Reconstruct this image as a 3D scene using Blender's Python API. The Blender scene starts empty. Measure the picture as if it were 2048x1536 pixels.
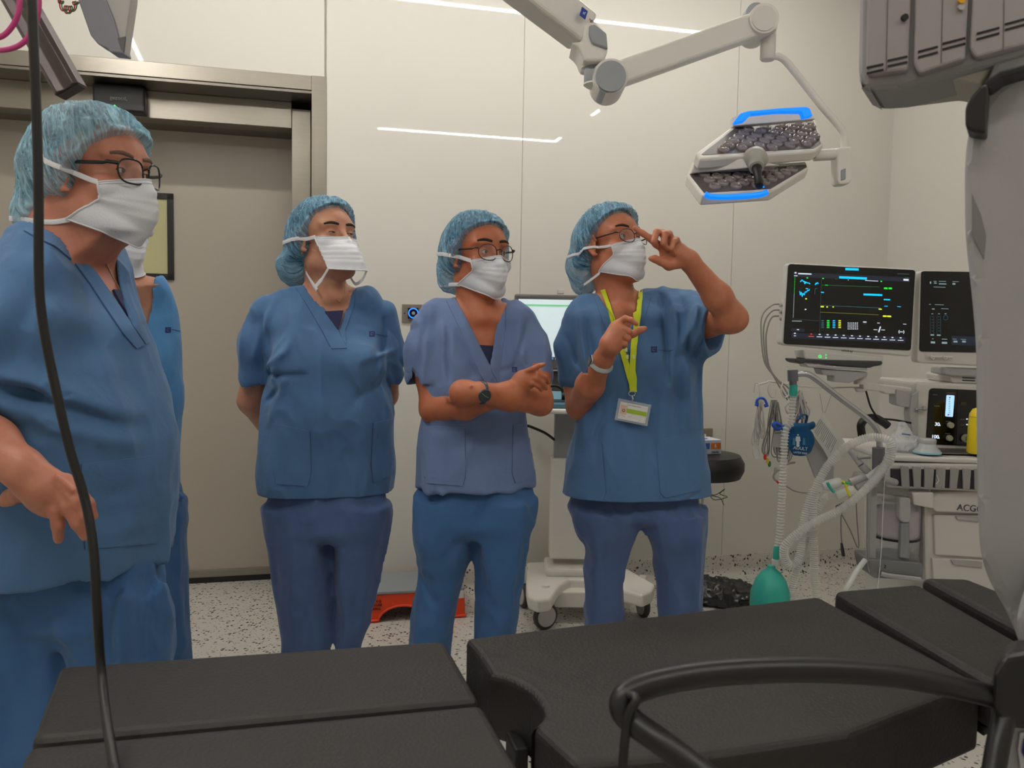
import bpy, bmesh, math, random
import numpy as np
from mathutils import Vector, Matrix
from mathutils.bvhtree import BVHTree

SC = bpy.context.scene
COL = SC.collection
# ------------------------------------------------------------------ camera
FPX = 1657.0
PITCH = math.radians(3.94); ROLL = math.radians(1.0)
CAM = np.array([0.0, 0.0, 1.25])
FW = np.array([0, math.cos(PITCH), -math.sin(PITCH)])
U0 = np.array([0, math.sin(PITCH), math.cos(PITCH)]); R0 = np.array([1.0, 0, 0])
RT = math.cos(ROLL) * R0 + math.sin(ROLL) * U0
UP = -math.sin(ROLL) * R0 + math.cos(ROLL) * U0
cam_d = bpy.data.cameras.new('camera'); cam = bpy.data.objects.new('camera', cam_d); COL.objects.link(cam)
M = Matrix(((RT[0], UP[0], -FW[0], 0), (RT[1], UP[1], -FW[1], 0), (RT[2], UP[2], -FW[2], 1.25), (0, 0, 0, 1)))
cam.matrix_world = M
cam_d.sensor_width = 17.3; cam_d.lens = 17.3 * FPX / 2048.0
cam_d.clip_start = 0.02; cam_d.clip_end = 60
cam_d.dof.use_dof = True; cam_d.dof.focus_distance = 2.4; cam_d.dof.aperture_fstop = 5.0
SC.camera = cam
SC.view_settings.view_transform = 'Standard'; SC.view_settings.look = 'None'
SC.view_settings.gamma = 1.0; SC.view_settings.use_curve_mapping = False
SC.view_settings.exposure = -0.32
w = bpy.data.worlds.new('world'); SC.world = w; w.use_nodes = True
w.node_tree.nodes['Background'].inputs[0].default_value = (0.9, 0.92, 1.0, 1); w.node_tree.nodes['Background'].inputs[1].default_value = 0.01

def ray(u, v): return FW + (u - 1024) / FPX * RT - (v - 768) / FPX * UP
def PY(u, v, Y):
    d = ray(u, v); return CAM + d * Y / d[1]
def PZ(u, v, Z):
    d = ray(u, v); return CAM + d * (Z - 1.25) / d[2]
WM, WC = 0.252, 3.859          # back wall: Y = WC + WM * X
WT = np.array([1, WM, 0]) / math.hypot(1, WM); WN = np.array([-WM, 1, 0]) / math.hypot(1, WM)
def PW(u, v, off=0.0):
    d = ray(u, v); t = (WC + off * math.hypot(1, WM)) / (d[1] - WM * d[0]); return CAM + d * t

# ------------------------------------------------------------------ materials
def srgb(r, g, b):
    def f(c):
        c /= 255.0
        return c / 12.92 if c <= 0.04045 else ((c + 0.055) / 1.055) ** 2.4
    return (f(r), f(g), f(b), 1)
MATS = {}
def mat(name, rgb, rough=0.5, metal=0.0, noise=0.0, nscale=20.0, bump=0.0, bscale=60.0, emit=None, estr=0.0, alpha=1.0,
        trans=0.0, spec=None, sss=0.0, stretch=None, coat=0.0):
    if name in MATS: return MATS[name]
    m = bpy.data.materials.new(name); m.use_nodes = True
    nt = m.node_tree; b = nt.nodes['Principled BSDF']
    c = srgb(*rgb)
    b.inputs['Base Color'].default_value = c; b.inputs['Roughness'].default_value = rough; b.inputs['Metallic'].default_value = metal
    if spec is not None: b.inputs['Specular IOR Level'].default_value = spec
    if trans: b.inputs['Transmission Weight'].default_value = trans
    if coat: b.inputs['Coat Weight'].default_value = coat
    if alpha < 1: b.inputs['Alpha'].default_value = alpha
    if sss:
        b.inputs['Subsurface Weight'].default_value = sss; b.inputs['Subsurface Radius'].default_value = (0.01, 0.004, 0.002)
        b.inputs['Subsurface Scale'].default_value = 1.0
    if emit:
        b.inputs['Emission Color'].default_value = srgb(*emit); b.inputs['Emission Strength'].default_value = estr
    tc = nt.nodes.new('ShaderNodeTexCoord'); mp = nt.nodes.new('ShaderNodeMapping')
    nt.links.new(tc.outputs['Object'], mp.inputs[0])
    if stretch: mp.inputs['Scale'].default_value = stretch
    if noise:
        n = nt.nodes.new('ShaderNodeTexNoise'); n.inputs['Scale'].default_value = nscale; n.inputs['Detail'].default_value = 4
        nt.links.new(mp.outputs[0], n.inputs[0])
        mx = nt.nodes.new('ShaderNodeMix'); mx.data_type = 'RGBA'
        nt.links.new(n.outputs[0], mx.inputs[0])
        mx.inputs[6].default_value = tuple(x * (1 - noise) for x in c[:3]) + (1,)
        mx.inputs[7].default_value = tuple(min(1, x * (1 + noise)) for x in c[:3]) + (1,)
        nt.links.new(mx.outputs[2], b.inputs['Base Color'])
    if bump:
        n2 = nt.nodes.new('ShaderNodeTexNoise'); n2.inputs['Scale'].default_value = bscale; n2.inputs['Detail'].default_value = 3
        nt.links.new(mp.outputs[0], n2.inputs[0])
        bp = nt.nodes.new('ShaderNodeBump'); bp.inputs['Strength'].default_value = bump; bp.inputs['Distance'].default_value = 0.004
        nt.links.new(n2.outputs[0], bp.inputs['Height']); nt.links.new(bp.outputs[0], b.inputs['Normal'])
    MATS[name] = m
    return m

# ------------------------------------------------------------------ object helpers
def tag(o, label=None, cat=None, group=None, kind=None):
    if label: o['label'] = label
    if cat: o['category'] = cat
    if group: o['group'] = group
    if kind: o['kind'] = kind
    return o
def setmesh(me, verts, faces, smooth=True):
    me.from_pydata([tuple(map(float, v)) for v in verts], [], [tuple(map(int, f)) for f in faces])
    me.polygons.foreach_set('use_smooth', [smooth] * len(me.polygons)); me.update()
def link(name, me, parent=None):
    o = bpy.data.objects.new(name, me); COL.objects.link(o)
    if parent is not None:
        o.parent = parent; o.matrix_parent_inverse = Matrix.Translation(parent.location).inverted()
    return o
def empty(name, loc, label, cat, group=None):
    o = bpy.data.objects.new(name, None); COL.objects.link(o); o.location = Vector([float(x) for x in loc]); o.empty_display_size = 0.05
    return tag(o, label, cat, group)

class MB:
    """collects shapes (world coordinates) into one mesh"""
    def __init__(s): s.v = []; s.f = []; s.m = []; s.mats = []; s.sm = []
    def mi(s, m):
        if m not in s.mats: s.mats.append(m)
        return s.mats.index(m)
    def raw(s, vs, fs, m, smooth=False):
        o = len(s.v); k = s.mi(m)
        s.v += [tuple(float(c) for c in p) for p in vs]; s.f += [tuple(int(i) + o for i in f) for f in fs]
        s.m += [k] * len(fs); s.sm += [smooth] * len(fs); return s
    def bm(s, bm, m, smooth=False):
        bm.verts.index_update()
        s.raw([v.co[:] for v in bm.verts], [[v.index for v in f.verts] for f in bm.faces], m, smooth); bm.free(); return s
    def box(s, c, size, m, R=None, bev=0.0, seg=2):
        bm = bmesh.new(); bmesh.ops.create_cube(bm, size=1)
        for v in bm.verts: v.co = Vector((v.co.x * size[0], v.co.y * size[1], v.co.z * size[2]))
        if bev: bmesh.ops.bevel(bm, geom=bm.edges[:], offset=min(bev, min(size) * 0.49), segments=seg, profile=0.5, affect='EDGES')
        A = frame(R) if R is not None else Matrix.Identity(3)
        for v in bm.verts: v.co = A @ v.co + Vector([float(x) for x in c])
        return s.bm(bm, m, False)
    def prism(s, poly, dirv, m, bev=0.0, seg=2, smooth=False):
        """poly: list of 3-D points; extruded by dirv"""
        bm = bmesh.new(); vs = [bm.verts.new([float(x) for x in p]) for p in poly]
        f = bm.faces.new(vs); r = bmesh.ops.extrude_face_region(bm, geom=[f])
        nv = [g for g in r['geom'] if isinstance(g, bmesh.types.BMVert)]
        for v in nv: v.co += Vector([float(x) for x in dirv])
        bmesh.ops.recalc_face_normals(bm, faces=bm.faces[:])
        if bev: bmesh.ops.bevel(bm, geom=bm.edges[:], offset=bev, segments=seg, profile=0.5, affect='EDGES')
        return s.bm(bm, m, smooth)
    def tube(s, pts, r, m, n=12, smooth=True, closed=False, flat=None, caps=True, up=None):
        """pts list of 3-D points; r scalar/list; flat=(a,b) elliptical section scale"""
        P = [np.array(p, float) for p in pts]; N = len(P)
        rs = [r] * N if np.isscalar(r) else list(r)
        T = []
        for i in range(N):
            a = P[(i - 1) % N] if (closed or i > 0) else P[i]; b = P[(i + 1) % N] if (closed or i < N - 1) else P[i]
            t = b - a; T.append(t / (np.linalg.norm(t) + 1e-9))
        ref = np.array(up, float) if up is not None else (np.array([0, 0, 1.0]) if abs(T[0][2]) < 0.9 else np.array([1.0, 0, 0]))
        vs = []; nrm = ref - T[0] * (ref @ T[0]); nrm /= np.linalg.norm(nrm)
        for i in range(N):
            if up is not None: nrm = np.array(up, float)
            nrm = nrm - T[i] * (nrm @ T[i]); nrm /= (np.linalg.norm(nrm) + 1e-9); bn = np.cross(T[i], nrm)
            fa, fb = flat if flat else (1, 1)
            for k in range(n):
                a = 2 * math.pi * k / n
                vs.append(P[i] + rs[i] * (math.cos(a) * nrm * fa + math.sin(a) * bn * fb))
        fs = []
        for i in range(N if closed else N - 1):
            for k in range(n):
                j = (i + 1) % N
                fs.append((i * n + k, i * n + (k + 1) % n, j * n + (k + 1) % n, j * n + k))
        if caps and not closed:
            fs.append(tuple(range(n))[::-1]); fs.append(tuple((N - 1) * n + k for k in range(n)))
        return s.raw(vs, fs, m, smooth)
    def cyl(s, a, b, r, m, n=24, r2=None):
        a = np.array(a, float); b = np.array(b, float); r2 = r if r2 is None else r2
        t = b - a; t /= np.linalg.norm(t); ref = np.array([0, 0, 1.0]) if abs(t[2]) < .9 else np.array([1.0, 0, 0])
        x = np.cross(ref, t); x /= np.linalg.norm(x); y = np.cross(t, x)
        vs = []
        for p, rr in ((a, r), (b, r2)):
            for k in range(n):
                w_ = 2 * math.pi * k / n; vs.append(p + rr * (math.cos(w_) * x + math.sin(w_) * y))
        o = len(s.v); k0 = s.mi(m)
        s.raw(vs, [(k, (k + 1) % n, n + (k + 1) % n, n + k) for k in range(n)], m, True)
        s.f += [tuple(o + k for k in range(n))[::-1], tuple(o + n + k for k in range(n))]; s.m += [k0, k0]; s.sm += [False, False]
        return s
    def lathe(s, c, prof, m, axis=(0, 0, 1), n=28, smooth=True):
        """prof: list of (radius, height along axis)"""
        t = np.array(axis, float); t /= np.linalg.norm(t); ref = np.array([0, 0, 1.0]) if abs(t[2]) < .9 else np.array([1.0, 0, 0])
        x = np.cross(ref, t); x /= np.linalg.norm(x); y = np.cross(t, x); vs = []
        for r, h in prof:
            for k in range(n):
                a = 2 * math.pi * k / n; vs.append(np.array(c) + h * t + r * (math.cos(a) * x + math.sin(a) * y))
        L = len(prof)
        fs = [(i * n + k, i * n + (k + 1) % n, (i + 1) * n + (k + 1) % n, (i + 1) * n + k) for i in range(L - 1) for k in range(n)]
        fs.append(tuple(range(n))[::-1]); fs.append(tuple((L - 1) * n + k for k in range(n)))
        return s.raw(vs, fs, m, smooth)
    def build(s, name, parent=None):
        me = bpy.data.meshes.new(name); me.from_pydata(s.v, [], s.f)
        for m in s.mats: me.materials.append(m)
        me.polygons.foreach_set('material_index', s.m); me.polygons.foreach_set('use_smooth', s.sm)
        bm = bmesh.new(); bm.from_mesh(me); bmesh.ops.recalc_face_normals(bm, faces=bm.faces[:]); bm.to_mesh(me); bm.free()
        me.update()
        if any(s.sm):
            try: me.set_sharp_from_angle(angle=math.radians(50))
            except Exception: pass
        return link(name, me, parent)

def frame(R):
    """R: 3 axes (columns x,y,z)"""
    if isinstance(R, Matrix): return R
    x, y, z = [np.array(a, float) for a in R]
    return Matrix(((x[0], y[0], z[0]), (x[1], y[1], z[1]), (x[2], y[2], z[2])))
def rotz(d):
    a = math.radians(d); return ((math.cos(a), math.sin(a), 0), (-math.sin(a), math.cos(a), 0), (0, 0, 1))
def nrm(v): v = np.array(v, float); return v / np.linalg.norm(v)
def spline(pts, n=8, closed=False):
    P = [np.array(p, float) for p in pts]; N = len(P); out = []
    for i in range(N if closed else N - 1):
        p1 = P[i]; p2 = P[(i + 1) % N]
        p0 = P[(i - 1) % N] if (closed or i > 0) else 2 * p1 - p2
        p3 = P[(i + 2) % N] if (closed or i < N - 2) else 2 * p2 - p1
        for k in range(n):
            t = k / n
            out.append(0.5 * ((2 * p1) + (-p0 + p2) * t + (2 * p0 - 5 * p1 + 4 * p2 - p3) * t * t + (-p0 + 3 * p1 - 3 * p2 + p3) * t ** 3))
    if not closed: out.append(P[-1])
    return out
def text(s, c, size, m, right, up, depth=0.0006, parent=None, name='lettering', align='CENTER'):
    cu = bpy.data.curves.new(name, 'FONT'); cu.body = s; cu.size = size; cu.align_x = align; cu.align_y = 'CENTER'; cu.extrude = depth
    o = bpy.data.objects.new(name, cu); COL.objects.link(o)
    x = nrm(right); z = nrm(np.cross(x, np.array(up, float))); y = np.cross(z, x)
    dg = bpy.context.evaluated_depsgraph_get(); dg.update()
    me = bpy.data.meshes.new_from_object(o.evaluated_get(dg))
    bpy.data.objects.remove(o)
    A = Matrix(((x[0], y[0], z[0], c[0]), (x[1], y[1], z[1], c[1]), (x[2], y[2], z[2], c[2]), (0, 0, 0, 1)))
    me.transform(A); me.materials.clear(); me.materials.append(m)
    return link(name, me, parent)

# ------------------------------------------------------------------ signed distance sculpting
def vnoise(x, y, z, seed=0):
    xi = np.floor(x).astype(np.int64); yi = np.floor(y).astype(np.int64); zi = np.floor(z).astype(np.int64)
    fx = x - xi; fy = y - yi; fz = z - zi
    fx = fx * fx * (3 - 2 * fx); fy = fy * fy * (3 - 2 * fy); fz = fz * fz * (3 - 2 * fz)
    def h(a, b, c):
        n = (a * 374761393 + b * 668265263 + c * 2147483647 * 7 + seed * 974634777) & 0xffffffff
        n = ((n ^ (n >> 13)) * 1274126177) & 0xffffffff
        n = (n ^ (n >> 16)) & 0xffffff
        return n / float(0xffffff) * 2 - 1
    r = 0
    for a in (0, 1):
        for b in (0, 1):
            for c in (0, 1):
                r = r + h(xi + a, yi + b, zi + c) * (fx if a else 1 - fx) * (fy if b else 1 - fy) * (fz if c else 1 - fz)
    return r

class Field:
    def __init__(s, lo, hi, h):
        s.lo = np.array(lo, float); s.h = h; s.n = (np.ceil((np.array(hi) - s.lo) / h)).astype(int) + 1
        s.D = np.full(s.n, 1.0, np.float32)
    def _reg(s, lo, hi):
        a = np.maximum(0, np.floor((np.array(lo) - s.lo) / s.h).astype(int)); b = np.minimum(s.n, np.ceil((np.array(hi) - s.lo) / s.h).astype(int) + 1)
        if np.any(b <= a): return None
        X = (s.lo[0] + s.h * np.arange(a[0], b[0]))[:, None, None]; Y = (s.lo[1] + s.h * np.arange(a[1], b[1]))[None, :, None]; Z = (s.lo[2] + s.h * np.arange(a[2], b[2]))[None, None, :]
        return (slice(a[0], b[0]), slice(a[1], b[1]), slice(a[2], b[2])), X, Y, Z
    def op(s, fn, lo, hi, k, mode):
        pad = k + 3 * s.h; r = s._reg(np.array(lo) - pad, np.array(hi) + pad)
        if r is None: return
        sl, X, Y, Z = r; d = fn(X, Y, Z).astype(np.float32); A = s.D[sl]
        if mode == 'add':
            o = np.minimum(A, d)
            if k > 0: hh = np.maximum(k - np.abs(A - d), 0) / k; o = o - hh * hh * k * 0.25
        else:
            o = np.maximum(A, -d)
            if k > 0: hh = np.maximum(k - np.abs(A + d), 0) / k; o = o + hh * hh * k * 0.25
        s.D[sl] = o
    def cone(s, a, b, ra, rb=None, k=0.01, mode='add'):
        rb = ra if rb is None else rb; a = np.array(a, float); b = np.array(b, float); ab = b - a; L = max(ab @ ab, 1e-12)
        def fn(X, Y, Z):
            px, py, pz = X - a[0], Y - a[1], Z - a[2]
            t = np.clip((px * ab[0] + py * ab[1] + pz * ab[2]) / L, 0, 1)
            return np.sqrt((px - t * ab[0]) ** 2 + (py - t * ab[1]) ** 2 + (pz - t * ab[2]) ** 2) - (ra + (rb - ra) * t)
        m = max(ra, rb); s.op(fn, np.minimum(a, b) - m, np.maximum(a, b) + m, k, mode)
    def chain(s, pts, rs, k=0.006, mode='add'):
        for i in range(len(pts) - 1): s.cone(pts[i], pts[i + 1], rs[i], rs[i + 1], k, mode)
    def ell(s, c, r, R=None, k=0.01, mode='add'):
        c = np.array(c, float); R = np.eye(3) if R is None else np.array(R, float)   # rows = axes
        def fn(X, Y, Z):
            px, py, pz = X - c[0], Y - c[1], Z - c[2]
            q = [(R[i][0] * px + R[i][1] * py + R[i][2] * pz) / r[i] for i in range(3)]
            k0 = np.sqrt(q[0] ** 2 + q[1] ** 2 + q[2] ** 2) + 1e-9
            k1 = np.sqrt((q[0] / r[0]) ** 2 + (q[1] / r[1]) ** 2 + (q[2] / r[2]) ** 2) + 1e-9
            return k0 * (k0 - 1) / k1
        m = max(r); s.op(fn, c - m, c + m, k, mode)
    def loft(s, T, k=0.02, mode='add', off=0.0, cap=0.0):
        """T rows: z, cx, cy, a, b, yaw(rad), exponent"""
        T = np.array(sorted(T)); zz = T[:, 0]
        def it(col, Z):
            z = Z[0, 0, :]; y = T[:, col]; d = np.gradient(y, zz) if len(zz) > 2 else np.zeros(len(zz)) + (y[-1] - y[0]) / (zz[-1] - zz[0])
            i = np.clip(np.searchsorted(zz, z) - 1, 0, len(zz) - 2); h = zz[i + 1] - zz[i]; t = np.clip((z - zz[i]) / h, 0, 1)
            o = (2 * t ** 3 - 3 * t ** 2 + 1) * y[i] + (t ** 3 - 2 * t ** 2 + t) * h * d[i] + (-2 * t ** 3 + 3 * t ** 2) * y[i + 1] + (t ** 3 - t ** 2) * h * d[i + 1]
            return o[None, None, :]
        def fn(X, Y, Z):
            cx, cy, a, b, yw, n = [it(i, Z) for i in range(1, 7)]
            px, py = X - cx, Y - cy; c, sn = np.cos(yw), np.sin(yw)
            u = px * c + py * sn; w_ = -px * sn + py * c
            rad = np.sqrt(u * u + w_ * w_) + 1e-6
            q = (np.abs(u / a) ** n + np.abs(w_ / b) ** n) ** (1 / n) + 1e-6
            d = rad * (1 - 1 / q) + off
            dz = np.maximum(Z - zz[-1], zz[0] - Z) + (off if off > 0 else 0)
            if cap > 0:
                hh = np.maximum(cap - np.abs(d - dz), 0) / cap
                return np.maximum(d, dz) + hh * hh * cap * 0.25
            return np.maximum(d, dz)
        m = max(T[:, 3].max(), T[:, 4].max()) * 1.3
        s.op(fn, (T[:, 1].min() - m, T[:, 2].min() - m, zz[0]), (T[:, 1].max() + m, T[:, 2].max() + m, zz[-1]), k, mode)
    def disp(s, fn, band=0.02, lo=None, hi=None):
        r = s._reg(s.lo if lo is None else lo, s.lo + s.h * s.n if hi is None else hi); sl, X, Y, Z = r
        A = s.D[sl]; i, j, k = np.nonzero(np.abs(A) < band)
        if len(i) == 0: return
        A[i, j, k] -= fn(X[i, 0, 0], Y[0, j, 0], Z[0, 0, k]).astype(np.float32)
    def custom(s, fn, lo, hi, k=0.0, mode='add'): s.op(fn, lo, hi, k, mode)
    def mesh(s):
        D = s.D; D[0] = D[-1] = 1; D[:, 0] = D[:, -1] = 1; D[:, :, 0] = D[:, :, -1] = 1
        I = D < 0; n = np.array(D.shape)
        c = np.zeros(n - 1, np.int8)
        for a in (0, 1):
            for b in (0, 1):
                for d in (0, 1): c += I[a:n[0] - 1 + a, b:n[1] - 1 + b, d:n[2] - 1 + d]
        i, j, k = np.nonzero((c > 0) & (c < 8)); nv = len(i)
        idx = np.full(n - 1, -1, np.int32); idx[i, j, k] = np.arange(nv)
        P = np.zeros((nv, 3)); cnt = np.zeros(nv)
        cor = [(a, b, d) for a in (0, 1) for b in (0, 1) for d in (0, 1)]
        for p in cor:
            for ax in range(3):
                if p[ax]: continue
                q = list(p); q[ax] = 1
                d0 = D[i + p[0], j + p[1], k + p[2]]; d1 = D[i + q[0], j + q[1], k + q[2]]
                m_ = (d0 < 0) != (d1 < 0); t = d0 / np.where(m_, d0 - d1, 1)
                for x in range(3): P[:, x] += np.where(m_, p[x] + (t if x == ax else 0), 0)
                cnt += m_
        P = P / cnt[:, None] + np.stack([i, j, k], 1); V = s.lo + s.h * P
        F = []
        for ax in range(3):
            sa = [slice(1, -1)] * 3; sb = [slice(1, -1)] * 3
            sa[ax] = slice(0, -1); sb[ax] = slice(1, None)
            A = I[tuple(sa)]; B = I[tuple(sb)]
            x = np.array(np.nonzero(A != B)).T
            flip = A[x[:, 0], x[:, 1], x[:, 2]]
            o = np.ones(3, int); o[ax] = 0; x = x + o
            b_, c_ = (ax + 1) % 3, (ax + 2) % 3
            qs = []
            for (db, dc) in ((0, 0), (-1, 0), (-1, -1), (0, -1)):
                y = x.copy(); y[:, b_] += db; y[:, c_] += dc; qs.append(idx[y[:, 0], y[:, 1], y[:, 2]])
            q = np.stack(qs, 1); q[~flip] = q[~flip][:, ::-1]; F.append(q)
        F = np.concatenate(F); F = F[(F >= 0).all(1)]
        return V, F
def relax(V, F, it=1, lam=0.5):
    for _ in range(it):
        S = np.zeros_like(V); c = np.zeros(len(V))
        for a in range(4):
            b = (a + 1) % 4
            np.add.at(S, F[:, a], V[F[:, b]]); np.add.at(c, F[:, a], 1); np.add.at(S, F[:, b], V[F[:, a]]); np.add.at(c, F[:, b], 1)
        V = V * (1 - lam) + lam * S / c[:, None]
    return V
def np_object(name, V, F, m, parent=None):
    me = bpy.data.meshes.new(name); me.vertices.add(len(V)); me.vertices.foreach_set('co', V.astype(np.float32).ravel())
    me.loops.add(F.size); me.loops.foreach_set('vertex_index', F.astype(np.int32).ravel())
    me.polygons.add(len(F)); me.polygons.foreach_set('loop_start', np.arange(0, F.size, 4, dtype=np.int32))
    me.polygons.foreach_set('use_smooth', np.ones(len(F), bool)); me.update(calc_edges=True); me.validate()
    me.materials.append(m)
    return link(name, me, parent)
def field_object(fd, name, m, parent=None, it=1, bvh=False):
    V, F = fd.mesh(); V = relax(V, F, it)
    o = np_object(name, V, F, m, parent)
    if bvh: return o, BVHTree.FromPolygons(V.tolist(), F.tolist())
    return o
YSTART = [None]
def cast(bvhs, u, v):
    """point and normal where the sight line of a pixel meets a garment, body or face"""
    d = ray(u, v); d = d / np.linalg.norm(d); best = None
    o = CAM if YSTART[0] is None else CAM + d * YSTART[0] / d[1]
    for b in (bvhs if isinstance(bvhs, (list, tuple)) else [bvhs]):
        h = b.ray_cast(Vector(o), Vector(d))
        if h[0] is not None and (best is None or h[3] < best[2]): best = (np.array(h[0]), np.array(h[1]), h[3])
    return best
def patch(name, A, B, bvh, m, parent, thick=0.002, nu=16, nv=4, lift=0.0):
    """strip of cloth between pixel polylines A and B laid on a garment"""
    def rs(L, n):
        L = np.array(L, float); s = np.r_[0, np.cumsum(np.linalg.norm(np.diff(L, axis=0), axis=1))]; t = np.linspace(0, s[-1], n)
        return np.stack([np.interp(t, s, L[:, 0]), np.interp(t, s, L[:, 1])], 1)
    A = rs(A, nu); B = rs(B, nu); top = []; low = []; lasth = None; ok = []
    for i in range(nu):
        for j in range(nv):
            q = A[i] + (B[i] - A[i]) * j / (nv - 1); h = cast(bvh, q[0], q[1])
            if h is None: ok.append(False); top.append(np.zeros(3)); low.append(np.zeros(3)); continue
            n = h[1] if h[1] @ ray(q[0], q[1]) < 0 else -h[1]
            ok.append(True); top.append(h[0] + n * (thick + lift)); low.append(h[0] + n * (lift - 0.0015))
    fs = []; N = nu * nv
    def good(*ix):
        if not all(ok[a] for a in ix): return False
        P = [top[a] for a in ix]; return max(np.linalg.norm(P[a] - P[b]) for a in range(len(P)) for b in range(a)) < 0.12
    for i in range(nu - 1):
        for j in range(nv - 1):
            a, b, c, d = i * nv + j, i * nv + j + 1, (i + 1) * nv + j + 1, (i + 1) * nv + j
            if good(a, b, c, d): fs += [(a, b, c, d), (N + d, N + c, N + b, N + a)]
    ring = [j for j in range(nv)] + [i * nv + nv - 1 for i in range(1, nu)] + [(nu - 1) * nv + j for j in range(nv - 2, -1, -1)] + [i * nv for i in range(nu - 2, 0, -1)]
    for a, b in zip(ring, ring[1:] + ring[:1]):
        if good(a, b): fs.append((a, N + a, N + b, b))
    par = list(range(2 * N))
    def root_(a):
        while par[a] != a: par[a] = par[par[a]]; a = par[a]
        return a
    for f in fs:
        for a in f[1:]: par[root_(a)] = root_(f[0])
    cnt = {}
    for f in fs: cnt[root_(f[0])] = cnt.get(root_(f[0]), 0) + 1
    if cnt: big = max(cnt, key=cnt.get); fs = [f for f in fs if root_(f[0]) == big]
    use = sorted({a for f in fs for a in f}); ix = {a: i for i, a in enumerate(use)}; tl = top + low
    mb = MB(); mb.raw([tl[a] for a in use], [tuple(ix[a] for a in f) for f in fs], m, True); return mb.build(name, parent)
def line_on(name, pts, bvh, r, m, parent, n=6, lift=0.0, flat=None):
    out = []
    for q in spline([np.array([p[0], p[1], 0.0]) for p in pts], 6):
        h = cast(bvh, q[0], q[1])
        if h is None: continue
        nn = h[1] if h[1] @ ray(q[0], q[1]) < 0 else -h[1]
        out.append(h[0] + nn * (lift))
    if len(out) < 2: return None
    mb = MB(); mb.tube(out, r, m, n=n, flat=flat); return mb.build(name, parent) if name else mb
# ------------------------------------------------------------------ room materials
def wall_mat():
    m = mat('wall_glass_panel', (214, 211, 203), rough=0.018, noise=0.015, nscale=1.5, spec=0.35)
    return m
WALL = wall_mat()
CEIL = mat('ceiling_white', (225, 222, 214), rough=0.6, noise=0.01)
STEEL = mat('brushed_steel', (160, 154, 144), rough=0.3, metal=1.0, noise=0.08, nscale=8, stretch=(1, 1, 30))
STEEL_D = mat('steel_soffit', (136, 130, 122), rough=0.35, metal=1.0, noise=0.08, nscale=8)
DOORM = mat('door_leaf_grey', (172, 164, 151), rough=0.42, noise=0.03, nscale=3)
BLACKP = mat('black_plastic', (20, 20, 21), rough=0.4)
def floor_mat():
    m = bpy.data.materials.new('speckled_vinyl'); m.use_nodes = True; nt = m.node_tree; b = nt.nodes['Principled BSDF']
    b.inputs['Roughness'].default_value = 0.3
    tc = nt.nodes.new('ShaderNodeTexCoord')
    def fl(scale, thr, seedoff):
        mp = nt.nodes.new('ShaderNodeMapping'); mp.inputs['Location'].default_value = (seedoff, seedoff * 2, 0); nt.links.new(tc.outputs['Object'], mp.inputs[0])
        # irregular flakes: distorted voronoi cells picked by their random colour
        nz = nt.nodes.new('ShaderNodeTexNoise'); nz.inputs['Scale'].default_value = scale * 1.3; nt.links.new(mp.outputs[0], nz.inputs[0])
        ad = nt.nodes.new('ShaderNodeVectorMath'); ad.operation = 'MULTIPLY_ADD'; nt.links.new(nz.outputs['Color'], ad.inputs[0])
        ad.inputs[1].default_value = (0.9 / scale,) * 3; nt.links.new(mp.outputs[0], ad.inputs[2])
        vo = nt.nodes.new('ShaderNodeTexVoronoi'); vo.inputs['Scale'].default_value = scale; nt.links.new(ad.outputs[0], vo.inputs[0])
        sp = nt.nodes.new('ShaderNodeSeparateColor'); nt.links.new(vo.outputs['Color'], sp.inputs[0])
        lt = nt.nodes.new('ShaderNodeMath'); lt.operation = 'GREATER_THAN'; lt.inputs[1].default_value = thr; nt.links.new(sp.outputs[0], lt.inputs[0])
        ds = nt.nodes.new('ShaderNodeMath'); ds.operation = 'LESS_THAN'; ds.inputs[1].default_value = 0.42; nt.links.new(vo.outputs['Distance'], ds.inputs[0])
        mu = nt.nodes.new('ShaderNodeMath'); mu.operation = 'MULTIPLY'; nt.links.new(lt.outputs[0], mu.inputs[0]); nt.links.new(ds.outputs[0], mu.inputs[1])
        return mu
    a = fl(75, 0.80, 0.0); c = fl(110, 0.80, 3.3)
    m1 = nt.nodes.new('ShaderNodeMix'); m1.data_type = 'RGBA'; nt.links.new(c.outputs[0], m1.inputs[0])
    m1.inputs[6].default_value = srgb(206, 202, 194); m1.inputs[7].default_value = srgb(140, 138, 134)
    m2 = nt.nodes.new('ShaderNodeMix'); m2.data_type = 'RGBA'; nt.links.new(a.outputs[0], m2.inputs[0])
    nt.links.new(m1.outputs[2], m2.inputs[6]); m2.inputs[7].default_value = srgb(52, 52, 58)
    nt.links.new(m2.outputs[2], b.inputs['Base Color']); return m
FLOORM = floor_mat()

CX, CY = 1.94, 4.348                      # corner of back and right walls
H = 3.0
def S(t, n, z=0.0):                       # t along the back wall from the corner (negative = left), n towards the wall (negative = into the room)
    return np.array([CX, CY, 0]) + t * WT + n * WN + np.array([0, 0, z])
XL, YF = -5.2, -5.6
def solid(name, c0, c1, z0, z1, m, kind='structure', bev=0, parent=None):
    """box in wall coordinates: c0=(t,n) c1=(t,n)"""
    mb = MB(); t0, n0 = c0; t1, n1 = c1
    mb.box(S((t0 + t1) / 2, (n0 + n1) / 2, (z0 + z1) / 2), (abs(t1 - t0), abs(n1 - n0), z1 - z0), m, R=(WT, WN, (0, 0, 1)), bev=bev)
    o = mb.build(name, parent)
    if kind: o['kind'] = kind
    return o
solid('floor', (XL, YF), (0.12, 0.6), -0.1, 0.0, FLOORM)
solid('ceiling', (XL, YF), (0.12, 0.6), H, H + 0.1, CEIL)
solid('wall_right', (0.0, YF), (0.12, 0.6), 0, H, WALL)
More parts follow.
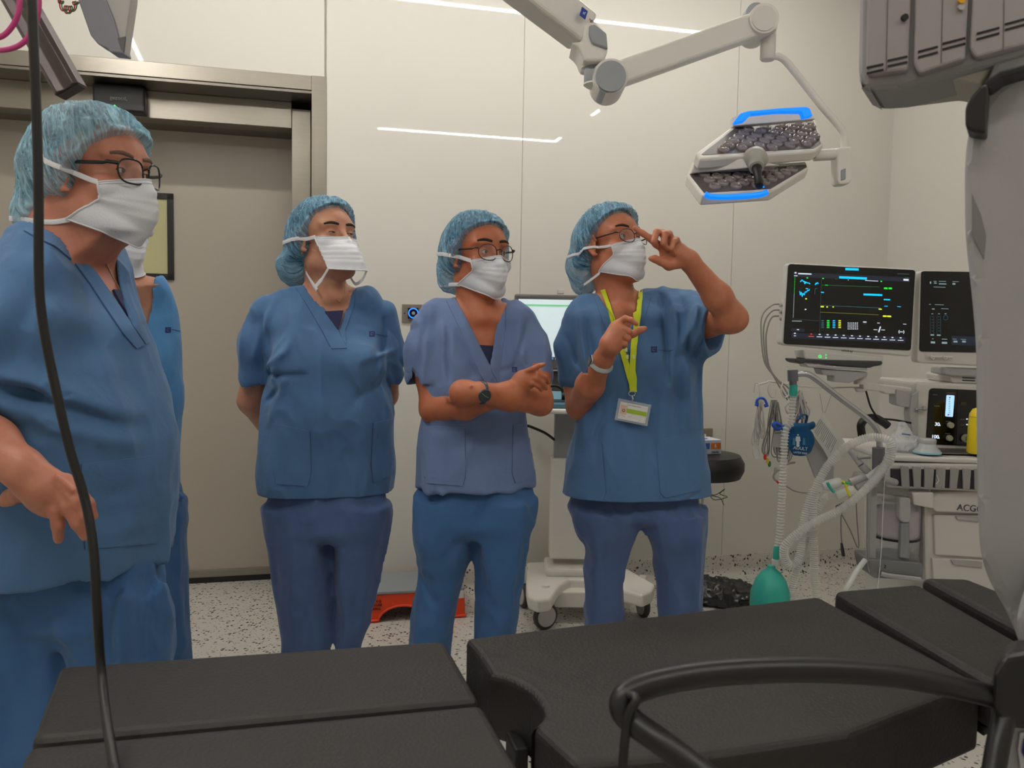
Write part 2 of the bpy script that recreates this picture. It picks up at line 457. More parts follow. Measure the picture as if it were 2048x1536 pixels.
solid('wall_left', (XL - 0.12, YF), (XL, 0.6), 0, H, WALL)
solid('wall_front', (XL, YF - 0.12), (0.0, YF), 0, H, WALL)
def wt(u, v): return (PW(u, v) - np.array([CX, CY, 0])) @ WT
tR = wt(653, 300)            # outer right edge of door frame
ZT = 2.31                    # top of the frame
tRi = tR - 0.063; tL = tR - 2.05
# back wall = panels around the opening, as one mesh with thin panel joints
mb = MB(); A = (WT, WN, (0, 0, 1))
def wb(t0, t1, n0, n1, z0, z1, m, mb, bev=0): mb.box(S((t0 + t1) / 2, (n0 + n1) / 2, (z0 + z1) / 2), (t1 - t0, n1 - n0, z1 - z0), m, R=A, bev=bev)
j1 = wt(1045, 300); j2 = wt(1165, 300); j0 = wt(780, 30)
for a, b in ((tR - 0.01, j1 - 0.0012), (j1 + 0.0012, wt(1480, 60) - 0.0012), (wt(1480, 60) + 0.0012, 0.0)): wb(a, b, 0, 0.12, 0, H, WALL, mb)
wb(tR - 0.01, 0, 0.004, 0.12, 0, H, mat('joint_grey', (198, 193, 184), 0.6), mb)
wb(tL, tR, 0, 0.12, ZT - 0.02, H, WALL, mb); wb(XL, tL + 0.01, 0, 0.12, 0, H, WALL, mb)
o = mb.build('wall_back'); o['kind'] = 'structure'
# coved floor edge
def cove(name, a, b, sign_t=None):
    mb = MB(); prof = []
    for k in range(9):
        w_ = math.pi / 2 * k / 8; prof.append((-0.05 * (1 - math.sin(w_)) - 0.004, 0.05 * (1 - math.cos(w_)) + 0.0005))
    prof = [(-0.075, 0.0005)] + prof + [(-0.004, 0.115), (0.0, 0.115), (0.0, 0.0)]
    if sign_t is None: mb.prism([S(a, p[0], p[1]) for p in prof], (b - a) * WT, FLOORM)
    else: mb.prism([S(p[0], a, p[1]) for p in prof], (b - a) * WN, FLOORM)
    o = mb.build(name); o['kind'] = 'structure'; return o
cove('baseboard_back', tR, 0); cove('baseboard_right', YF, 0, 1)
# ------------------------------------------------------------------ door
REC = 0.40
door = empty('door_1', S(tRi - 0.9, 0.2, 0), 'wide grey sliding door with steel frame and narrow window', 'door'); door['kind'] = 'structure'
mb = MB()
wb(tRi, tR, -0.006, 0.1, 0, ZT, STEEL, mb, 0.002); wb(tL, tRi, -0.004, 0.1, ZT - 0.062, ZT - 0.001, STEEL, mb, 0.002); mb.build('door_frame', door)
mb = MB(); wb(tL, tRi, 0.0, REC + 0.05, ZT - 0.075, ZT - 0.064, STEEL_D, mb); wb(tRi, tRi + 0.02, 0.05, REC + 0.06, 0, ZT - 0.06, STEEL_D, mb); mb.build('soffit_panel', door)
mb = MB(); wb(tRi - 0.085, tRi - 0.002, REC * 0.45, REC * 0.45 + 0.05, 0, ZT - 0.10, STEEL, mb, 0.002); mb.build('inner_jamb', door)
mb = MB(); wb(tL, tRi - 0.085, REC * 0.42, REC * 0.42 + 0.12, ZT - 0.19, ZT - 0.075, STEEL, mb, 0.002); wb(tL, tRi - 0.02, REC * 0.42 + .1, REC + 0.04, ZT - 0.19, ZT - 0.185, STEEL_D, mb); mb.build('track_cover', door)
mb = MB(); wb(tL, tRi, REC, REC + 0.045, 0.03, ZT - 0.1, DOORM, mb, 0.003); leaf = mb.build('door_leaf', door)
mb = MB(); wb(tL, tRi, REC - 0.012, REC + 0.0, 0.028, 0.062, STEEL, mb, 0.002); mb.build('kick_strip', leaf)
mb = MB(); wb(tL, tRi, REC - 0.01, REC + 0.05, 0.0, 0.028, BLACKP, mb); mb.build('bottom_seal', leaf)
def pd(u, v, off=REC): q = PW(u, v, off) - np.array([CX, CY, 0]); return q @ WT, q[2]
t1, z1 = pd(347, 388); t0 = t1 - 0.30; z0 = pd(347, 560)[1]
mb = MB(); b_ = 0.027
for (a0, a1, b0, b1) in ((t0, t1, z1 - b_, z1), (t0, t1, z0, z0 + b_), (t0, t0 + b_, z0, z1), (t1 - b_, t1, z0, z1)): wb(a0, a1, REC - 0.012, REC - 0.001, b0, b1, BLACKP, mb)
wf = mb.build('window_frame', door)
mb = MB(); wb(t0 + b_, t1 - b_, REC - 0.006, REC - 0.001, z0 + b_, z1 - b_, mat('frosted_pane', (186, 182, 140), 0.12, noise=0.04, nscale=4), mb); mb.build('window_pane', door)
solid('wall_niche', (tL - 0.1, REC + 0.06), (tR + 0.1, REC + 0.1), 0, H, WALL)
# sensor above the door
A0 = PW(187, 140, REC * 0.3); B0 = PW(291, 190, REC * 0.3)
ta = (A0 - S(0, 0)) @ WT; tb = (B0 - S(0, 0)) @ WT
sens = empty('door_sensor', S((ta + tb) / 2, REC * .3, ZT - 0.19), 'black motion sensor box with green light above the sliding door', 'sensor')
mb = MB(); wb(ta, tb, REC * 0.42 - 0.075, REC * 0.42 - 0.001, ZT - 0.187, ZT - 0.078, BLACKP, mb, 0.008); mb.build('housing', sens)
mb = MB(); q = S(ta + 0.085, REC * 0.42 - 0.077, ZT - 0.168); mb.cyl(q, q - 0.002 * WN, 0.0035, mat('green_led', (20, 200, 60), emit=(30, 255, 80), estr=4), 10); mb.build('indicator_light', sens)
GREYTXT = mat('grey_print', (150, 150, 150), 0.5)
text('gezocd,', S((ta + tb) / 2 - 0.0, REC * 0.42 - 0.0765, ZT - 0.135), 0.022, GREYTXT, WT, (0, 0, 1), parent=sens)
# ------------------------------------------------------------------ wall plates
BRUSH = mat('plate_steel', (168, 158, 144), 0.35, metal=0.8, noise=0.05)
def plate(u0, v0, u1, v1, label, cat, name):
    a = PW(u0, v0); b = PW(u1, v1); ta = (a - S(0, 0)) @ WT; tb = (b - S(0, 0)) @ WT; za, zb = b[2], a[2]
    e = empty(name, S((ta + tb) / 2, 0, za), label, cat)
    mb = MB(); wb(ta, tb, -0.008, 0.0, za, zb, BRUSH, mb, 0.002); mb.build('plate', e)
    return e, (ta + tb) / 2, (za + zb) / 2, tb - ta, zb - za
e, tc_, zc_, W_, H_ = plate(804, 608, 844, 646, 'square steel door-button plate with glowing blue ring on the white wall', 'wall switch', 'touch_switch')
mb = MB(); wb(tc_ - W_ * .22, tc_ + W_ * .3, -0.011, -0.008, zc_ - H_ * .28, zc_ + H_ * .3, mat('switch_black', (8, 10, 22), 0.2), mb, 0.001); mb.build('sensor_face', e)
mb = MB(); cc = S(tc_ + W_ * .05, -0.0125, zc_ + H_ * .02); mb.tube([cc + 0.021 * (math.cos(a) * WT + math.sin(a) * np.array([0, 0, 1])) for a in np.linspace(0, 6.283, 33)[:-1]], 0.0026, mat('blue_ring', (30, 120, 255), emit=(30, 110, 255), estr=2.5), n=8, closed=True); mb.build('light_ring', e)
mb = MB(); mb.lathe(cc, [(0.008, 0), (0.008, 0.002), (0.004, 0.003)], GREYTXT, axis=-WN, n=12); q = S(tc_ - W_ * .38, -0.0082, zc_); mb.cyl(q, q - 0.001 * WN, 0.003, BLACKP, 10); mb.build('symbol', e)
text('GF TF', S(tc_ + W_ * .0, -0.0085, zc_ - H_ * .38), 0.012, BLACKP, WT, (0, 0, 1), parent=e)
e, tc_, zc_, W_, H_ = plate(803, 694, 843, 733, 'plain steel wall plate below the glowing blue ring plate', 'wall plate', 'blank_wall_plate')
mb = MB(); q = S(tc_ - W_ * .38, -0.0082, zc_); mb.cyl(q, q - 0.001 * WN, 0.003, BLACKP, 10); mb.build('screw', e)
e, tc_, zc_, W_, H_ = plate(1378, 857, 1423, 898, 'steel socket plate with cream key fob above the stool', 'wall plate', 'socket_plate')
mb = MB(); q = S(tc_ + W_ * .1, -0.02, zc_ + H_ * .05); mb.tube([q + np.array([0, 0, .02]), q, q - np.array([0, 0, .022])], [0.007, 0.011, 0.013], mat('cream', (216, 205, 178), 0.5), n=12); mb.build('key_fob', e)
# ------------------------------------------------------------------ ceiling lights (linear LED ring) and flat fill panels added out of view
LED = mat('led_strip', (255, 250, 240), emit=(255, 251, 244), estr=115)
ring = empty('ceiling_light_ring', (0.6, 1.6, H), 'thin white linear light ring set into the ceiling above the table', 'ceiling light')
def strip(a, b, w_=0.02):
    a = np.array([*a, H - 0.004]); b = np.array([*b, H - 0.004]); d = nrm(b - a); c = (a + b) / 2
    mb = MB(); mb.box(c, (np.linalg.norm(b - a), w_, 0.012), LED, R=(d, np.cross((0, 0, 1), d), (0, 0, 1))); mb.build('light_strip', ring)
A_, B_ = np.array([1.53, 3.37]), np.array([2.25, 0.45])
w2 = WT[:2]
strip(A_ - 3.3 * w2, A_); d_ = nrm(A_ - B_); strip(B_, B_ + d_ * .16); strip(B_ + d_ * 1.02, B_ + d_ * 1.18); strip(B_ - 1.65 * w2, B_); strip(A_ - 3.3 * w2, B_ - 3.3 * w2 + np.array([-.1, -.1])); strip(B_ - 3.3 * w2, B_ - 2.1 * w2)
FILL_PAN = mat('fill_panel_glow', (255, 250, 240), emit=(255, 250, 244), estr=5.5)
def panel(x, y, sx, sy, label, pw):  # unseen glowing panel with area lamp, added to brighten the room
    e = empty('added_fill_panel', (x, y, H), label, 'ceiling light', 'added fill panels')
    mb = MB(); mb.box((x, y, H - 0.006), (sx, sy, 0.01), FILL_PAN, R=(WT, WN, (0, 0, 1))); mb.build('fill_diffuser', e)
    l = bpy.data.lights.new('fill_panel_lamp', 'AREA'); l.shape = 'RECTANGLE'; l.size = sx; l.size_y = sy; l.energy = pw; l.color = (1.0, 0.98, 0.95)
    lo = bpy.data.objects.new('fill_panel_lamp', l); COL.objects.link(lo); lo.location = (x, y, H - 0.02); lo.rotation_euler = (0, 0, math.atan(WM)); lo.parent = e; lo.matrix_parent_inverse = Matrix.Translation(e.location).inverted()
for i, (x, y, sx, sy, pw) in enumerate(((-3.2, 1.0, .6, .6, 15), (-2.7, -1.2, .6, .6, 12), (.6, -3.0, .6, .6, 3), (-3.6, -3.0, .6, .6, 8))):
    panel(x, y, sx, sy, 'added square fill light panel in the ceiling, out of view', pw)
# ================================================================== people
def skin_mat(name, rgb):
    m = bpy.data.materials.new(name); m.use_nodes = True; nt = m.node_tree; b = nt.nodes['Principled BSDF']
    tc = nt.nodes.new('ShaderNodeTexCoord'); n = nt.nodes.new('ShaderNodeTexNoise'); n.inputs['Scale'].default_value = 26; n.inputs['Detail'].default_value = 5
    nt.links.new(tc.outputs['Object'], n.inputs[0]); r = nt.nodes.new('ShaderNodeValToRGB'); nt.links.new(n.outputs[0], r.inputs[0])
    c = srgb(*rgb); r.color_ramp.elements[0].position = .3; r.color_ramp.elements[1].position = .7
    r.color_ramp.elements[0].color = (c[0] * .88, c[1] * .72, c[2] * .68, 1); r.color_ramp.elements[1].color = (c[0] * 1.05, c[1] * 1.04, c[2] * 1.0, 1)
    nt.links.new(r.outputs[0], b.inputs['Base Color']); b.inputs['Roughness'].default_value = .48
    b.inputs['Subsurface Weight'].default_value = .12; b.inputs['Subsurface Radius'].default_value = (.012, .004, .002); b.inputs['Subsurface Scale'].default_value = 1
    n2 = nt.nodes.new('ShaderNodeTexNoise'); n2.inputs['Scale'].default_value = 240; nt.links.new(tc.outputs['Object'], n2.inputs[0])
    bp = nt.nodes.new('ShaderNodeBump'); bp.inputs['Strength'].default_value = .25; bp.inputs['Distance'].default_value = .001; nt.links.new(n2.outputs[0], bp.inputs['Height']); nt.links.new(bp.outputs[0], b.inputs['Normal'])
    return m
def cloth_mat(name, rgb, rough=.85):
    m = bpy.data.materials.new(name); m.use_nodes = True; nt = m.node_tree; b = nt.nodes['Principled BSDF']
    tc = nt.nodes.new('ShaderNodeTexCoord'); n = nt.nodes.new('ShaderNodeTexNoise'); n.inputs['Scale'].default_value = 9; n.inputs['Detail'].default_value = 5
    nt.links.new(tc.outputs['Object'], n.inputs[0]); c = srgb(*rgb)
    mx = nt.nodes.new('ShaderNodeMix'); mx.data_type = 'RGBA'; nt.links.new(n.outputs[0], mx.inputs[0])
    mx.inputs[6].default_value = (c[0] * .9, c[1] * .92, c[2] * .94, 1); mx.inputs[7].default_value = (c[0] * 1.1, c[1] * 1.08, c[2] * 1.06, 1)
    nt.links.new(mx.outputs[2], b.inputs['Base Color']); b.inputs['Roughness'].default_value = rough
    b.inputs['Sheen Weight'].default_value = .15; b.inputs['Specular IOR Level'].default_value = .25
    n2 = nt.nodes.new('ShaderNodeTexNoise'); n2.inputs['Scale'].default_value = 22; n2.inputs['Detail'].default_value = 5; n2.inputs['Distortion'].default_value = .8; nt.links.new(tc.outputs['Object'], n2.inputs[0])
    bp = nt.nodes.new('ShaderNodeBump'); bp.inputs['Strength'].default_value = .35; bp.inputs['Distance'].default_value = .006; nt.links.new(n2.outputs[0], bp.inputs['Height']); nt.links.new(bp.outputs[0], b.inputs['Normal'])
    return m
def cap_mat(name, rgb, alpha):
    m = bpy.data.materials.new(name); m.use_nodes = True; nt = m.node_tree; b = nt.nodes['Principled BSDF']; L = nt.links.new
    tc = nt.nodes.new('ShaderNodeAttribute'); tc.attribute_name = 'gather'; c = srgb(*rgb)
    def streak(scale, wd, dist):
        n = nt.nodes.new('ShaderNodeTexNoise'); n.inputs['Scale'].default_value = scale; n.inputs['Detail'].default_value = 2.5; n.inputs['Distortion'].default_value = dist; L(tc.outputs['Vector'], n.inputs[0])
        r = nt.nodes.new('ShaderNodeValToRGB'); L(n.outputs[0], r.inputs[0]); e = r.color_ramp.elements
        e[0].position = .5 - wd; e[0].color = (0, 0, 0, 1); e[1].position = .5; e[1].color = (1, 1, 1, 1); k = e.new(.5 + wd); k.color = (0, 0, 0, 1); return r
    a = streak(1.0, .07, .5); d = streak(2.3, .10, .3); s_ = nt.nodes.new('ShaderNodeMath'); s_.operation = 'MAXIMUM'; s_.use_clamp = True; h = nt.nodes.new('ShaderNodeMath'); h.operation = 'MULTIPLY'; h.inputs[1].default_value = .6
    L(d.outputs[0], h.inputs[0]); L(a.outputs[0], s_.inputs[0]); L(h.outputs[0], s_.inputs[1])
    mx = nt.nodes.new('ShaderNodeMix'); mx.data_type = 'RGBA'; L(s_.outputs[0], mx.inputs[0]); mx.inputs[6].default_value = (c[0] * .82, c[1] * .86, c[2] * .9, 1); mx.inputs[7].default_value = tuple(min(1, x * 1.25 + .10) for x in c[:3]) + (1,)
    L(mx.outputs[2], b.inputs['Base Color']); b.inputs['Roughness'].default_value = .6
    al = nt.nodes.new('ShaderNodeMapRange'); al.inputs[3].default_value = alpha; al.inputs[4].default_value = min(1, alpha + .3); L(s_.outputs[0], al.inputs[0]); L(al.outputs[0], b.inputs['Alpha'])
    bp = nt.nodes.new('ShaderNodeBump'); bp.inputs['Strength'].default_value = .5; bp.inputs['Distance'].default_value = .003; L(s_.outputs[0], bp.inputs['Height']); L(bp.outputs[0], b.inputs['Normal'])
    return m
SCRUB = cloth_mat('scrub_blue', (80, 116, 158)); SCRUB_L = cloth_mat('scrub_faded_blue', (108, 128, 170)); SCRUB_T = cloth_mat('scrub_trouser_blue', (64, 104, 152))
SCRUB_G = cloth_mat('scrub_trouser_slate', (82, 104, 148))
NAVY = cloth_mat('undershirt_navy', (46, 50, 84)); NAVYP = mat('emblem_navy', (34, 44, 96), .7)
MASKM = mat('mask_white', (226, 226, 232), .75, bump=.15, bscale=300, sss=.1); MASKB = mat('mask_tie', (222, 222, 226), .6)
CAPD = cap_mat('cap_blue', (88, 146, 176), .5); CAPL = cap_mat('cap_light_blue', (136, 188, 208), .42); CAPRIM = mat('cap_rim', (110, 158, 190), .6)
HAIR = mat('hair_dark', (38, 28, 24), .55, noise=.4, nscale=60); HAIRG = mat('hair_grey', (124, 112, 108), .6, noise=.3, nscale=60)
EYEW = mat('eye_white', (176, 164, 154), .25); IRIS = mat('iris_brown', (60, 38, 26), .15); LENS = mat('glasses_lens', (255, 255, 255), .02, alpha=.07, spec=.9)
BROW = mat('eyebrow', (44, 30, 24), .8); GOLD = mat('gold', (220, 180, 110), .25, metal=1.0); SHOE = mat('white_clog', (214, 214, 210), .5)
SK1 = skin_mat('skin_ruddy', (190, 130, 108)); SK3 = skin_mat('skin_light', (198, 146, 120)); SK4 = skin_mat('skin_tan', (186, 114, 80)); SK5 = skin_mat('skin_olive', (192, 124, 94))

class Head:
    def __init__(s, u, v, Y, yaw, pitch, roll=0, sc=1.0):
        s.c = PY(u, v, Y); a = math.radians(yaw); t = math.radians(pitch); q = math.radians(roll)
        fh = np.array([math.sin(a), -math.cos(a), 0]); l = np.array([math.cos(a), math.sin(a), 0]); z = np.array([0, 0, 1.0])
        f = math.cos(t) * fh + math.sin(t) * z; up = np.cross(f, l)
        l2 = math.cos(q) * l + math.sin(q) * up; up2 = -math.sin(q) * l + math.cos(q) * up
        s.l, s.f, s.u, s.sc = l2, f, up2, sc
    def P(s, l, f, u): return s.c + s.sc * (l * s.l + f * s.f + u * s.u)
    def loc(s, X, Y, Z):
        x, y, z = X - s.c[0], Y - s.c[1], Z - s.c[2]
        return [(a[0] * x + a[1] * y + a[2] * z) / s.sc for a in (s.l, s.f, s.u)]
    @property
    def R(s): return [s.l, s.f, s.u]

def add_head(fd, h, male=False, ears=True):
    P, R, c = h.P, h.R, h.sc
    E = lambda l, f, u, a, b, d, k=.02, mode='add': fd.ell(P(l, f, u), (a * c, b * c, d * c), R, k * c, mode)
    E(0, -.012, .05, .078, .098, .085)                       # skull
    E(0, .035, .035, .066, .062, .06)                        # forehead
    E(0, .03, -.03, .062, .062, .07)                         # mid face
    j = 1.08 if male else 1.0
    fd.cone(P(-.046 * j, .005, -.06), P(-.018, .078, -.102), .022 * c, .018 * c, .03 * c); fd.cone(P(.046 * j, .005, -.06), P(.018, .078, -.102), .022 * c, .018 * c, .03 * c)
    E(0, .07, -.085, .034, .028, .03); E(0, .078, -.102, .02, .018, .018)
    for sg in (-1, 1):
        E(sg * .033, .073, .036, .026, .014, .011, .016)     # brow ridge
        E(sg * .043, .064, -.022, .022, .022, .02, .02)      # cheek bone
        E(sg * .032, .098, .009, .018, .014, .013, .014, 'sub')
        E(sg * .032, .0735, .009, .0145, .0145, .0135, .004)  # lids
    fd.cone(P(0, .09, .022), P(0, .116, -.026), .007 * c, .0095 * c, .014 * c)
    E(0, .117, -.03, .0115, .011, .009, .008)
    for sg in (-1, 1): E(sg * .0125, .106, -.032, .0075, .01, .007, .006)
    E(0, .094, -.062, .022, .012, .006, .01); E(0, .091, -.073, .019, .011, .0065, .008)
    fd.custom(lambda X, Y, Z: (lambda q: np.sqrt(np.maximum(np.abs(q[0]) - .02, 0) ** 2 + (q[1] - .106) ** 2 + (q[2] + .0675) ** 2) - .0022)(h.loc(X, Y, Z)), P(0, .1, -.067) - .04, P(0, .1, -.067) + .04, .003, 'sub')
    if ears:
        for sg in (-1, 1):
            E(sg * .081, .002, .0, .006, .016, .027, .008)
            pts = [P(sg * x, f + .010, u) for x, f, u in ((.080, .010, .012), (.086, .004, .028), (.091, -.010, .031), (.094, -.022, .022), (.093, -.024, .004), (.088, -.014, -.014), (.083, -.004, -.028), (.080, .004, -.030))]
            fd.chain(pts, [x * c for x in (.0035, .004, .0045, .0045, .0045, .004, .0055, .0045)], .004)
            pts = [P(sg * x, f + .010, u) for x, f, u in ((.086, -.004, .018), (.090, -.013, .012), (.089, -.014, -.002), (.085, -.004, -.014))]
            fd.chain(pts, [.003 * c] * 4, .004)

def eyes(h, root, squint=0.0, bvh=None, look=(0, 0), iris=IRIS, brow=True, browm=BROW, lift=0.0):
    """eyeballs seen between the lids, eyebrows"""
    for sg in (-1, 1):
        mb = MB(); e = h.P(sg * .032, .0735, .009); r = .0128 * h.sc
        wv = .0105 * (1 - 0); hv = .0062 * (1 - squint)
        # almond of the visible eyeball
        vs = []; fs = []; N, Mr = 20, 5
        for i in range(Mr + 1):
            for k in range(N):
                a = 2 * math.pi * k / N; x = wv * math.cos(a) * i / Mr; z = hv * math.sin(a) * i / Mr * (1 - .15 * abs(math.cos(a)))
                vs.append((x, z))
        pts = [h.P(sg * .032 + x, .0735 + math.sqrt(max(.0156 ** 2 - x * x - z * z, 1e-6)), .009 + z) for x, z in vs]
        fs = [(i * N + k, i * N + (k + 1) % N, (i + 1) * N + (k + 1) % N, (i + 1) * N + k) for i in range(Mr) for k in range(N)]
        mb.raw(pts, fs, EYEW, True)
        pts2 = []; rr = .0046
        for i in range(4):
            for k in range(16):
                a = 2 * math.pi * k / 16; x = look[0] + rr * math.cos(a) * i / 3; z = max(-hv * .92, min(hv * .92, look[1] + rr * math.sin(a) * i / 3))
                pts2.append(h.P(sg * .032 + x, .0739 + math.sqrt(max(.0156 ** 2 - x * x - z * z, 1e-6)), .009 + z))
        mb.raw(pts2, [(i * 16 + k, i * 16 + (k + 1) % 16, (i + 1) * 16 + (k + 1) % 16, (i + 1) * 16 + k) for i in range(3) for k in range(16)], iris, True)
        # lash line
        L = [h.P(sg * .032 + wv * 1.05 * math.cos(a), .0738 + math.sqrt(max(.0156 ** 2 - (wv * math.cos(a)) ** 2 - (hv * math.sin(a)) ** 2, 1e-6)), .009 + hv * 1.05 * math.sin(a)) for a in np.linspace(0.05, math.pi - .05, 12)]
        mb.tube(L, .0009 * h.sc, BROW, n=6)
        mb.build('eye', root)
        if brow:
            mb = MB(); q = []
            for t in np.linspace(0, 1, 9):
                x = .013 + .042 * t; q.append(np.array([sg * x, .09 - .028 * t ** 1.8, .0355 + lift + .0055 * math.sin(t * 2.6) - .002 * t]))
            pts = []
            for p in q:
                w_ = h.P(p[0], .13, p[2]); hit = bvh.ray_cast(Vector(w_), Vector(-h.f), .1) if bvh is not None else (None,)
                pts.append(np.array(hit[0]) + h.f * .0006 if hit[0] is not None else h.P(*p))
            mb.tube(pts, [.0020 + .0022 * math.sin(math.pi * (0.2 + .7 * t)) for t in np.linspace(0, 1, 9)], browm, n=8, flat=(1.0, .55), up=h.u); mb.build('eyebrow', root)

def cap_part(h, root, m, bun=None, bun_r=.06, rim=CAPRIM, seed=1, prof=None, puff=1.0, earcap=.004, voxel=.0027, bun2=None):
    P, R, c = h.P, h.R, h.sc
    prof = prof or [(-.16, -.15), (-.09, -.105), (-.045, -.05), (-.015, -.02), (.02, .02), (.06, .055), (.12, .082)]
    pf = np.array(prof)
    lo = h.c - .22; hi = h.c + .22
    fd = Field(lo, hi, voxel)
    fd.ell(P(0, -.012, .052), (.090 * c * puff, .113 * c * puff, .094 * c * puff), R, .02)
    fd.ell(P(0, -.05, .02), (.088 * c * puff, .085 * c * puff, .075 * c * puff), R, .03)
    fd.ell(P(0, .03, .05), (.078 * c, .076 * c, .062 * c), R, .02)
    for sg in (-1, 1):
        if earcap: fd.ell(P(sg * .078, .002, earcap), (.022 * c, .036 * c, .036 * c), R, .03)
    if bun is not None: fd.ell(P(*bun), tuple(x * c for x in (bun_r if hasattr(bun_r, '__len__') else (bun_r,) * 3)), R, .025)
    if bun2 is not None: fd.ell(P(*bun2[0]), tuple(x * c for x in bun2[1]), R, .025)
    def dfn(x, y, z):
        l, f, u = [(a[0] * (x - h.c[0]) + a[1] * (y - h.c[1]) + a[2] * (z - h.c[2])) / c for a in (h.l, h.f, h.u)]
        g = np.interp(f, pf[:, 0], pf[:, 1]); dist = (u - g) * .8
        ang = np.arctan2(l, f + .35 * u + .02) * 9 + f * 14
        w1 = 1 - np.abs(vnoise(ang * 1.9, dist * 14, l * 0 + seed, seed)) * 2; w2 = 1 - np.abs(vnoise(l * 30, f * 30 + u * 9, u * 20, seed + 5)) * 2
        fade = np.clip((dist + .005) / .02, 0.2, 1)
        big = vnoise(l * 13 + seed, f * 13, u * 13, seed + 9)
        return c * (.0062 * w1 * fade * np.clip(1.25 - dist * 6, .45, 1) + .0022 * w2 * fade + .005 * big * fade) + .0022 * (np.abs(dist - .003) < .004)
    fd.disp(dfn, .02)
    def under(X, Y, Z):
        l, f, u = h.loc(X, Y, Z); g = np.interp(f.ravel(), pf[:, 0], pf[:, 1]).reshape(f.shape)
        return (u - g) * .8 * c
    fd.custom(under, lo, hi, .003, 'sub')
    V_, F_ = fd.mesh(); V_ = relax(V_, F_, 1); o = np_object('cap', V_, F_, m, root); bvc = BVHTree.FromPolygons(V_.tolist(), F_.tolist())
    q_ = (V_ - h.c) / c; l, f, u = q_ @ h.l, q_ @ h.f, q_ @ h.u; g = np.interp(f, pf[:, 0], pf[:, 1])
    at = o.data.attributes.new('gather', 'FLOAT_VECTOR', 'POINT'); ang = np.arctan2(l, f + .35 * u + .02)
    at.data.foreach_set('vector', np.stack([ang * 6.5 + f * 18, (u - g) * 10 + l * 5, l * 0 + seed * 3.7], 1).astype(np.float32).ravel())
    return o, bvc
def hair_part(h, root, m, items, name='hair', bald=None):
    fd = Field(h.c - .2, h.c + .2, .005)
    fd.ell(h.P(0, -.015, .055), (.084 * h.sc, .104 * h.sc, .089 * h.sc), h.R, .01)
    if bald is None: fd.ell(h.P(0, .035, .045), (.072 * h.sc, .066 * h.sc, .056 * h.sc), h.R, .02)
    for (c, r) in items: fd.ell(h.P(*c), tuple(x * h.sc for x in r), h.R, .02)
    def fc(X, Y, Z):
        l, f, u = h.loc(X, Y, Z); return (u - np.clip(.72 * f + .050, -.16, 1)) * .7
    fd.custom(fc, h.c - .2, h.c + .2, .005, 'sub')
    fd.disp(lambda x, y, z: .003 * vnoise(x * 90, y * 90, z * 40, 3), .01)
    return field_object(fd, name, m, root, 1)

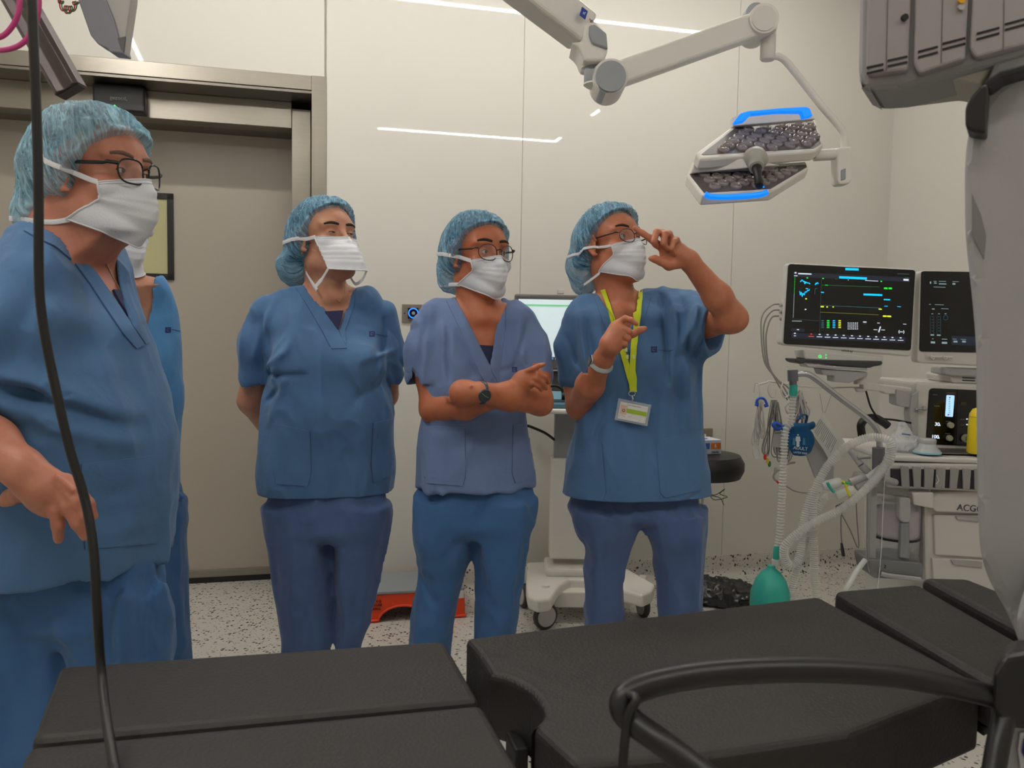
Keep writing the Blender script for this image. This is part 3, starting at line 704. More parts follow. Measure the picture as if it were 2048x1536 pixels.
def mask_part(h, root, loose=False, wide=1.0, seed=0, top=-.003, bot=-.126, ties=True, bvh=None, sag=0.0):
    c = h.sc; NU, NV = 41, 33; top_p = []
    for j in range(NV):
        t = j / (NV - 1)
        if loose:
            zc = -.010 + (-.122 + .010) * t; yc = .112 + .030 * math.sin(min(t * 1.8, 1) * math.pi / 2) + .028 * t; ws = (.072 - .004 * t) * wide; ys = .052 + .045 * t; pw = 1.5; zs = .0 + (-.104) * t
        else:
            zc = top + (bot - top) * t
            yc = .112 + .020 * math.sin(math.pi * min(t * 1.25, 1) * .55) - .040 * max(0, t - .5) ** 1.4 / .5 ** 1.4
            ws = (.061 + .001 * t) * wide
            ys = .062 + .004 * math.sin(math.pi * min(1, t * 1.6)) - .060 * max(0, t - .45) / .55; pw = 1.7 + .3 * t
            zs = (top - .014) + ((-.080) - (top - .014)) * t
        for i in range(NU):
            s_ = -1 + 2 * i / (NU - 1); a = abs(s_)
            x = ws * s_ * (1 - .1 * (1 - a) * 0); y = yc + (ys - yc) * a ** pw; z = zc + (zs - zc) * a ** 1.6
            nose = .010 * math.exp(-((s_ / .22) ** 2)) * math.exp(-((t - .12) / .28) ** 2) * (0 if loose else 1)
            ple = 0
            for k, tk in enumerate((.36, .5, .64)): ple += .0050 * max(0, 1 - abs((t - tk) / .08)) * (1 if t < tk else .15) * (.5 + .5 * (1 - a ** 3))
            if loose: ple = sum(.004 * max(0, 1 - (t - tk) / .14) * (t >= tk) for tk in (.3, .45, .6, .75)) * .8
            wr = .0016 * math.sin(9 * s_ + 7 * t + seed) * math.sin(5 * t * 2 + seed) + .0012 * (a ** 3) * math.sin(t * 14 + 2 * seed)
            y += nose + ple + wr * (1.0 if not loose else .5)
            top_p.append(h.P(x, y, z))
    def push(q, gap):
        ctr = h.c + h.u * ((q - h.c) @ h.u); dr = q - ctr; L = np.linalg.norm(dr); dr = dr / L
        hit = bvh.ray_cast(Vector(ctr + dr * .25), Vector(-dr), .25)
        if hit[0] is not None:
            rr = np.linalg.norm(np.array(hit[0]) - ctr) + gap
            if rr > L and rr < .17: return ctr + dr * rr
        return q
    if bvh is not None:
        for gap in (.006, .0045):
            top_p = [push(q, gap) for q in top_p]; G_ = np.array(top_p).reshape(NV, NU, 3)
            for _ in range(2 if gap > .005 else 1):
                Q_ = G_.copy(); Q_[1:-1, 1:-1] = (G_[1:-1, 1:-1] * 2 + G_[:-2, 1:-1] * .4 + G_[2:, 1:-1] * .4 + G_[1:-1, :-2] + G_[1:-1, 2:]) / 4.8
                Q_[0, 1:-1] = (G_[0, :-2] + G_[0, 2:] + G_[0, 1:-1]) / 3; Q_[-1, 1:-1] = (G_[-1, :-2] + G_[-1, 2:] + G_[-1, 1:-1]) / 3; G_ = Q_
            top_p = [q for q in G_.reshape(-1, 3)]
        top_p = [push(q, .003) for q in top_p]
    fs = []; N = NU * NV; vs = list(top_p)
    nv = [h.P(0, -.0015, 0) - h.c] * N
    vs += [p + nv[0] for p in top_p]
    for j in range(NV - 1):
        for i in range(NU - 1):
            a, b, d, e = j * NU + i, j * NU + i + 1, (j + 1) * NU + i + 1, (j + 1) * NU + i
            fs += [(a, b, d, e), (N + e, N + d, N + b, N + a)]
    rg = [i for i in range(NU)] + [j * NU + NU - 1 for j in range(1, NV)] + [(NV - 1) * NU + i for i in range(NU - 2, -1, -1)] + [j * NU for j in range(NV - 2, 0, -1)]
    for a, b in zip(rg, rg[1:] + rg[:1]): fs.append((a, N + a, N + b, b))
    mb = MB(); mb.raw(vs, fs, MASKM, True); o = mb.build('face_mask', root)
    # stitched borders
    mb = MB(); edge = lambda idx: [np.array(top_p[i]) + (h.P(0, .0006, 0) - h.c) for i in idx]
    mb.tube(edge([i for i in range(NU)]), .0016, MASKB, n=6); mb.tube(edge([(NV - 1) * NU + i for i in range(NU)]), .0016, MASKB, n=6)
    for i in (0, NU - 1): mb.tube(edge([j * NU + i for j in range(NV)]), .0022, MASKB, n=6)
    mb.tube([np.array(top_p[2 * NU + i]) + (h.P(0, .0004, 0) - h.c) for i in range(NU)], .0006, mat('stitch', (190, 190, 196), .8), n=5)
    mb.build('border', o)
    return o, top_p, NU, NV
def tie(h, o, pts, w_=.0055, bvh=None, world=False):
    P = spline([np.array(p) if world else h.P(*p) for p in pts], 7); out = []
    for q in P:
        for b in (bvh or []):
            ctr = h.c + h.u * ((q - h.c) @ h.u) - .01 * h.f; dr = q - ctr; L = np.linalg.norm(dr); dr = dr / L
            hit = b.ray_cast(Vector(ctr + dr * .2), Vector(-dr), .2)
            if hit[0] is not None:
                rr = np.linalg.norm(np.array(hit[0]) - ctr) + .003
                if rr > L: q = ctr + dr * rr
        out.append(q)
    mb = MB(); mb.tube(out, w_ * h.sc, MASKB, n=8, flat=(1, .13), up=h.u); mb.build('tie', o)

def glasses(h, root, m, pd=.0345, w=.0235, hh=.021, sq=2.6, t=.0014, zc=.006, f0=.113, shape=0):
    mb = MB(); lens = MB(); loops = []
    for sg in (-1, 1):
        pts = []
        for k in range(36):
            a = 2 * math.pi * k / 36; ca, sa = math.cos(a), math.sin(a)
            r = (abs(ca) ** sq + abs(sa) ** sq) ** (-1 / sq)
            x = sg * pd + w * r * ca; z = zc + hh * r * sa * (1 if sa > 0 else 1.0)
            z -= .0 if sa > 0 else 0
            x += (-.0025 * sg) * (1 if sa < 0 else 0) * abs(sa)
            y = f0 - 7.0 * (abs(x) - .01) ** 2
            pts.append(h.P(x, y, z))
        mb.tube(pts, t * h.sc, m, n=8, closed=True); c = np.mean(pts, axis=0)
        vs = [c] + [c + (p - c) * .97 for p in pts]; fs = [(0, 1 + k, 1 + (k + 1) % 36) for k in range(36)]
        lens.raw(vs, fs, LENS, True)
        x0 = sg * (pd + w); mb.tube([h.P(x0, f0 - 7.0 * (abs(x0) - .01) ** 2, zc + hh * .55), h.P(sg * .071, f0 - .022, zc + hh * .55), h.P(sg * .0735, f0 - .03, zc + .01), h.P(sg * .083, -.0, .02), h.P(sg * .083, -.02, .008)], [t * 1.3 * h.sc] * 5, m, n=8, flat=(1.5, .8), up=h.u)
    mb.tube([h.P(-pd + w * .95, f0, zc + .006), h.P(0, f0 + .005, zc + .010), h.P(pd - w * .95, f0, zc + .006)], t * 1.1 * h.sc, m, n=8)
    o = mb.build('glasses', root); lens.build('lens', o); return o

def finger(fd, pts, r0=.0088, r1=.0066, k=.004):
    n = len(pts); rs = [r0 + (r1 - r0) * i / (n - 1) for i in range(n)]
    for i in range(n - 1):
        fd.cone(pts[i], pts[i + 1], rs[i], rs[i + 1], k)
def sleeve_tube(fd, pts, rs, k=.03): fd.chain(pts, rs, k)

def fold_fn(folds, nz=.004, sx=16, sz=5, seed=0, extra=None):
    """folds: list of (pixel a, pixel b, depth Y, width, amplitude): soft ridges (+) and valleys (-) in the cloth"""
    F = []; nz *= 1.25
    for (u0, v0, u1, v1, Y, w_, am) in folds: F.append((PY(u0, v0, Y), PY(u1, v1, Y), w_, am))
    def fn(x, y, z):
        wx = .03 * vnoise(x * 7, y * 7, z * 5, seed + 7); wz = .03 * vnoise(x * 6, y * 6, z * 6, seed + 8); x = x + wx; z = z + wz
        d = nz * 1.5 * (.7 - np.abs(vnoise(x * sx, y * sx, z * sz + 3.3, seed)) * 2.2) + nz * .9 * vnoise(x * sx * .5, y * sx * .5, z * sz * 1.3, seed + 1) + nz * .7 * (.6 - 1.6 * np.abs(vnoise(x * 20 + z * 9, y * 20, z * 12 - x * 8, seed + 3))) + nz * .25 * vnoise(x * 45, y * 45, z * 30, seed + 2); x = x - wx; z = z - wz
        for a, b, w_, am in F:
            ab = np.array([b[0] - a[0], b[2] - a[2]]); L = ab @ ab
            t = np.clip(((x - a[0]) * ab[0] + (z - a[2]) * ab[1]) / L, 0, 1)
            q = np.hypot(x - a[0] - t * ab[0], z - a[2] - t * ab[1])
            near = 1 / (1 + np.exp((y - a[1] - .09) / .02))
            d = d + 1.35 * am * np.exp(-(q / w_) ** 2) * (np.sin(np.pi * np.clip(t * .9 + .05, 0, 1)) ** .6) * near
        return d
    return fn
def shoes(root, feet):
    for (x, y, a) in feet:
        fd = Field((x - .2, y - .25, -.01), (x + .2, y + .25, .14), .007); c, s_ = math.sin(math.radians(a)), -math.cos(math.radians(a))
        d = np.array([c, s_, 0]); b = np.array([x, y, .045])
        fd.chain([b - d * .06, b + d * .06 + (0, 0, -.005), b + d * .15 + (0, 0, -.012)], [.043, .042, .036], .03)
        fd.custom(lambda X, Y, Z: Z - .004 + 0 * X + 0 * Y, fd.lo, fd.lo + .3, 0, 'sub')
        field_object(fd, 'clog', SHOE, root, 1)
def trousers(root, m, Y, top, crotch, legs, yaw=0, folds=(), seed=0, voxel=.006, bot=.07, ybias=0):
    """top: (z,cx,cy,a,b) rows of hips; legs: list of two lists of (u,v,r or None) measured edges (ul,ur,v)"""
    lo = np.array([9, 9, 9.]); hi = -lo; chains = []
    for L in legs:
        ch = []
        for (ul, ur, v) in L:
            a = PY(ul, v, Y); b = PY(ur, v, Y); c = (a + b) / 2; r = np.linalg.norm(a - b) / 2
            ch.append((c, r))
        c, r = ch[-1]; c2, r2 = ch[-2]; e = c + (c - c2) * ((c[2] - bot) / max(1e-6, c2[2] - c[2])) * .25; e = np.array([e[0], e[1], bot]); ch.append((e, r * .93)); chains.append(ch)
    T = np.array(top); X = [c[0][0] for ch in chains for c in ch]; Yy = [c[0][1] for ch in chains for c in ch]
    fd = Field((min(X + list(T[:, 1] - T[:, 3])) - .16, min(Yy + list(T[:, 2] - T[:, 4])) - .16, bot - .03), (max(X + list(T[:, 1] + T[:, 3])) + .16, max(Yy + list(T[:, 2] + T[:, 4])) + .16, T[:, 0].max() + .03), voxel)
    t0 = min(top); top = [(t0[0] - .025, t0[1], t0[2], t0[3] * .8, t0[4] * .8)] + list(top)
    fd.loft([tuple(t[:5]) + (math.radians(yaw), 2.2) for t in top], .03, cap=.03)
    for ch in chains:
        zz = [c[2] for c, r in ch]
        fd.loft([(c[2], c[0], c[1], r, r * 1.08, 0, 2.1) for c, r in ch], .03)
    fd.disp(fold_fn(list(folds), .005, 13, 3.2, seed), .02)
    o, bv = field_object(fd, 'trousers', m, root, 1, True)
    feet = [(ch[-1][0][0], ch[-1][0][1] + .0, 12) for ch in chains]
    return o, bv, feet
def rows(Y, L, yaw=0, ratio=.62, n=2.4, dY=None, shift=(0, 0)):
    """garment slices measured in the photograph: (u_left, u_right, v[, ratio[, dy]]) -> loft rows"""
    out = []
    yw = math.radians(yaw)
    for q in L:
        ul, ur, v = q[:3]; rt = q[3] if len(q) > 3 else ratio; dy = q[4] if len(q) > 4 else 0
        a = PY(ul, v, Y + dy); b = PY(ur, v, Y + dy); c = (a + b) / 2; ps = math.atan(c[0] / c[1]); w_ = abs(b[0] - a[0]) / 2 * math.cos(ps)
        A = w_ / math.sqrt(math.cos(yw + ps) ** 2 + rt ** 2 * math.sin(yw + ps) ** 2)
        out.append((c[2], c[0], c[1], A, A * rt, yw, n))
    return out
def emblem(pix, bv, root, m=NAVYP, s=7, txt=True):
    u, v = pix
    patch('emblem', [(u - s, v - s), (u - s, v + s)], [(u + s, v - s), (u + s, v + s)], bv, m, root, .0006, 4, 4, .0004)
    mb = MB(); ok = 0
    for (a, b) in (((u - s * .5, v + s * .4), (u + s * .3, v + s * .4)), ((u - s * .4, v - s * .35), (u + s * .5, v - s * .35)), ((u - s * .4, v - s * .35), (u - s * .5, v + s * .4))):
        h = line_on(None, [a, b], bv, .0008, mat('emblem_thread', (96, 126, 176), .8), None, 5, .0012)
        if h: mb.raw(h.v, h.f, mat('emblem_thread', (96, 126, 176), .8), True); ok = 1
    if ok: mb.build('emblem_motif', root)
def neck_v(td, a, b, c, yb, lo_y):
    def fn(X, Y_, Z):
        def hp(p, q, sg):
            e = np.array([q[0] - p[0], q[2] - p[2]]); e /= np.linalg.norm(e); return sg * ((X - p[0]) * e[1] - (Z - p[2]) * e[0])
        return np.maximum(np.maximum(hp(a, b, 1), hp(c, b, -1)), Y_ - yb)
    td.custom(fn, (a[0] - .02, lo_y, b[2]), (c[0] + .02, yb + .01, max(a[2], c[2]) + .12), .004, 'sub')
def hollow_hem(td, TR):
    i0, i1 = TR[0], TR[1]
    td.loft([(i0[0] - .03, i0[1], i0[2], i0[3] - .012, i0[4] - .012, i0[5], i0[6]), (i0[0] + .05, i0[1], i0[2], i0[3] - .013, i0[4] - .013, i0[5], i0[6])], 0, 'sub')

def like(fd):
    o = Field.__new__(Field); o.lo = fd.lo; o.h = fd.h; o.n = fd.n; o.D = np.full(fd.n, 1., np.float32); return o
def dress(fd, td, S, pts, y0, zc, off=.007, slope=1.3, nc=None, R=.085):
    """the skin of the neck opening lies just under the cloth, the covered trunk and arms stay inside it"""
    P = np.array(pts); r = fd._reg((P[:, 0].min() - .05, y0, P[:, 2].min() - .08), (P[:, 0].max() + .05, y0 + .4, zc + .055))
    nc = np.mean(P, axis=0) + (0, .1, 0) if nc is None else nc
    T0 = getattr(td, 'T0', td.D) + .004
    sl, X, Y, Z = r; rho = np.hypot(X - nc[0], Y - nc[1]); w_ = np.clip((R + np.maximum(Z - zc, 0) - rho) / .02, 0, 1); ramp = np.maximum(Z - zc, 0) * slope * w_
    fd.D[sl] = np.maximum(fd.D[sl], T0[sl] + off - ramp)
    X, Y, Z = [(fd.lo[i] + fd.h * np.arange(fd.n[i])) for i in range(3)]; X = X[:, None, None]; Y = Y[None, :, None]; Z = Z[None, None, :]
    ramp = np.maximum(Z - zc, 0) * slope * np.clip((R - np.hypot(X - nc[0], Y - nc[1])) / .02, 0, 1)
    fd.D = np.where(S < .010, np.maximum(fd.D, (td.D + .006 - ramp).astype(np.float32)), fd.D)
    z0 = int((zc - .09 - fd.lo[2]) / fd.h); z1 = int((zc + .05 - fd.lo[2]) / fd.h); sx = (sl[0], sl[1], slice(max(1, z0), z1)); A = fd.D[sx]
    for _ in range(22):
        B = A.copy(); B[1:-1, 1:-1, 1:-1] = (A[2:, 1:-1, 1:-1] + A[:-2, 1:-1, 1:-1] + A[1:-1, 2:, 1:-1] + A[1:-1, :-2, 1:-1] + A[1:-1, 1:-1, 2:] + A[1:-1, 1:-1, :-2]) / 6; A = B
    fd.D[sx] = A

THREAD_SHADE = mat('thread_shade_blue', (52, 80, 124), .8)  # stitching, coloured darker to paint in shade along band and pocket edges
_patch = patch
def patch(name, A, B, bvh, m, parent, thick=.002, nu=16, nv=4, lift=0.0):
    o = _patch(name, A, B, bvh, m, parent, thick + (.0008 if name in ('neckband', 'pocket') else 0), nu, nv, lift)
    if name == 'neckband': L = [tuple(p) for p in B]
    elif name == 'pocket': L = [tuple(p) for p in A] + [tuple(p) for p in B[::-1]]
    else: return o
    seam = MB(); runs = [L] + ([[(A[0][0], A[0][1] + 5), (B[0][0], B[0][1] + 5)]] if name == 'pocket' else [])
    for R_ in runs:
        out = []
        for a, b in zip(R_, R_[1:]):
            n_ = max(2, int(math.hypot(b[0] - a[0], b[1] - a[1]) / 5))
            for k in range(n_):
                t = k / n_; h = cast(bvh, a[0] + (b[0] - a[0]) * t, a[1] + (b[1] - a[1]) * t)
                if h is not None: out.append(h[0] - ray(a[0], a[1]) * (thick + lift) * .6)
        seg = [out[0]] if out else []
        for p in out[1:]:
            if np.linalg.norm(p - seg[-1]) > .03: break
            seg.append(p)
        if len(seg) > 3: seam.tube(seg, .0009, THREAD_SHADE, n=5)
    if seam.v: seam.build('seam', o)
    return o

def restore(td):
    """the trunk of the garment again, after the sleeve ends have been cut"""
    td.D = np.minimum(td.D, td.TO + td.delta)
# ------------------------------------------------------------------ large person at the left, hand on hip
def person_left():
    Y = 1.66
    root = empty('person', (PY(150, 1000, Y)[0], Y, 0), 'large person nearest the camera in blue scrubs, hand on hip, pale cap and black-rimmed glasses', 'person')
    h = Head(189, 362, Y, 75, 1, 0, 1.06)
    lo = np.array([PY(-190, 400, Y)[0], Y - .42, .50]); hi = np.array([PY(395, 400, Y)[0], Y + .40, 1.72])
    TR = rows(Y, [(-62, 354, 1125, .80), (-66, 358, 1050, .82), (-70, 361, 950, .86), (-66, 357, 850, .86), (-55, 345, 760, .82), (-45, 326, 690, .76), (-42, 303, 625, .70), (-32, 275, 570, .62), (-5, 246, 520, .55), (25, 205, 480, .5)], 66, n=2.3)
    fd = Field(lo, hi, .0031)
    fd.loft([(z, x, y, a - .015, b - .015, w_, n) for (z, x, y, a, b, w_, n) in TR], .02, cap=.03)
    fd.chain([PY(60, 590, Y - .13), PY(-5, 700, Y - .16)], [.062, .057], .02); fd.chain([PY(196, 585, Y + .13), PY(180, 720, Y + .16)], [.055, .052], .02)
    S = fd.D.copy()
    add_head(fd, h, male=True)
    fd.cone(h.P(0, -.04, -.03), PY(125, 510, Y), .072, .085, .03); fd.cone(h.P(0, .03, -.085), PY(190, 530, Y - .01), .046, .05, .05); fd.ell(PY(185, 565, Y - .02), (.06, .06, .06), None, .04)
    l = h.l
    shR = PY(60, 590, Y - .13); shL = PY(196, 585, Y + .13)
    fd.chain([shL, PY(180, 740, Y + .17), PY(180, 880, Y + .18), PY(190, 1010, Y + .15)], [.06, .052, .045, .034], .02); fd.ell(PY(192, 1050, Y + .14), (.03, .04, .05), None, .02)
    elb = PY(-95, 830, Y - .22); wr = PY(45, 938, Y - .275)
    fd.chain([shR, PY(-10, 720, Y - .18), elb], [.062, .056, .048], .02); fd.chain([elb, PY(-20, 888, Y - .25), wr], [.046, .044, .031], .02)
    Z = Y - .275; W = lambda u, v, d=0: PY(u, v, Z + d)
    fd.chain([wr, W(85, 975)], [.033, .032], .018); fd.ell(W(95, 985), (.052, .02, .042), [nrm((1, 0, -.62)), (0, 1, 0), nrm((.62, 0, 1))], .016)
    fd.chain([W(105, 1000), W(112, 1022, -.008), W(116, 1050, -.006), W(117, 1078, .006)], [.0135, .0118, .0106, .0084], .005)
    fd.chain([W(118, 990), W(136, 1014, -.010), W(155, 1046, -.008), W(170, 1072, .004)], [.0142, .0126, .0112, .0088], .005)
    fd.chain([W(128, 975), W(152, 1002, -.008), W(168, 1030, -.006), W(178, 1056, .004)], [.0142, .0128, .0112, .0088], .005)
    fd.chain([W(132, 962), W(158, 985, -.002), W(176, 1008, .004), W(186, 1032, .014)], [.0135, .012, .0108, .0086], .005)
    fd.chain([W(60, 965), W(40, 985, .02), W(22, 994, .03), W(8, 1003, .03)], [.02, .0155, .0132, .0098], .010)
    for (a, b) in (((100, 965), (120, 1000)), ((108, 958), (136, 992)), ((112, 950), (145, 980))): fd.cone(W(*a, -.017), W(*b, -.017), .003, .004, .006)
    td = like(fd)
    td.loft(TR, .02, cap=.012)
    td.TO = td.D.copy()
    td.cone(PY(75, 520, Y - .08), PY(190, 510, Y + .10), .062, .055, .05)
    td.chain([PY(62, 575, Y - .12), PY(20, 660, Y - .15), PY(-25, 765, Y - .18)], [.075, .082, .086], .05)
    td.chain([PY(196, 575, Y + .11), PY(182, 680, Y + .15), PY(180, 745, Y + .16)], [.064, .064, .060], .04)
    td.D = np.minimum(td.D, S - .0075)
    folds = [(20, 765, 110, 790, Y - .15, .014, -.016), (90, 785, 230, 870, Y - .15, .016, -.012), (60, 740, 240, 840, Y - .15, .020, .012), (60, 800, 250, 905, Y - .15, .022, .010), (110, 700, 200, 700, Y - .15, .03, -.006), (50, 590, 40, 720, Y - .15, .02, .008), (110, 560, 60, 740, Y - .15, .018, -.009), (230, 740, 262, 900, Y - .15, .02, -.006), (190, 1000, 280, 980, Y - .15, .012, -.005), (190, 1080, 300, 1060, Y - .15, .012, .005), (100, 620, 200, 640, Y - .15, .03, .006), (295, 720, 330, 900, Y - .15, .025, .006)]
    td.T0 = td.D.copy(); td.disp(fold_fn(folds, .0046, 8, 5, 51), .02); td.delta = td.D - td.T0
    dress(fd, td, S, [PY(62, 446, Y), PY(260, 650, Y)], Y - .3, PY(150, 530, Y)[2], off=.009, nc=PY(145, 480, Y), R=.12)
    bo, bvb = field_object(fd, 'body', SK1, root, 1, True)
    zc = PY(0, 790, Y - .18)[2]; xs = PY(48, 760, Y - .15)[0]
    td.custom(lambda X, Y_, Z_: np.maximum(Z_ - zc - .1 * (X - xs), X - xs) + 0 * Y_, (lo[0], lo[1], zc - .12), (xs, Y + .05, zc + .03), 0, 'sub')
    restore(td)
    # neck opening following the collar
    poly = [(55, 442), (86, 458), (125, 474), (167, 512), (193, 546), (224, 590), (262, 650), (246, 600), (236, 560), (230, 500), (205, 440), (120, 400), (60, 410)]
    PP = np.array([[PY(u, v, Y - .08)[0], PY(u, v, Y - .08)[2]] for u, v in poly])
    def neck(X, Y_, Z_):
        k_ = (Y - .08) / Y_; x = X * k_ + 0 * Z_; z = 1.25 + (Z_ - 1.25) * k_ + 0 * X; d = np.full(x.shape, 9.0); ins = np.zeros(d.shape, bool); n = len(PP)
        for i in range(n):
            a, b = PP[i], PP[(i + 1) % n]; e = b - a; t = np.clip(((x - a[0]) * e[0] + (z - a[1]) * e[1]) / (e @ e), 0, 1)
            d = np.minimum(d, np.hypot(x - a[0] - t * e[0], z - a[1] - t * e[1]))
            cnd = ((a[1] > z) != (b[1] > z)) & (x < (b[0] - a[0]) * (z - a[1]) / (b[1] - a[1] + 1e-12) + a[0]); ins ^= cnd
        d = np.where(ins, -d, d)
        return np.maximum(d, Y_ - (Y + .10)) + 0 * X
    td.custom(neck, (PP[:, 0].min() - .08, lo[1], PP[:, 1].min() - .04), (PP[:, 0].max() + .12, Y + .1, PP[:, 1].max() + .05), .004, 'sub')
    td.cone(h.P(0, -.03, -.06), PY(135, 470, Y), .075, .082, .006, 'sub')
    td.cone(PY(85, 1072, Y - .2), PY(84, 1200, Y - .25), .0015, .009, .002, 'sub')
    hollow_hem(td, TR)
    to, bvt = field_object(td, 'tunic', SCRUB, root, 1, True)
    G = SCRUB
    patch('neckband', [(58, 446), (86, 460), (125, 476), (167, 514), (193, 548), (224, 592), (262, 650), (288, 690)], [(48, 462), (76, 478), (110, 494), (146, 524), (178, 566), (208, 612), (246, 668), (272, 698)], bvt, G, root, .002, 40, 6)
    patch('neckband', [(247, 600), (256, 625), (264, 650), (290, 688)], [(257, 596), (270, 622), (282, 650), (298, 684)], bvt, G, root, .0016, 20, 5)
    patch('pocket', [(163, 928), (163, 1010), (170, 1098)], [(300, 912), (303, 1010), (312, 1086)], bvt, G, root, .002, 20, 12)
    patch('undershirt', [(222, 582), (236, 608), (256, 640)], [(246, 584), (254, 612), (262, 645)], [bvb], NAVY, root, .004, 12, 6, .004)
    o, mp, NU, NV = mask_part(h, root, seed=7, bvh=bvb, wide=1.06)
    _, bvc = cap_part(h, root, CAPL, bun=(-.02, -.095, -.06), bun_r=(.06, .040, .060), seed=27, prof=[(-.16, -.17), (-.12, -.13), (-.06, -.065), (-.025, -.052), (.0, -.04), (.02, -.0), (.05, .046), (.085, .076), (.12, .09)])
    tie(h, o, [(-.062, .060, -.016), (-.084, .0, .012), (-.088, -.02, .03)], bvh=[bvb, bvc], w_=.0045); tie(h, o, [(-.061, .006, -.081), (-.075, -.03, -.085), (-.06, -.09, -.075)], bvh=[bvb, bvc], w_=.0045)
    hair_part(h, root, HAIRG, [((-.03, -.085, -.03), (.05, .04, .05))], bald=1)
    eyes(h, root, .3, bvb, (.002, 0), browm=mat('eyebrow_grey', (112, 84, 70), .8)); glasses(h, root, mat('glasses_black', (22, 26, 28), .2), .0315, w=.0235, hh=.0215, sq=3.0, t=.0017)
    line_on('necklace', [(212, 528), (222, 548), (232, 566), (246, 590)], [bvb], .0010, mat('chain_silver', (170, 160, 150), .3, metal=.8), root, lift=.001)
    zp = lambda v: PY(150, v, Y)[2]; xc = PY(148, 655, Y)[0]
    to_, bvp, feet = trousers(root, SCRUB_T, Y, [(zp(1230), xc, Y, .15, .12), (zp(1190), xc, Y + .01, .16, .125), (zp(1130), xc, Y + .01, .155, .12), (zp(1060), xc, Y + .01, .14, .11)], 60,
        [[(-36, 156, 1168), (-42, 170, 1220), (-30, 180, 1300), (-15, 185, 1400), (0, 190, 1520), (5, 185, 1600)], [(140, 330, 1168), (140, 338, 1220), (150, 340, 1300), (165, 330, 1400), (175, 320, 1520), (180, 315, 1600)]],
        folds=[(265, 1170, 250, 1310, Y, .014, -.012), (290, 1160, 285, 1310, Y, .012, .010), (305, 1150, 310, 1310, Y, .012, -.010), (20, 1190, 30, 1400, Y, .014, -.008), (60, 1200, 60, 1500, Y, .016, .007), (110, 1190, 120, 1400, Y, .016, -.007), (200, 1190, 190, 1310, Y, .02, .006)], seed=15, voxel=.0055)
    shoes(root, feet)
person_left()
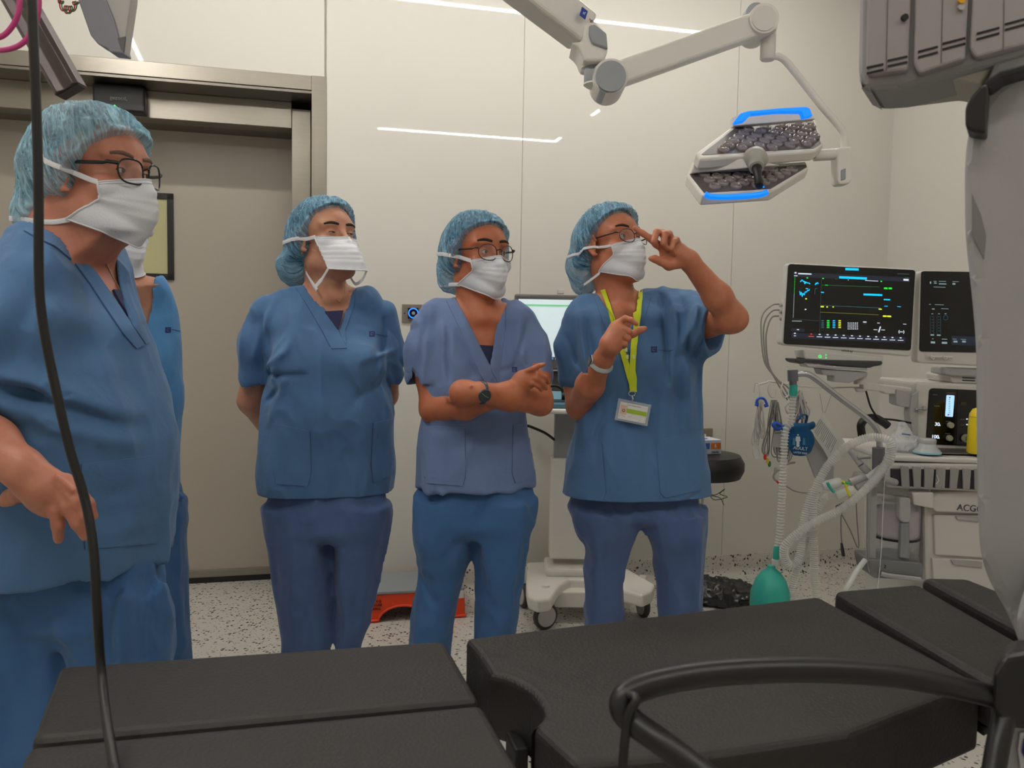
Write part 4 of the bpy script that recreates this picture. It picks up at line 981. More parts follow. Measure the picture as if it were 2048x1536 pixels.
# ------------------------------------------------------------------ person half hidden behind
def person_hidden():
    Y = 2.2
    root = empty('person', (PY(240, 1000, Y)[0], Y, 0), 'person mostly hidden behind the large person at the left, white mask and blue scrubs showing', 'person')
    h = Head(215, 462, Y, 62, 0, 0, 0.98)
    lo = np.array([PY(60, 400, Y)[0], Y - .33, .70]); hi = np.array([PY(400, 400, Y)[0], Y + .30, 1.72])
    TR = rows(Y, [(90, 362, 1000, .62), (100, 358, 930, .62), (105, 360, 850, .62), (105, 364, 760, .64), (100, 364, 690, .62), (100, 362, 640, .56), (115, 348, 600, .48), (145, 320, 570, .4), (180, 290, 550, .36)], 30, n=2.4)
    fd = Field(lo, hi, .0036)
    fd.loft([(z, x, y, a - .015, b - .015, w_, n) for (z, x, y, a, b, w_, n) in TR], .02, cap=.03)
    S = fd.D.copy()
    add_head(fd, h)
    fd.cone(h.P(0, -.03, -.04), PY(225, 590, Y), .056, .062, .03); fd.cone(h.P(0, .0, -.08), PY(250, 600, Y - .05), .038, .036, .035); fd.ell(PY(252, 610, Y - .085), (.05, .03, .06), None, .03)
    fd.cone(PY(160, 590, Y), PY(300, 585, Y), .044, .042, .03)
    for sg, us in ((-1, 130), (1, 306)):
        s0 = PY(us, 620, Y + sg * .05); e0 = PY(us + 8 * sg, 830, Y + sg * .05); fd.chain([s0, (s0 + e0) / 2, e0], [.05, .045, .04], .02); fd.chain([e0, PY(235, 850, Y - .16)], [.04, .028], .02)
    fd.ell(PY(235, 850, Y - .17), (.05, .03, .035), None, .02)
    td = like(fd); td.loft(TR, .02, cap=.012); td.cone(PY(160, 588, Y), PY(296, 578, Y + .01), .05, .048, .03)
    td.chain([PY(140, 615, Y - .03), PY(130, 700, Y - .04), PY(132, 770, Y - .04)], [.055, .06, .058], .03)
    td.chain([PY(306, 612, Y + .03), PY(316, 690, Y + .04), PY(316, 800, Y + .04)], [.052, .050, .050], .03)
    a, b, c = PY(200, 540, Y - .1), PY(272, 660, Y - .1), PY(283, 545, Y - .1)
    td.D = np.minimum(td.D, S - .0075)
    td.T0 = td.D.copy(); td.disp(fold_fn([(345, 600, 350, 760, Y, .012, -.008), (300, 600, 320, 740, Y, .014, .007), (340, 780, 345, 960, Y, .014, .007)], .0034, 12, 4.5, 61), .02); td.delta = td.D - td.T0
    dress(fd, td, S, [a, b, c], Y - .19, PY(240, 605, Y)[2], nc=PY(228, 560, Y))
    bo, bvb = field_object(fd, 'body', SK3, root, 1, True)
    neck_v(td, a, b, c, Y + .05, Y - .3); td.cone(PY(228, 530, Y), PY(228, 566, Y), .06, .068, .006, 'sub')
    hollow_hem(td, TR)
    to, bvt = field_object(td, 'tunic', cloth_mat('scrub_bright_blue', (84, 142, 196)), root, 1, True)
    patch('undershirt', [(255, 602), (272, 655)], [(279, 604), (275, 655)], [bvb], NAVY, root, .004, 8, 5, .004)
    emblem((336, 660), bvt, root, s=5.5); line_on('stitching', [(344, 659), (362, 663)], bvt, .0006, NAVYP, root, 5, .001)
    o, mp, NU, NV = mask_part(h, root, seed=9, bvh=bvb, wide=1.05)
    cap_part(h, root, CAPD, bun=(-.02, -.10, -.04), seed=31); hair_part(h, root, HAIR, []); eyes(h, root, .2); glasses(h, root, mat('glasses_black', (22, 26, 28), .2), .033)
    zp = lambda v: PY(240, v, Y)[2]; xc = PY(228, 655, Y)[0]
    to_, bvp, feet = trousers(root, SCRUB_T, Y, [(zp(1090), xc, Y, .15, .11), (zp(1040), xc, Y, .172, .115), (zp(1000), xc, Y, .17, .11), (zp(900), xc, Y, .14, .09)], 20,
        [[(100, 235, 1010), (105, 236, 1070), (110, 240, 1150), (120, 240, 1250), (125, 238, 1330)], [(232, 362, 1010), (234, 366, 1070), (238, 370, 1150), (250, 374, 1250), (262, 378, 1320)]],
        folds=[(345, 1050, 360, 1280, Y, .012, .008)], seed=19)
    mb = MB(); q = PY(360, 992, Y - .02); mb.tube([q + (-.015, 0, 0), q + (0, -.01, .006), q + (.01, -.01, .0), q + (.004, -.008, -.012)], [.008, .009, .006, .004], SCRUB_T, n=8); mb.build('drawstring', to_)
    shoes(root, feet)
person_hidden()
# ------------------------------------------------------------------ person with hands behind the back
def person_behind():
    Y = 2.5
    root = empty('person', (PY(655, 1000, Y)[0], Y, 0), 'person in blue scrubs with arms behind back, loose white mask with hanging ties, no glasses', 'person')
    h = Head(650, 487, Y, 47, 11, 0, 0.99)
    lo = np.array(PY(455, 400, Y)); hi = np.array(PY(825, 400, Y)); lo = np.array([lo[0], Y - .33, .74]); hi = np.array([hi[0], Y + .33, 1.70])
    TR = rows(Y, [(522, 783, 1000, .62), (514, 790, 950, .64), (520, 788, 880, .66), (536, 785, 800, .66), (545, 780, 740, .66), (538, 780, 680, .62), (534, 772, 640, .54), (556, 748, 608, .44), (590, 715, 584, .36)], 14, n=2.4)
    fd = Field(lo, hi, .0032)
    fd.loft([(z, x, y, a - .015, b - .015, w_, n) for (z, x, y, a, b, w_, n) in TR], .02, cap=.03)
    fd.cone(PY(585, 608, Y), PY(725, 608, Y), .042, .042, .03)
    fd.chain([PY(545, 630, Y), PY(520, 715, Y + .02)], [.054, .050], .02); fd.chain([PY(765, 630, Y + .03), PY(783, 710, Y + .05)], [.046, .042], .02)
    S = fd.D.copy()
    add_head(fd, h)
    nb = PY(655, 610, Y + .02); fd.cone(h.P(0, -.03, -.04), nb, .054, .06, .03); fd.cone(h.P(0, .0, -.08), PY(672, 625, Y - .05), .036, .03, .04)
    fd.cone(PY(585, 608, Y), PY(725, 608, Y), .042, .042, .03)
    fd.ell(PY(672, 650, Y - .09), (.07, .03, .06), None, .03)
    for sg in (-1, 1): fd.cone(PY(680 + sg * 6, 622, Y - .085), PY(680 + sg * 55, 610, Y - .04), .008, .008, .02)
    fd.chain([PY(545, 630, Y), PY(520, 720, Y + .02), PY(505, 800, Y + .05), PY(560, 880, Y + .15), PY(620, 915, Y + .21)], [.054, .050, .043, .036, .028], .02)
    fd.chain([PY(760, 630, Y + .03), PY(777, 720, Y + .05), PY(770, 790, Y + .1), PY(720, 880, Y + .17), PY(650, 915, Y + .21)], [.044, .042, .038, .034, .028], .02)
    hc = PY(640, 915, Y + .235); fd.ell(hc, (.05, .025, .04), None, .02)
    for k in range(4): finger(fd, [hc + (-.03, .015, .02 - .016 * k), hc + (-.06, .01, .018 - .018 * k), hc + (-.085, -.005, .01 - .018 * k)])
    td = like(fd)
    td.loft(TR, .02, cap=.012)
    for (u, dy) in ((612, 0), (706, .0)): td.ell(PY(u, 728, Y - .09), (.088, .07, .075), None, .06)
    td.ell(PY(655, 820, Y - .04), (.17, .12, .12), None, .06)
    td.TO = td.D.copy()
    td.cone(PY(578, 606, Y), PY(728, 604, Y + .01), .047, .046, .03)
    td.chain([PY(553, 628, Y), PY(523, 690, Y + .005), PY(511, 752, Y + .015)], [.056, .060, .055], .035)
    td.chain([PY(745, 622, Y + .02), PY(768, 690, Y + .03), PY(779, 748, Y + .04)], [.052, .048, .040], .035)
    a, b, c = PY(603, 560, Y - .1), PY(675, 660, Y - .1), PY(699, 560, Y - .1)
    td.D = np.minimum(td.D, S - .0075)
    folds = [(585, 610, 640, 720, Y, .010, .004), (560, 600, 520, 720, Y, .012, .010), (540, 640, 530, 740, Y, .010, -.012), (545, 735, 600, 700, Y, .010, .010), (548, 745, 640, 745, Y, .010, -.009), (600, 690, 560, 760, Y, .012, .009),
             (770, 640, 765, 740, Y, .010, -.012), (740, 720, 790, 700, Y, .01, .007), (560, 840, 600, 740, Y, .012, .006), (550, 800, 585, 770, Y, .01, -.008), (720, 800, 770, 760, Y, .014, -.006), (560, 980, 580, 880, Y, .018, .007), (650, 980, 640, 860, Y, .02, -.006), (720, 990, 735, 850, Y, .02, .007), (500, 620, 490, 730, Y, .01, .006)]
    td.T0 = td.D.copy(); td.disp(fold_fn(folds, .0042, 12, 4.5, 21), .02); td.delta = td.D - td.T0
    dress(fd, td, S, [a, b, c], Y - .33, PY(655, 615, Y - .08)[2], nc=PY(655, 590, Y))
    bo, bvb = field_object(fd, 'body', SK3, root, 1, True)
    zc = PY(510, 768, Y)[2]; xs = PY(548, 760, Y)[0]
    td.custom(lambda X, Y_, Z: np.maximum(Z - zc - .12 * (X - xs), X - xs) + 0 * Y_, (lo[0], lo[1], zc - .12), (xs, hi[1], zc + .03), 0, 'sub')
    td.cone(PY(512, 757, Y + .015), PY(511, 800, Y + .015), .049, .050, 0, 'sub')
    zd = PY(790, 768, Y)[2]; xr = PY(777, 760, Y)[0]
    td.custom(lambda X, Y_, Z: np.maximum(Z - zd + .2 * (X - xr), xr - X) + 0 * Y_, (xr, lo[1], zd - .12), (hi[0], hi[1], zd + .03), 0, 'sub')
    restore(td)
    a, b, c = PY(603, 560, Y - .1), PY(675, 660, Y - .1), PY(699, 560, Y - .1)
    neck_v(td, a, b, c, Y + .05, Y - .33)
    td.cone(PY(655, 540, Y + .01), PY(655, 585, Y + .01), .062, .07, .006, 'sub')
    hollow_hem(td, TR)
    to, bvt = field_object(td, 'tunic', SCRUB, root, 1, True)
    G = SCRUB
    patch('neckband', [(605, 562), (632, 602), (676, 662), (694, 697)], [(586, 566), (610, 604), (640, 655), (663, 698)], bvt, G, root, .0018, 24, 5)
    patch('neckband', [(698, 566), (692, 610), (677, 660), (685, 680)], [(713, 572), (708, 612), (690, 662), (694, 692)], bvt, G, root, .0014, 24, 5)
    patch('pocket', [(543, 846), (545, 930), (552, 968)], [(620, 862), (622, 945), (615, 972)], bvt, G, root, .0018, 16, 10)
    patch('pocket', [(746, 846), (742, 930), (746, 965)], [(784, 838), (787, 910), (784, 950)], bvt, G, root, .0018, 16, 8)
    patch('undershirt', [(650, 627), (664, 645), (675, 661)], [(686, 625), (682, 645), (676, 661)], [bvb], NAVY, root, .006, 10, 8, .006)
    emblem((744, 668), bvt, root, s=5.5); line_on('stitching', [(752, 668), (765, 671), (775, 673)], bvt, .0006, NAVYP, root, 5, .001)
    o, mp, NU, NV = mask_part(h, root, loose=True, seed=1, bvh=bvb)
    _, bvc = cap_part(h, root, CAPD, bun=(-.035, -.10, -.055), bun_r=(.07, .05, .06), seed=5, prof=[(-.16, -.15), (-.1, -.12), (-.05, -.09), (-.012, -.055), (0.008, -.015), (.03, .035), (.055, .07), (.085, .094), (.13, .108)])
    tie(h, o, [(-.070, .055, .0), (-.080, .01, .002), (-.086, -.03, .008), (-.07, -.09, .02)], bvh=[bvb, bvc])
    D = Y - .10
    tie(h, o, [mp[(NV - 1) * NU], PY(645, 556, D), PY(638, 565, D), PY(630, 574, D)], .005, world=True)
    tie(h, o, [PY(612, 545, D + .06), PY(622, 562, D + .01), PY(634, 580, D - .01)], .006, world=True)
    tie(h, o, [mp[(NV - 1) * NU + NU - 1], PY(724, 560, D), PY(712, 568, D + .02), PY(704, 560, D + .04), PY(698, 548, D + .06)], .005, world=True)
    hair_part(h, root, HAIR, [((-.03, -.09, -.03), (.06, .045, .06)), ((-.05, -.04, -.07), (.03, .05, .04))])
    eyes(h, root, .66, bvb, (.002, 0), lift=-.003)
    line_on('necklace', [(690, 565), (688, 590), (680, 605), (672, 600)], [bvb], .0008, GOLD, root)
    mb = MB(); mb.lathe(h.P(-.084, .0, -.036), [(.003, -.002), (.004, 0), (.003, .002)], GOLD, n=10); mb.build('earring', root)
    zp = lambda v: PY(655, v, Y)[2]
    to_, bvp, feet = trousers(root, SCRUB_G, Y, [(zp(1060), PY(655, 1, Y)[0] + .004, Y, .155, .11), (zp(1030), PY(655, 1, Y)[0] + .004, Y, .176, .115), (zp(990), PY(655, 1, Y)[0] + .004, Y, .176, .11), (zp(900), PY(655, 1, Y)[0] + .004, Y, .15, .09)], 0,
        [[(526, 665, 1010), (530, 666, 1060), (540, 667, 1120), (552, 667, 1190), (562, 667, 1250), (568, 667, 1295)], [(664, 780, 1010), (665, 778, 1060), (666, 768, 1110), (667, 752, 1180), (667, 737, 1250), (667, 724, 1290)]],
        folds=[(560, 1040, 575, 1200, Y, .016, -.008), (600, 1060, 600, 1240, Y, .016, .008), (640, 1120, 625, 1280, Y, .012, -.007), (700, 1060, 690, 1200, Y, .014, .007), (735, 1080, 715, 1250, Y, .014, -.007)], seed=7)
    shoes(root, feet)
person_behind()
# ------------------------------------------------------------------ person with crossed arms
def person_crossed():
    Y = 2.42
    root = empty('person', (PY(955, 1000, Y)[0], Y, 0), 'person with folded arms and dark wristwatch, faded blue scrubs, cap, mask and round glasses', 'person')
    h = Head(955, 517, Y, 36, 2, 0, 0.97)
    fd = Field(PY(790, 400, Y) + (-.02, -.36, 0), (PY(1130, 400, Y)[0], Y + .3, PY(950, 400, Y)[2] + .04), .0034)
    fd.lo[2] = .70; fd.n = (np.ceil((np.array([PY(1130, 400, Y)[0] + .02, Y + .28, 1.66]) - fd.lo) / fd.h)).astype(int) + 1; fd.D = np.full(fd.n, 1., np.float32)
    TR = rows(Y, [(836, 1072, 975, .62), (840, 1062, 900, .62), (848, 1052, 820, .64), (846, 1060, 740, .64), (852, 1052, 690, .6), (862, 1046, 650, .52), (880, 1030, 622, .42), (915, 1008, 600, .35)], 16, n=2.5)
    body = [(z, x, y, a - .014, b - .014, w_, n) for (z, x, y, a, b, w_, n) in TR]
    fd.loft(body, .02, cap=.03)
    fd.cone(PY(880, 640, Y), PY(1030, 640, Y), .045, .045, .03)
    fd.chain([PY(862, 655, Y), PY(862, 735, Y - .02)], [.050, .044], .02); fd.chain([PY(1046, 655, Y + .02), PY(1066, 725, Y - .02)], [.048, .043], .02)
    S = fd.D.copy()
    add_head(fd, h)
    # neck with two cords
    nb = PY(955, 632, Y + .01); fd.cone(h.P(0, -.03, -.04), nb, .052, .058, .03); fd.cone(h.P(0.0, -.02, -.07), PY(962, 640, Y - .045), .036, .03, .03)
    for sg, uu in ((-1, 945), (1, 985)): fd.cone(h.P(sg * .05, -.02, -.06), PY(975, 662, Y - .062) + (sg * .012, 0, 0), .013, .009, .02)
    fd.cone(PY(880, 640, Y), PY(1030, 640, Y), .045, .045, .03)
    for sg in (-1, 1): fd.cone(PY(972 + sg * 6, 668, Y - .072), PY(972 + sg * 60, 655, Y - .03), .010, .008, .02)
    # right arm (left in the picture)
    shR = PY(862, 655, Y); elR = PY(866, 818, Y - .06); wrR = PY(1012, 790, Y - .2)
    fd.chain([shR, PY(862, 750, Y - .02), elR], [.052, .044, .036], .02); fd.chain([elR, PY(930, 812, Y - .15), wrR], [.037, .036, .026], .02)
    # its hand on the other arm
    hd = PY(1045, 765, Y - .195); fd.chain([wrR, hd], [.025, .024], .015); fd.ell(PY(1050, 760, Y - .20), (.034, .018, .028), None, .012)
    D = Y - .205
    finger(fd, [PY(1052, 744, D), PY(1066, 738, D - .012), PY(1077, 732, D - .006), PY(1087, 729, D + .004)], .0088, .0062)
    finger(fd, [PY(1060, 750, D), PY(1076, 748, D - .012), PY(1090, 755, D - .004), PY(1097, 765, D + .012)], .0088, .0064)
    finger(fd, [PY(1058, 758, D), PY(1073, 757, D - .014), PY(1085, 765, D - .008), PY(1092, 777, D + .006)], .0086, .0062)
    finger(fd, [PY(1053, 766, D), PY(1066, 767, D - .012), PY(1077, 773, D - .008), PY(1083, 781, D + .004)], .0076, .0056)
    # left arm (right in the picture), on top
    shL = PY(1046, 655, Y + .02); elL = PY(1077, 802, Y - .10); wrL = PY(962, 785, Y - .245)
    fd.chain([shL, PY(1070, 740, Y - .03), elL], [.050, .043, .037], .02); fd.chain([elL, PY(1020, 794, Y - .19), wrL], [.038, .036, .0265], .018)
    fd.cone(PY(1086, 812, Y - .10), PY(1080, 800, Y - .1), .022, .03, .02)
    hl = PY(925, 786, Y - .235); fd.chain([wrL, hl], [.026, .028], .018); fd.ell(PY(925, 786, Y - .23), (.036, .022, .036), None, .016); fd.cone(PY(940, 772, Y - .225), PY(905, 776, Y - .17), .013, .010, .01)
    for dv in (-8, 0, 9, 17): finger(fd, [PY(915, 784 + dv, Y - .215), PY(899, 785 + dv, Y - .15), PY(890, 787 + dv, Y - .08)], .0088, .0066)
    fd.ell(PY(943, 772, Y - .265), (.004, .004, .004), None, .004)
    # tunic
    td = like(fd)
    td.loft(TR, .02, cap=.012)
    cl = [(PY(885, 632, Y), PY(1030, 632, Y), .05)]
    td.TO = td.D.copy()
    td.cone(PY(880, 640, Y), PY(1028, 640, Y + .01), .052, .052, .03)
    td.chain([PY(872, 645, Y), PY(858, 705, Y - .01), PY(855, 752, Y - .02)], [.058, .066, .066], .03)
    td.chain([PY(1040, 645, Y + .01), PY(1060, 700, Y - .01), PY(1067, 745, Y - .03)], [.055, .057, .054], .03)
    a, b, c = PY(905, 590, Y - .1), PY(981, 733, Y - .1), PY(1000, 590, Y - .1)
    td.D = np.minimum(td.D, S - .0075)
    folds = [(905, 655, 955, 770, Y - .1, .010, -.010), (925, 640, 975, 770, Y - .1, .010, .006), (880, 640, 905, 735, Y - .1, .012, .012), (893, 660, 900, 760, Y - .1, .010, -.016), (1005, 650, 995, 770, Y - .1, .011, -.006), (1040, 640, 1045, 760, Y - .1, .012, .009),
             (1058, 640, 1030, 730, Y - .1, .008, -.010), (900, 790, 960, 760, Y - .1, .012, .010), (990, 745, 1040, 735, Y - .1, .010, -.006), (860, 850, 960, 870, Y - .1, .016, -.007), (960, 860, 900, 960, Y - .1, .018, .007), (1060, 850, 1000, 930, Y - .1, .016, -.006), (850, 640, 840, 740, Y - .06, .01, -.006)]
    td.T0 = td.D.copy(); td.disp(fold_fn(folds, .0036, 14, 5, 41), .02); td.delta = td.D - td.T0
    dress(fd, td, S, [a, b, c], Y - .19, PY(955, 655, Y - .08)[2], nc=PY(957, 600, Y - .01))
    bo, bvb = field_object(fd, 'body', SK4, root, 1, True)
    # sleeve ends cut flat and hollow
    zc = PY(855, 762, Y)[2]
    td.cone(PY(855, 750, Y - .02), PY(857, 800, Y - .03), .058, .062, .0, 'sub')
    xs = PY(893, 760, Y)[0]
    td.custom(lambda X, Y_, Z: np.maximum(Z - zc - .12 * (X - xs), X - xs) + 0 * Y_, (td.lo[0], td.lo[1], zc - .1), (xs, Y + .3, zc + .02), 0, 'sub')
    restore(td)
    # V neck
    a, b, c = PY(905, 590, Y - .1), PY(981, 733, Y - .1), PY(1000, 590, Y - .1)
    def vee(a, b, c, yb):
        def fn(X, Y_, Z):
            def hp(p, q, sg):
                e = np.array([q[0] - p[0], q[2] - p[2]]); e /= np.linalg.norm(e); return sg * ((X - p[0]) * e[1] - (Z - p[2]) * e[0])
            return np.maximum(np.maximum(hp(a, b, 1), hp(c, b, -1)), Y_ - yb)
        return fn
    td.custom(vee(a, b, c, Y + .05), (a[0] - .02, Y - .4, b[2]), (c[0] + .02, Y + .06, a[2] + .1), .004, 'sub')
    td.cone(PY(955, 560, Y + .01), PY(958, 612, Y + .01), .058, .066, .006, 'sub')
    td.cone(PY(957, 1003, Y), PY(957, 985, Y), .02, .02, 0, 'sub')
    inner = [(z, x, y, a - .012, b - .012, w_, n) for (z, x, y, a, b, w_, n) in TR[:2]]; inner[0] = (inner[0][0] - .02,) + inner[0][1:]; inner = [inner[0], (inner[0][0] + .06,) + inner[1][1:]]
    td.loft(inner, 0, 'sub')
    to, bvt = field_object(td, 'tunic', SCRUB_L, root, 1, True)
    G = SCRUB_L
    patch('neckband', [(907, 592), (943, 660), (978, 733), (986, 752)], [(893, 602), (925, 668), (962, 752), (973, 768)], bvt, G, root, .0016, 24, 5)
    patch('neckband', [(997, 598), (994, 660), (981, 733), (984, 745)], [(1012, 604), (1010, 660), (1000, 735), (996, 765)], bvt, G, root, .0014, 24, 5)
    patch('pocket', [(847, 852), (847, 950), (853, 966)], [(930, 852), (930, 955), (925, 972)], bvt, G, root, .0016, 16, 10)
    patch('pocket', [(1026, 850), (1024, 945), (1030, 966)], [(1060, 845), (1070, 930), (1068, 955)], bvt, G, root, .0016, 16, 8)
    patch('undershirt', [(955, 690), (981, 748)], [(996, 692), (981, 748)], [bvb], NAVY, root, .002, 10, 8)
    emblem((1029, 739), bvt, root, s=5)
    o, mp, NU, NV = mask_part(h, root, seed=2, bvh=bvb); L = h.P
    _, bvc = cap_part(h, root, CAPD, bun=(-.02, -.10, -.045), bun_r=(.055, .045, .055), seed=11, prof=[(-.16, -.15), (-.09, -.105), (-.05, -.09), (-.012, -.07), (0.008, -.02), (.03, .035), (.055, .07), (.085, .096), (.13, .11)])
    tie(h, o, [(-.062, .060, -.016), (-.082, -.01, .006), (-.086, -.05, .012), (-.06, -.1, .02)], bvh=[bvb, bvc]); tie(h, o, [(-.061, .006, -.081), (-.068, -.03, -.078), (-.05, -.085, -.075)], bvh=[bvb, bvc])
    hair_part(h, root, HAIR, [((-.0, -.085, -.02), (.05, .04, .05))])
    eyes(h, root, .1, bvb, (.002, 0), lift=.004); glasses(h, root, mat('glasses_tortoise', (58, 34, 26), .25), w=.0255, hh=.0230, sq=2.3, t=.0014)
    # watch
    ax = nrm(PY(1000, 789, Y - .2) - PY(930, 785, Y - .245)); c0 = PY(962, 785, Y - .243)
    mb = MB(); WB = mat('watch_slate', (52, 58, 76), .4); q = np.cross(ax, (0, 0, 1)); q /= np.linalg.norm(q); up = np.cross(q, ax)
    ringp = [c0 + .0305 * (math.cos(t) * up + math.sin(t) * q) for t in np.linspace(0, 2 * math.pi, 33)[:-1]]
    mb.tube(ringp, .0085, WB, n=8, closed=True, flat=(.22, 1)); wo = mb.build('wristwatch', root)
    out = -q if q[1] > 0 else q
    out = nrm(out + np.array([0, -.2, -.25])); mb = MB(); fc = c0 + out * .0275; mb.lathe(fc, [(.0165, -.002), (.018, .003), (.0155, .0065), (.0145, .0062)], WB, axis=out, n=28); mb.build('watch_case', wo)
    mb = MB(); mb.cyl(fc + out * .0062, fc + out * .0067, .0142, mat('watch_dial', (60, 70, 78), .3), 28)
    rr = nrm(np.cross((0, 0, 1), out)); uu = np.cross(out, rr)
    for dx, dy in ((-.010, .008), (.009, -.004)): mb.tube([fc + out * .0072, fc + out * .0072 + dx * rr + dy * uu], .0006, mat('watch_hand', (190, 190, 120), .4), n=5)
    mb.build('dial', wo)
    zt = TR[0][0]
    to_, bvp, feet = trousers(root, SCRUB_T, Y, [(PY(950, 1050, Y)[2], PY(950, 1090, Y)[0], Y, .15, .098), (PY(950, 1030, Y)[2], PY(948, 1050, Y)[0], Y, .165, .100), (PY(950, 985, Y)[2], PY(950, 980, Y)[0], Y, .165, .092), (PY(950, 900, Y)[2], PY(950, 900, Y)[0], Y, .13, .07)], 0,
        [[(836, 950, 1000), (826, 951, 1055), (830, 938, 1110), (833, 925, 1150), (826, 908, 1230), (819, 900, 1290)], [(950, 1070, 1000), (950, 1062, 1055), (952, 1052, 1110), (953, 1045, 1170), (952, 1031, 1250), (952, 1026, 1290)]],
        folds=[(835, 1160, 870, 1220, Y - .1, .012, -.01), (945, 1060, 975, 1000, Y - .1, .014, -.01), (940, 1070, 880, 1120, Y - .1, .016, -.006), (1040, 1100, 1020, 1250, Y - .1, .014, .006)], seed=4)
    shoes(root, feet)
    mb = MB(); 
    line_on('seam', [(975, 990), (968, 1020), (952, 1062)], bvp, .0012, SCRUB_T, root, lift=.001)
    return root
person_crossed()
# ------------------------------------------------------------------ person raising a hand to the brow
def person_pointing():
    Y = 2.55
    root = empty('person', (PY(1280, 1000, Y)[0], Y, 0), 'person in blue scrubs with yellow lanyard, raising one hand to the forehead', 'person')
    h = Head(1222, 498, Y, 38, 13, -2, 0.98)
    lo = np.array([PY(1095, 400, Y)[0], Y - .50, .74]); hi = np.array([PY(1525, 400, Y)[0], Y + .3, 1.68])
    TR = rows(Y, [(1130, 1420, 1000, .6), (1136, 1412, 930, .6), (1150, 1402, 860, .6), (1154, 1397, 780, .62), (1150, 1394, 710, .62), (1145, 1396, 660, .56), (1152, 1386, 625, .48), (1185, 1345, 602, .38), (1200, 1310, 590, .34)], 12, n=2.5)
    fd = Field(lo, hi, .0031)
    fd.loft([(z, x, y, a - .015, b - .015, w_, n) for (z, x, y, a, b, w_, n) in TR], .02, cap=.03)
    fd.cone(PY(1180, 625, Y), PY(1320, 618, Y), .042, .042, .03)
    fd.chain([PY(1160, 650, Y), PY(1150, 735, Y)], [.05, .046], .02); fd.chain([PY(1372, 632, Y), PY(1405, 641, Y - .1)], [.05, .045], .02)
    S = fd.D.copy()
    add_head(fd, h)
    nb = PY(1243, 625, Y + .01); fd.cone(h.P(0, -.03, -.04), nb, .052, .058, .03); fd.cone(h.P(0, .0, -.08), PY(1248, 630, Y - .05), .038, .032, .035)
    fd.cone(PY(1180, 625, Y), PY(1320, 618, Y), .042, .042, .03); fd.ell(PY(1246, 660, Y - .085), (.06, .03, .07), None, .03)
    for sg in (-1, 1): fd.cone(PY(1247 + sg * 6, 640, Y - .09), PY(1247 + sg * 55, 628, Y - .045), .008, .008, .02)
    # lowered forearm and hand (left in the picture)
    fd.chain([PY(1160, 650, Y), PY(1150, 740, Y), PY(1160, 812, Y - .04)], [.05, .046, .040], .02)
    wr = PY(1207, 717, Y - .22); fd.chain([PY(1160, 812, Y - .04), PY(1180, 770, Y - .13), wr], [.040, .040, .0265], .02)
    W = lambda u, v, d=0: PY(u, v, Y - .26 + d)
    fd.chain([wr, W(1222, 688), W(1236, 664)], [.026, .028, .025], .018); fd.ell(W(1231, 672), (.024, .02, .042), None, .012)
    fd.chain([W(1229, 655), W(1238, 645), W(1250, 637, -.006), W(1262, 640, -.012), W(1273, 648, -.012)], [.0098, .0096, .009, .0078, .0066], .004)
    fd.chain([W(1236, 662), W(1246, 657, -.012), W(1259, 663, -.016), W(1258, 670, .002)], [.0098, .0094, .0084, .007], .003)
    fd.chain([W(1234, 674), W(1245, 671, -.014), W(1257, 677, -.016), W(1254, 683, .002)], [.0096, .0092, .0082, .007], .003)
    fd.chain([W(1231, 685), W(1241, 684, -.012), W(1251, 689, -.014), W(1248, 694, .002)], [.0088, .0082, .0074, .0062], .003)
    fd.chain([W(1226, 696, .01), W(1250, 676, .016), W(1268, 667, .010), W(1281, 660, .004), W(1290, 657, 0)], [.014, .0115, .0098, .0092, .007], .006)
    # raised arm
    sh = PY(1372, 632, Y); el = PY(1463, 636, Y - .22); w2_ = PY(1378, 521, Y - .30)
    fd.chain([sh, PY(1415, 642, Y - .12), el], [.05, .045, .041], .02); fd.cone(el, PY(1478, 640, Y - .22), .037, .02, .02)
    mid = (el * .6 + w2_ * .4) + (0.008, 0, -.004); fd.chain([el, mid, w2_], [.040, .038, .0255], .02)
    Q = lambda u, v, d=0: PY(u, v, Y - .31 + d)
    fd.chain([w2_, Q(1362, 510)], [.026, .026], .015); fd.ell(Q(1345, 505), (.036, .018, .032), [nrm((1, 0, .35)), (0, 1, 0), nrm((-.35, 0, 1))], .012)
    fd.chain([Q(1330, 500), Q(1313, 488, -.004), Q(1301, 477, -.006), Q(1286, 467, -.006), Q(1270, 456, -.004)], [.012, .0105, .0095, .0085, .0066], .005)
    fd.chain([Q(1336, 488), Q(1325, 466, -.008), Q(1313, 464, -.026), Q(1308, 482, -.034), Q(1314, 493, -.026)], [.0108, .0102, .0092, .0086, .0070], .003)
    fd.chain([Q(1346, 488), Q(1338, 468, -.010), Q(1330, 468, -.030), Q(1327, 486, -.038), Q(1333, 497, -.028)], [.0106, .0100, .0092, .0086, .0070], .003)
    fd.chain([Q(1358, 494), Q(1353, 480, -.010), Q(1347, 483, -.026), Q(1343, 497, -.032), Q(1347, 508, -.022)], [.0098, .0090, .0082, .0076, .0064], .003)
    fd.chain([Q(1356, 526), Q(1338, 530, -.012), Q(1322, 523, -.020), Q(1310, 518, -.022), Q(1301, 517, -.022)], [.016, .0140, .0105, .0092, .0068], .008)
    td = like(fd)
    td.loft(TR, .02, cap=.012)
    for u in (1210, 1330): td.ell(PY(u, 735, Y - .07), (.075, .055, .07), None, .06)
    td.TO = td.D.copy()
    td.cone(PY(1180, 618, Y), PY(1320, 610, Y + .01), .047, .046, .03)
    td.chain([PY(1163, 640, Y), PY(1150, 695, Y - .0), PY(1150, 755, Y - .01)], [.055, .056, .050], .035)
    td.chain([PY(1350, 630, Y), PY(1385, 640, Y - .05), PY(1418, 652, Y - .13)], [.066, .074, .072], .045)
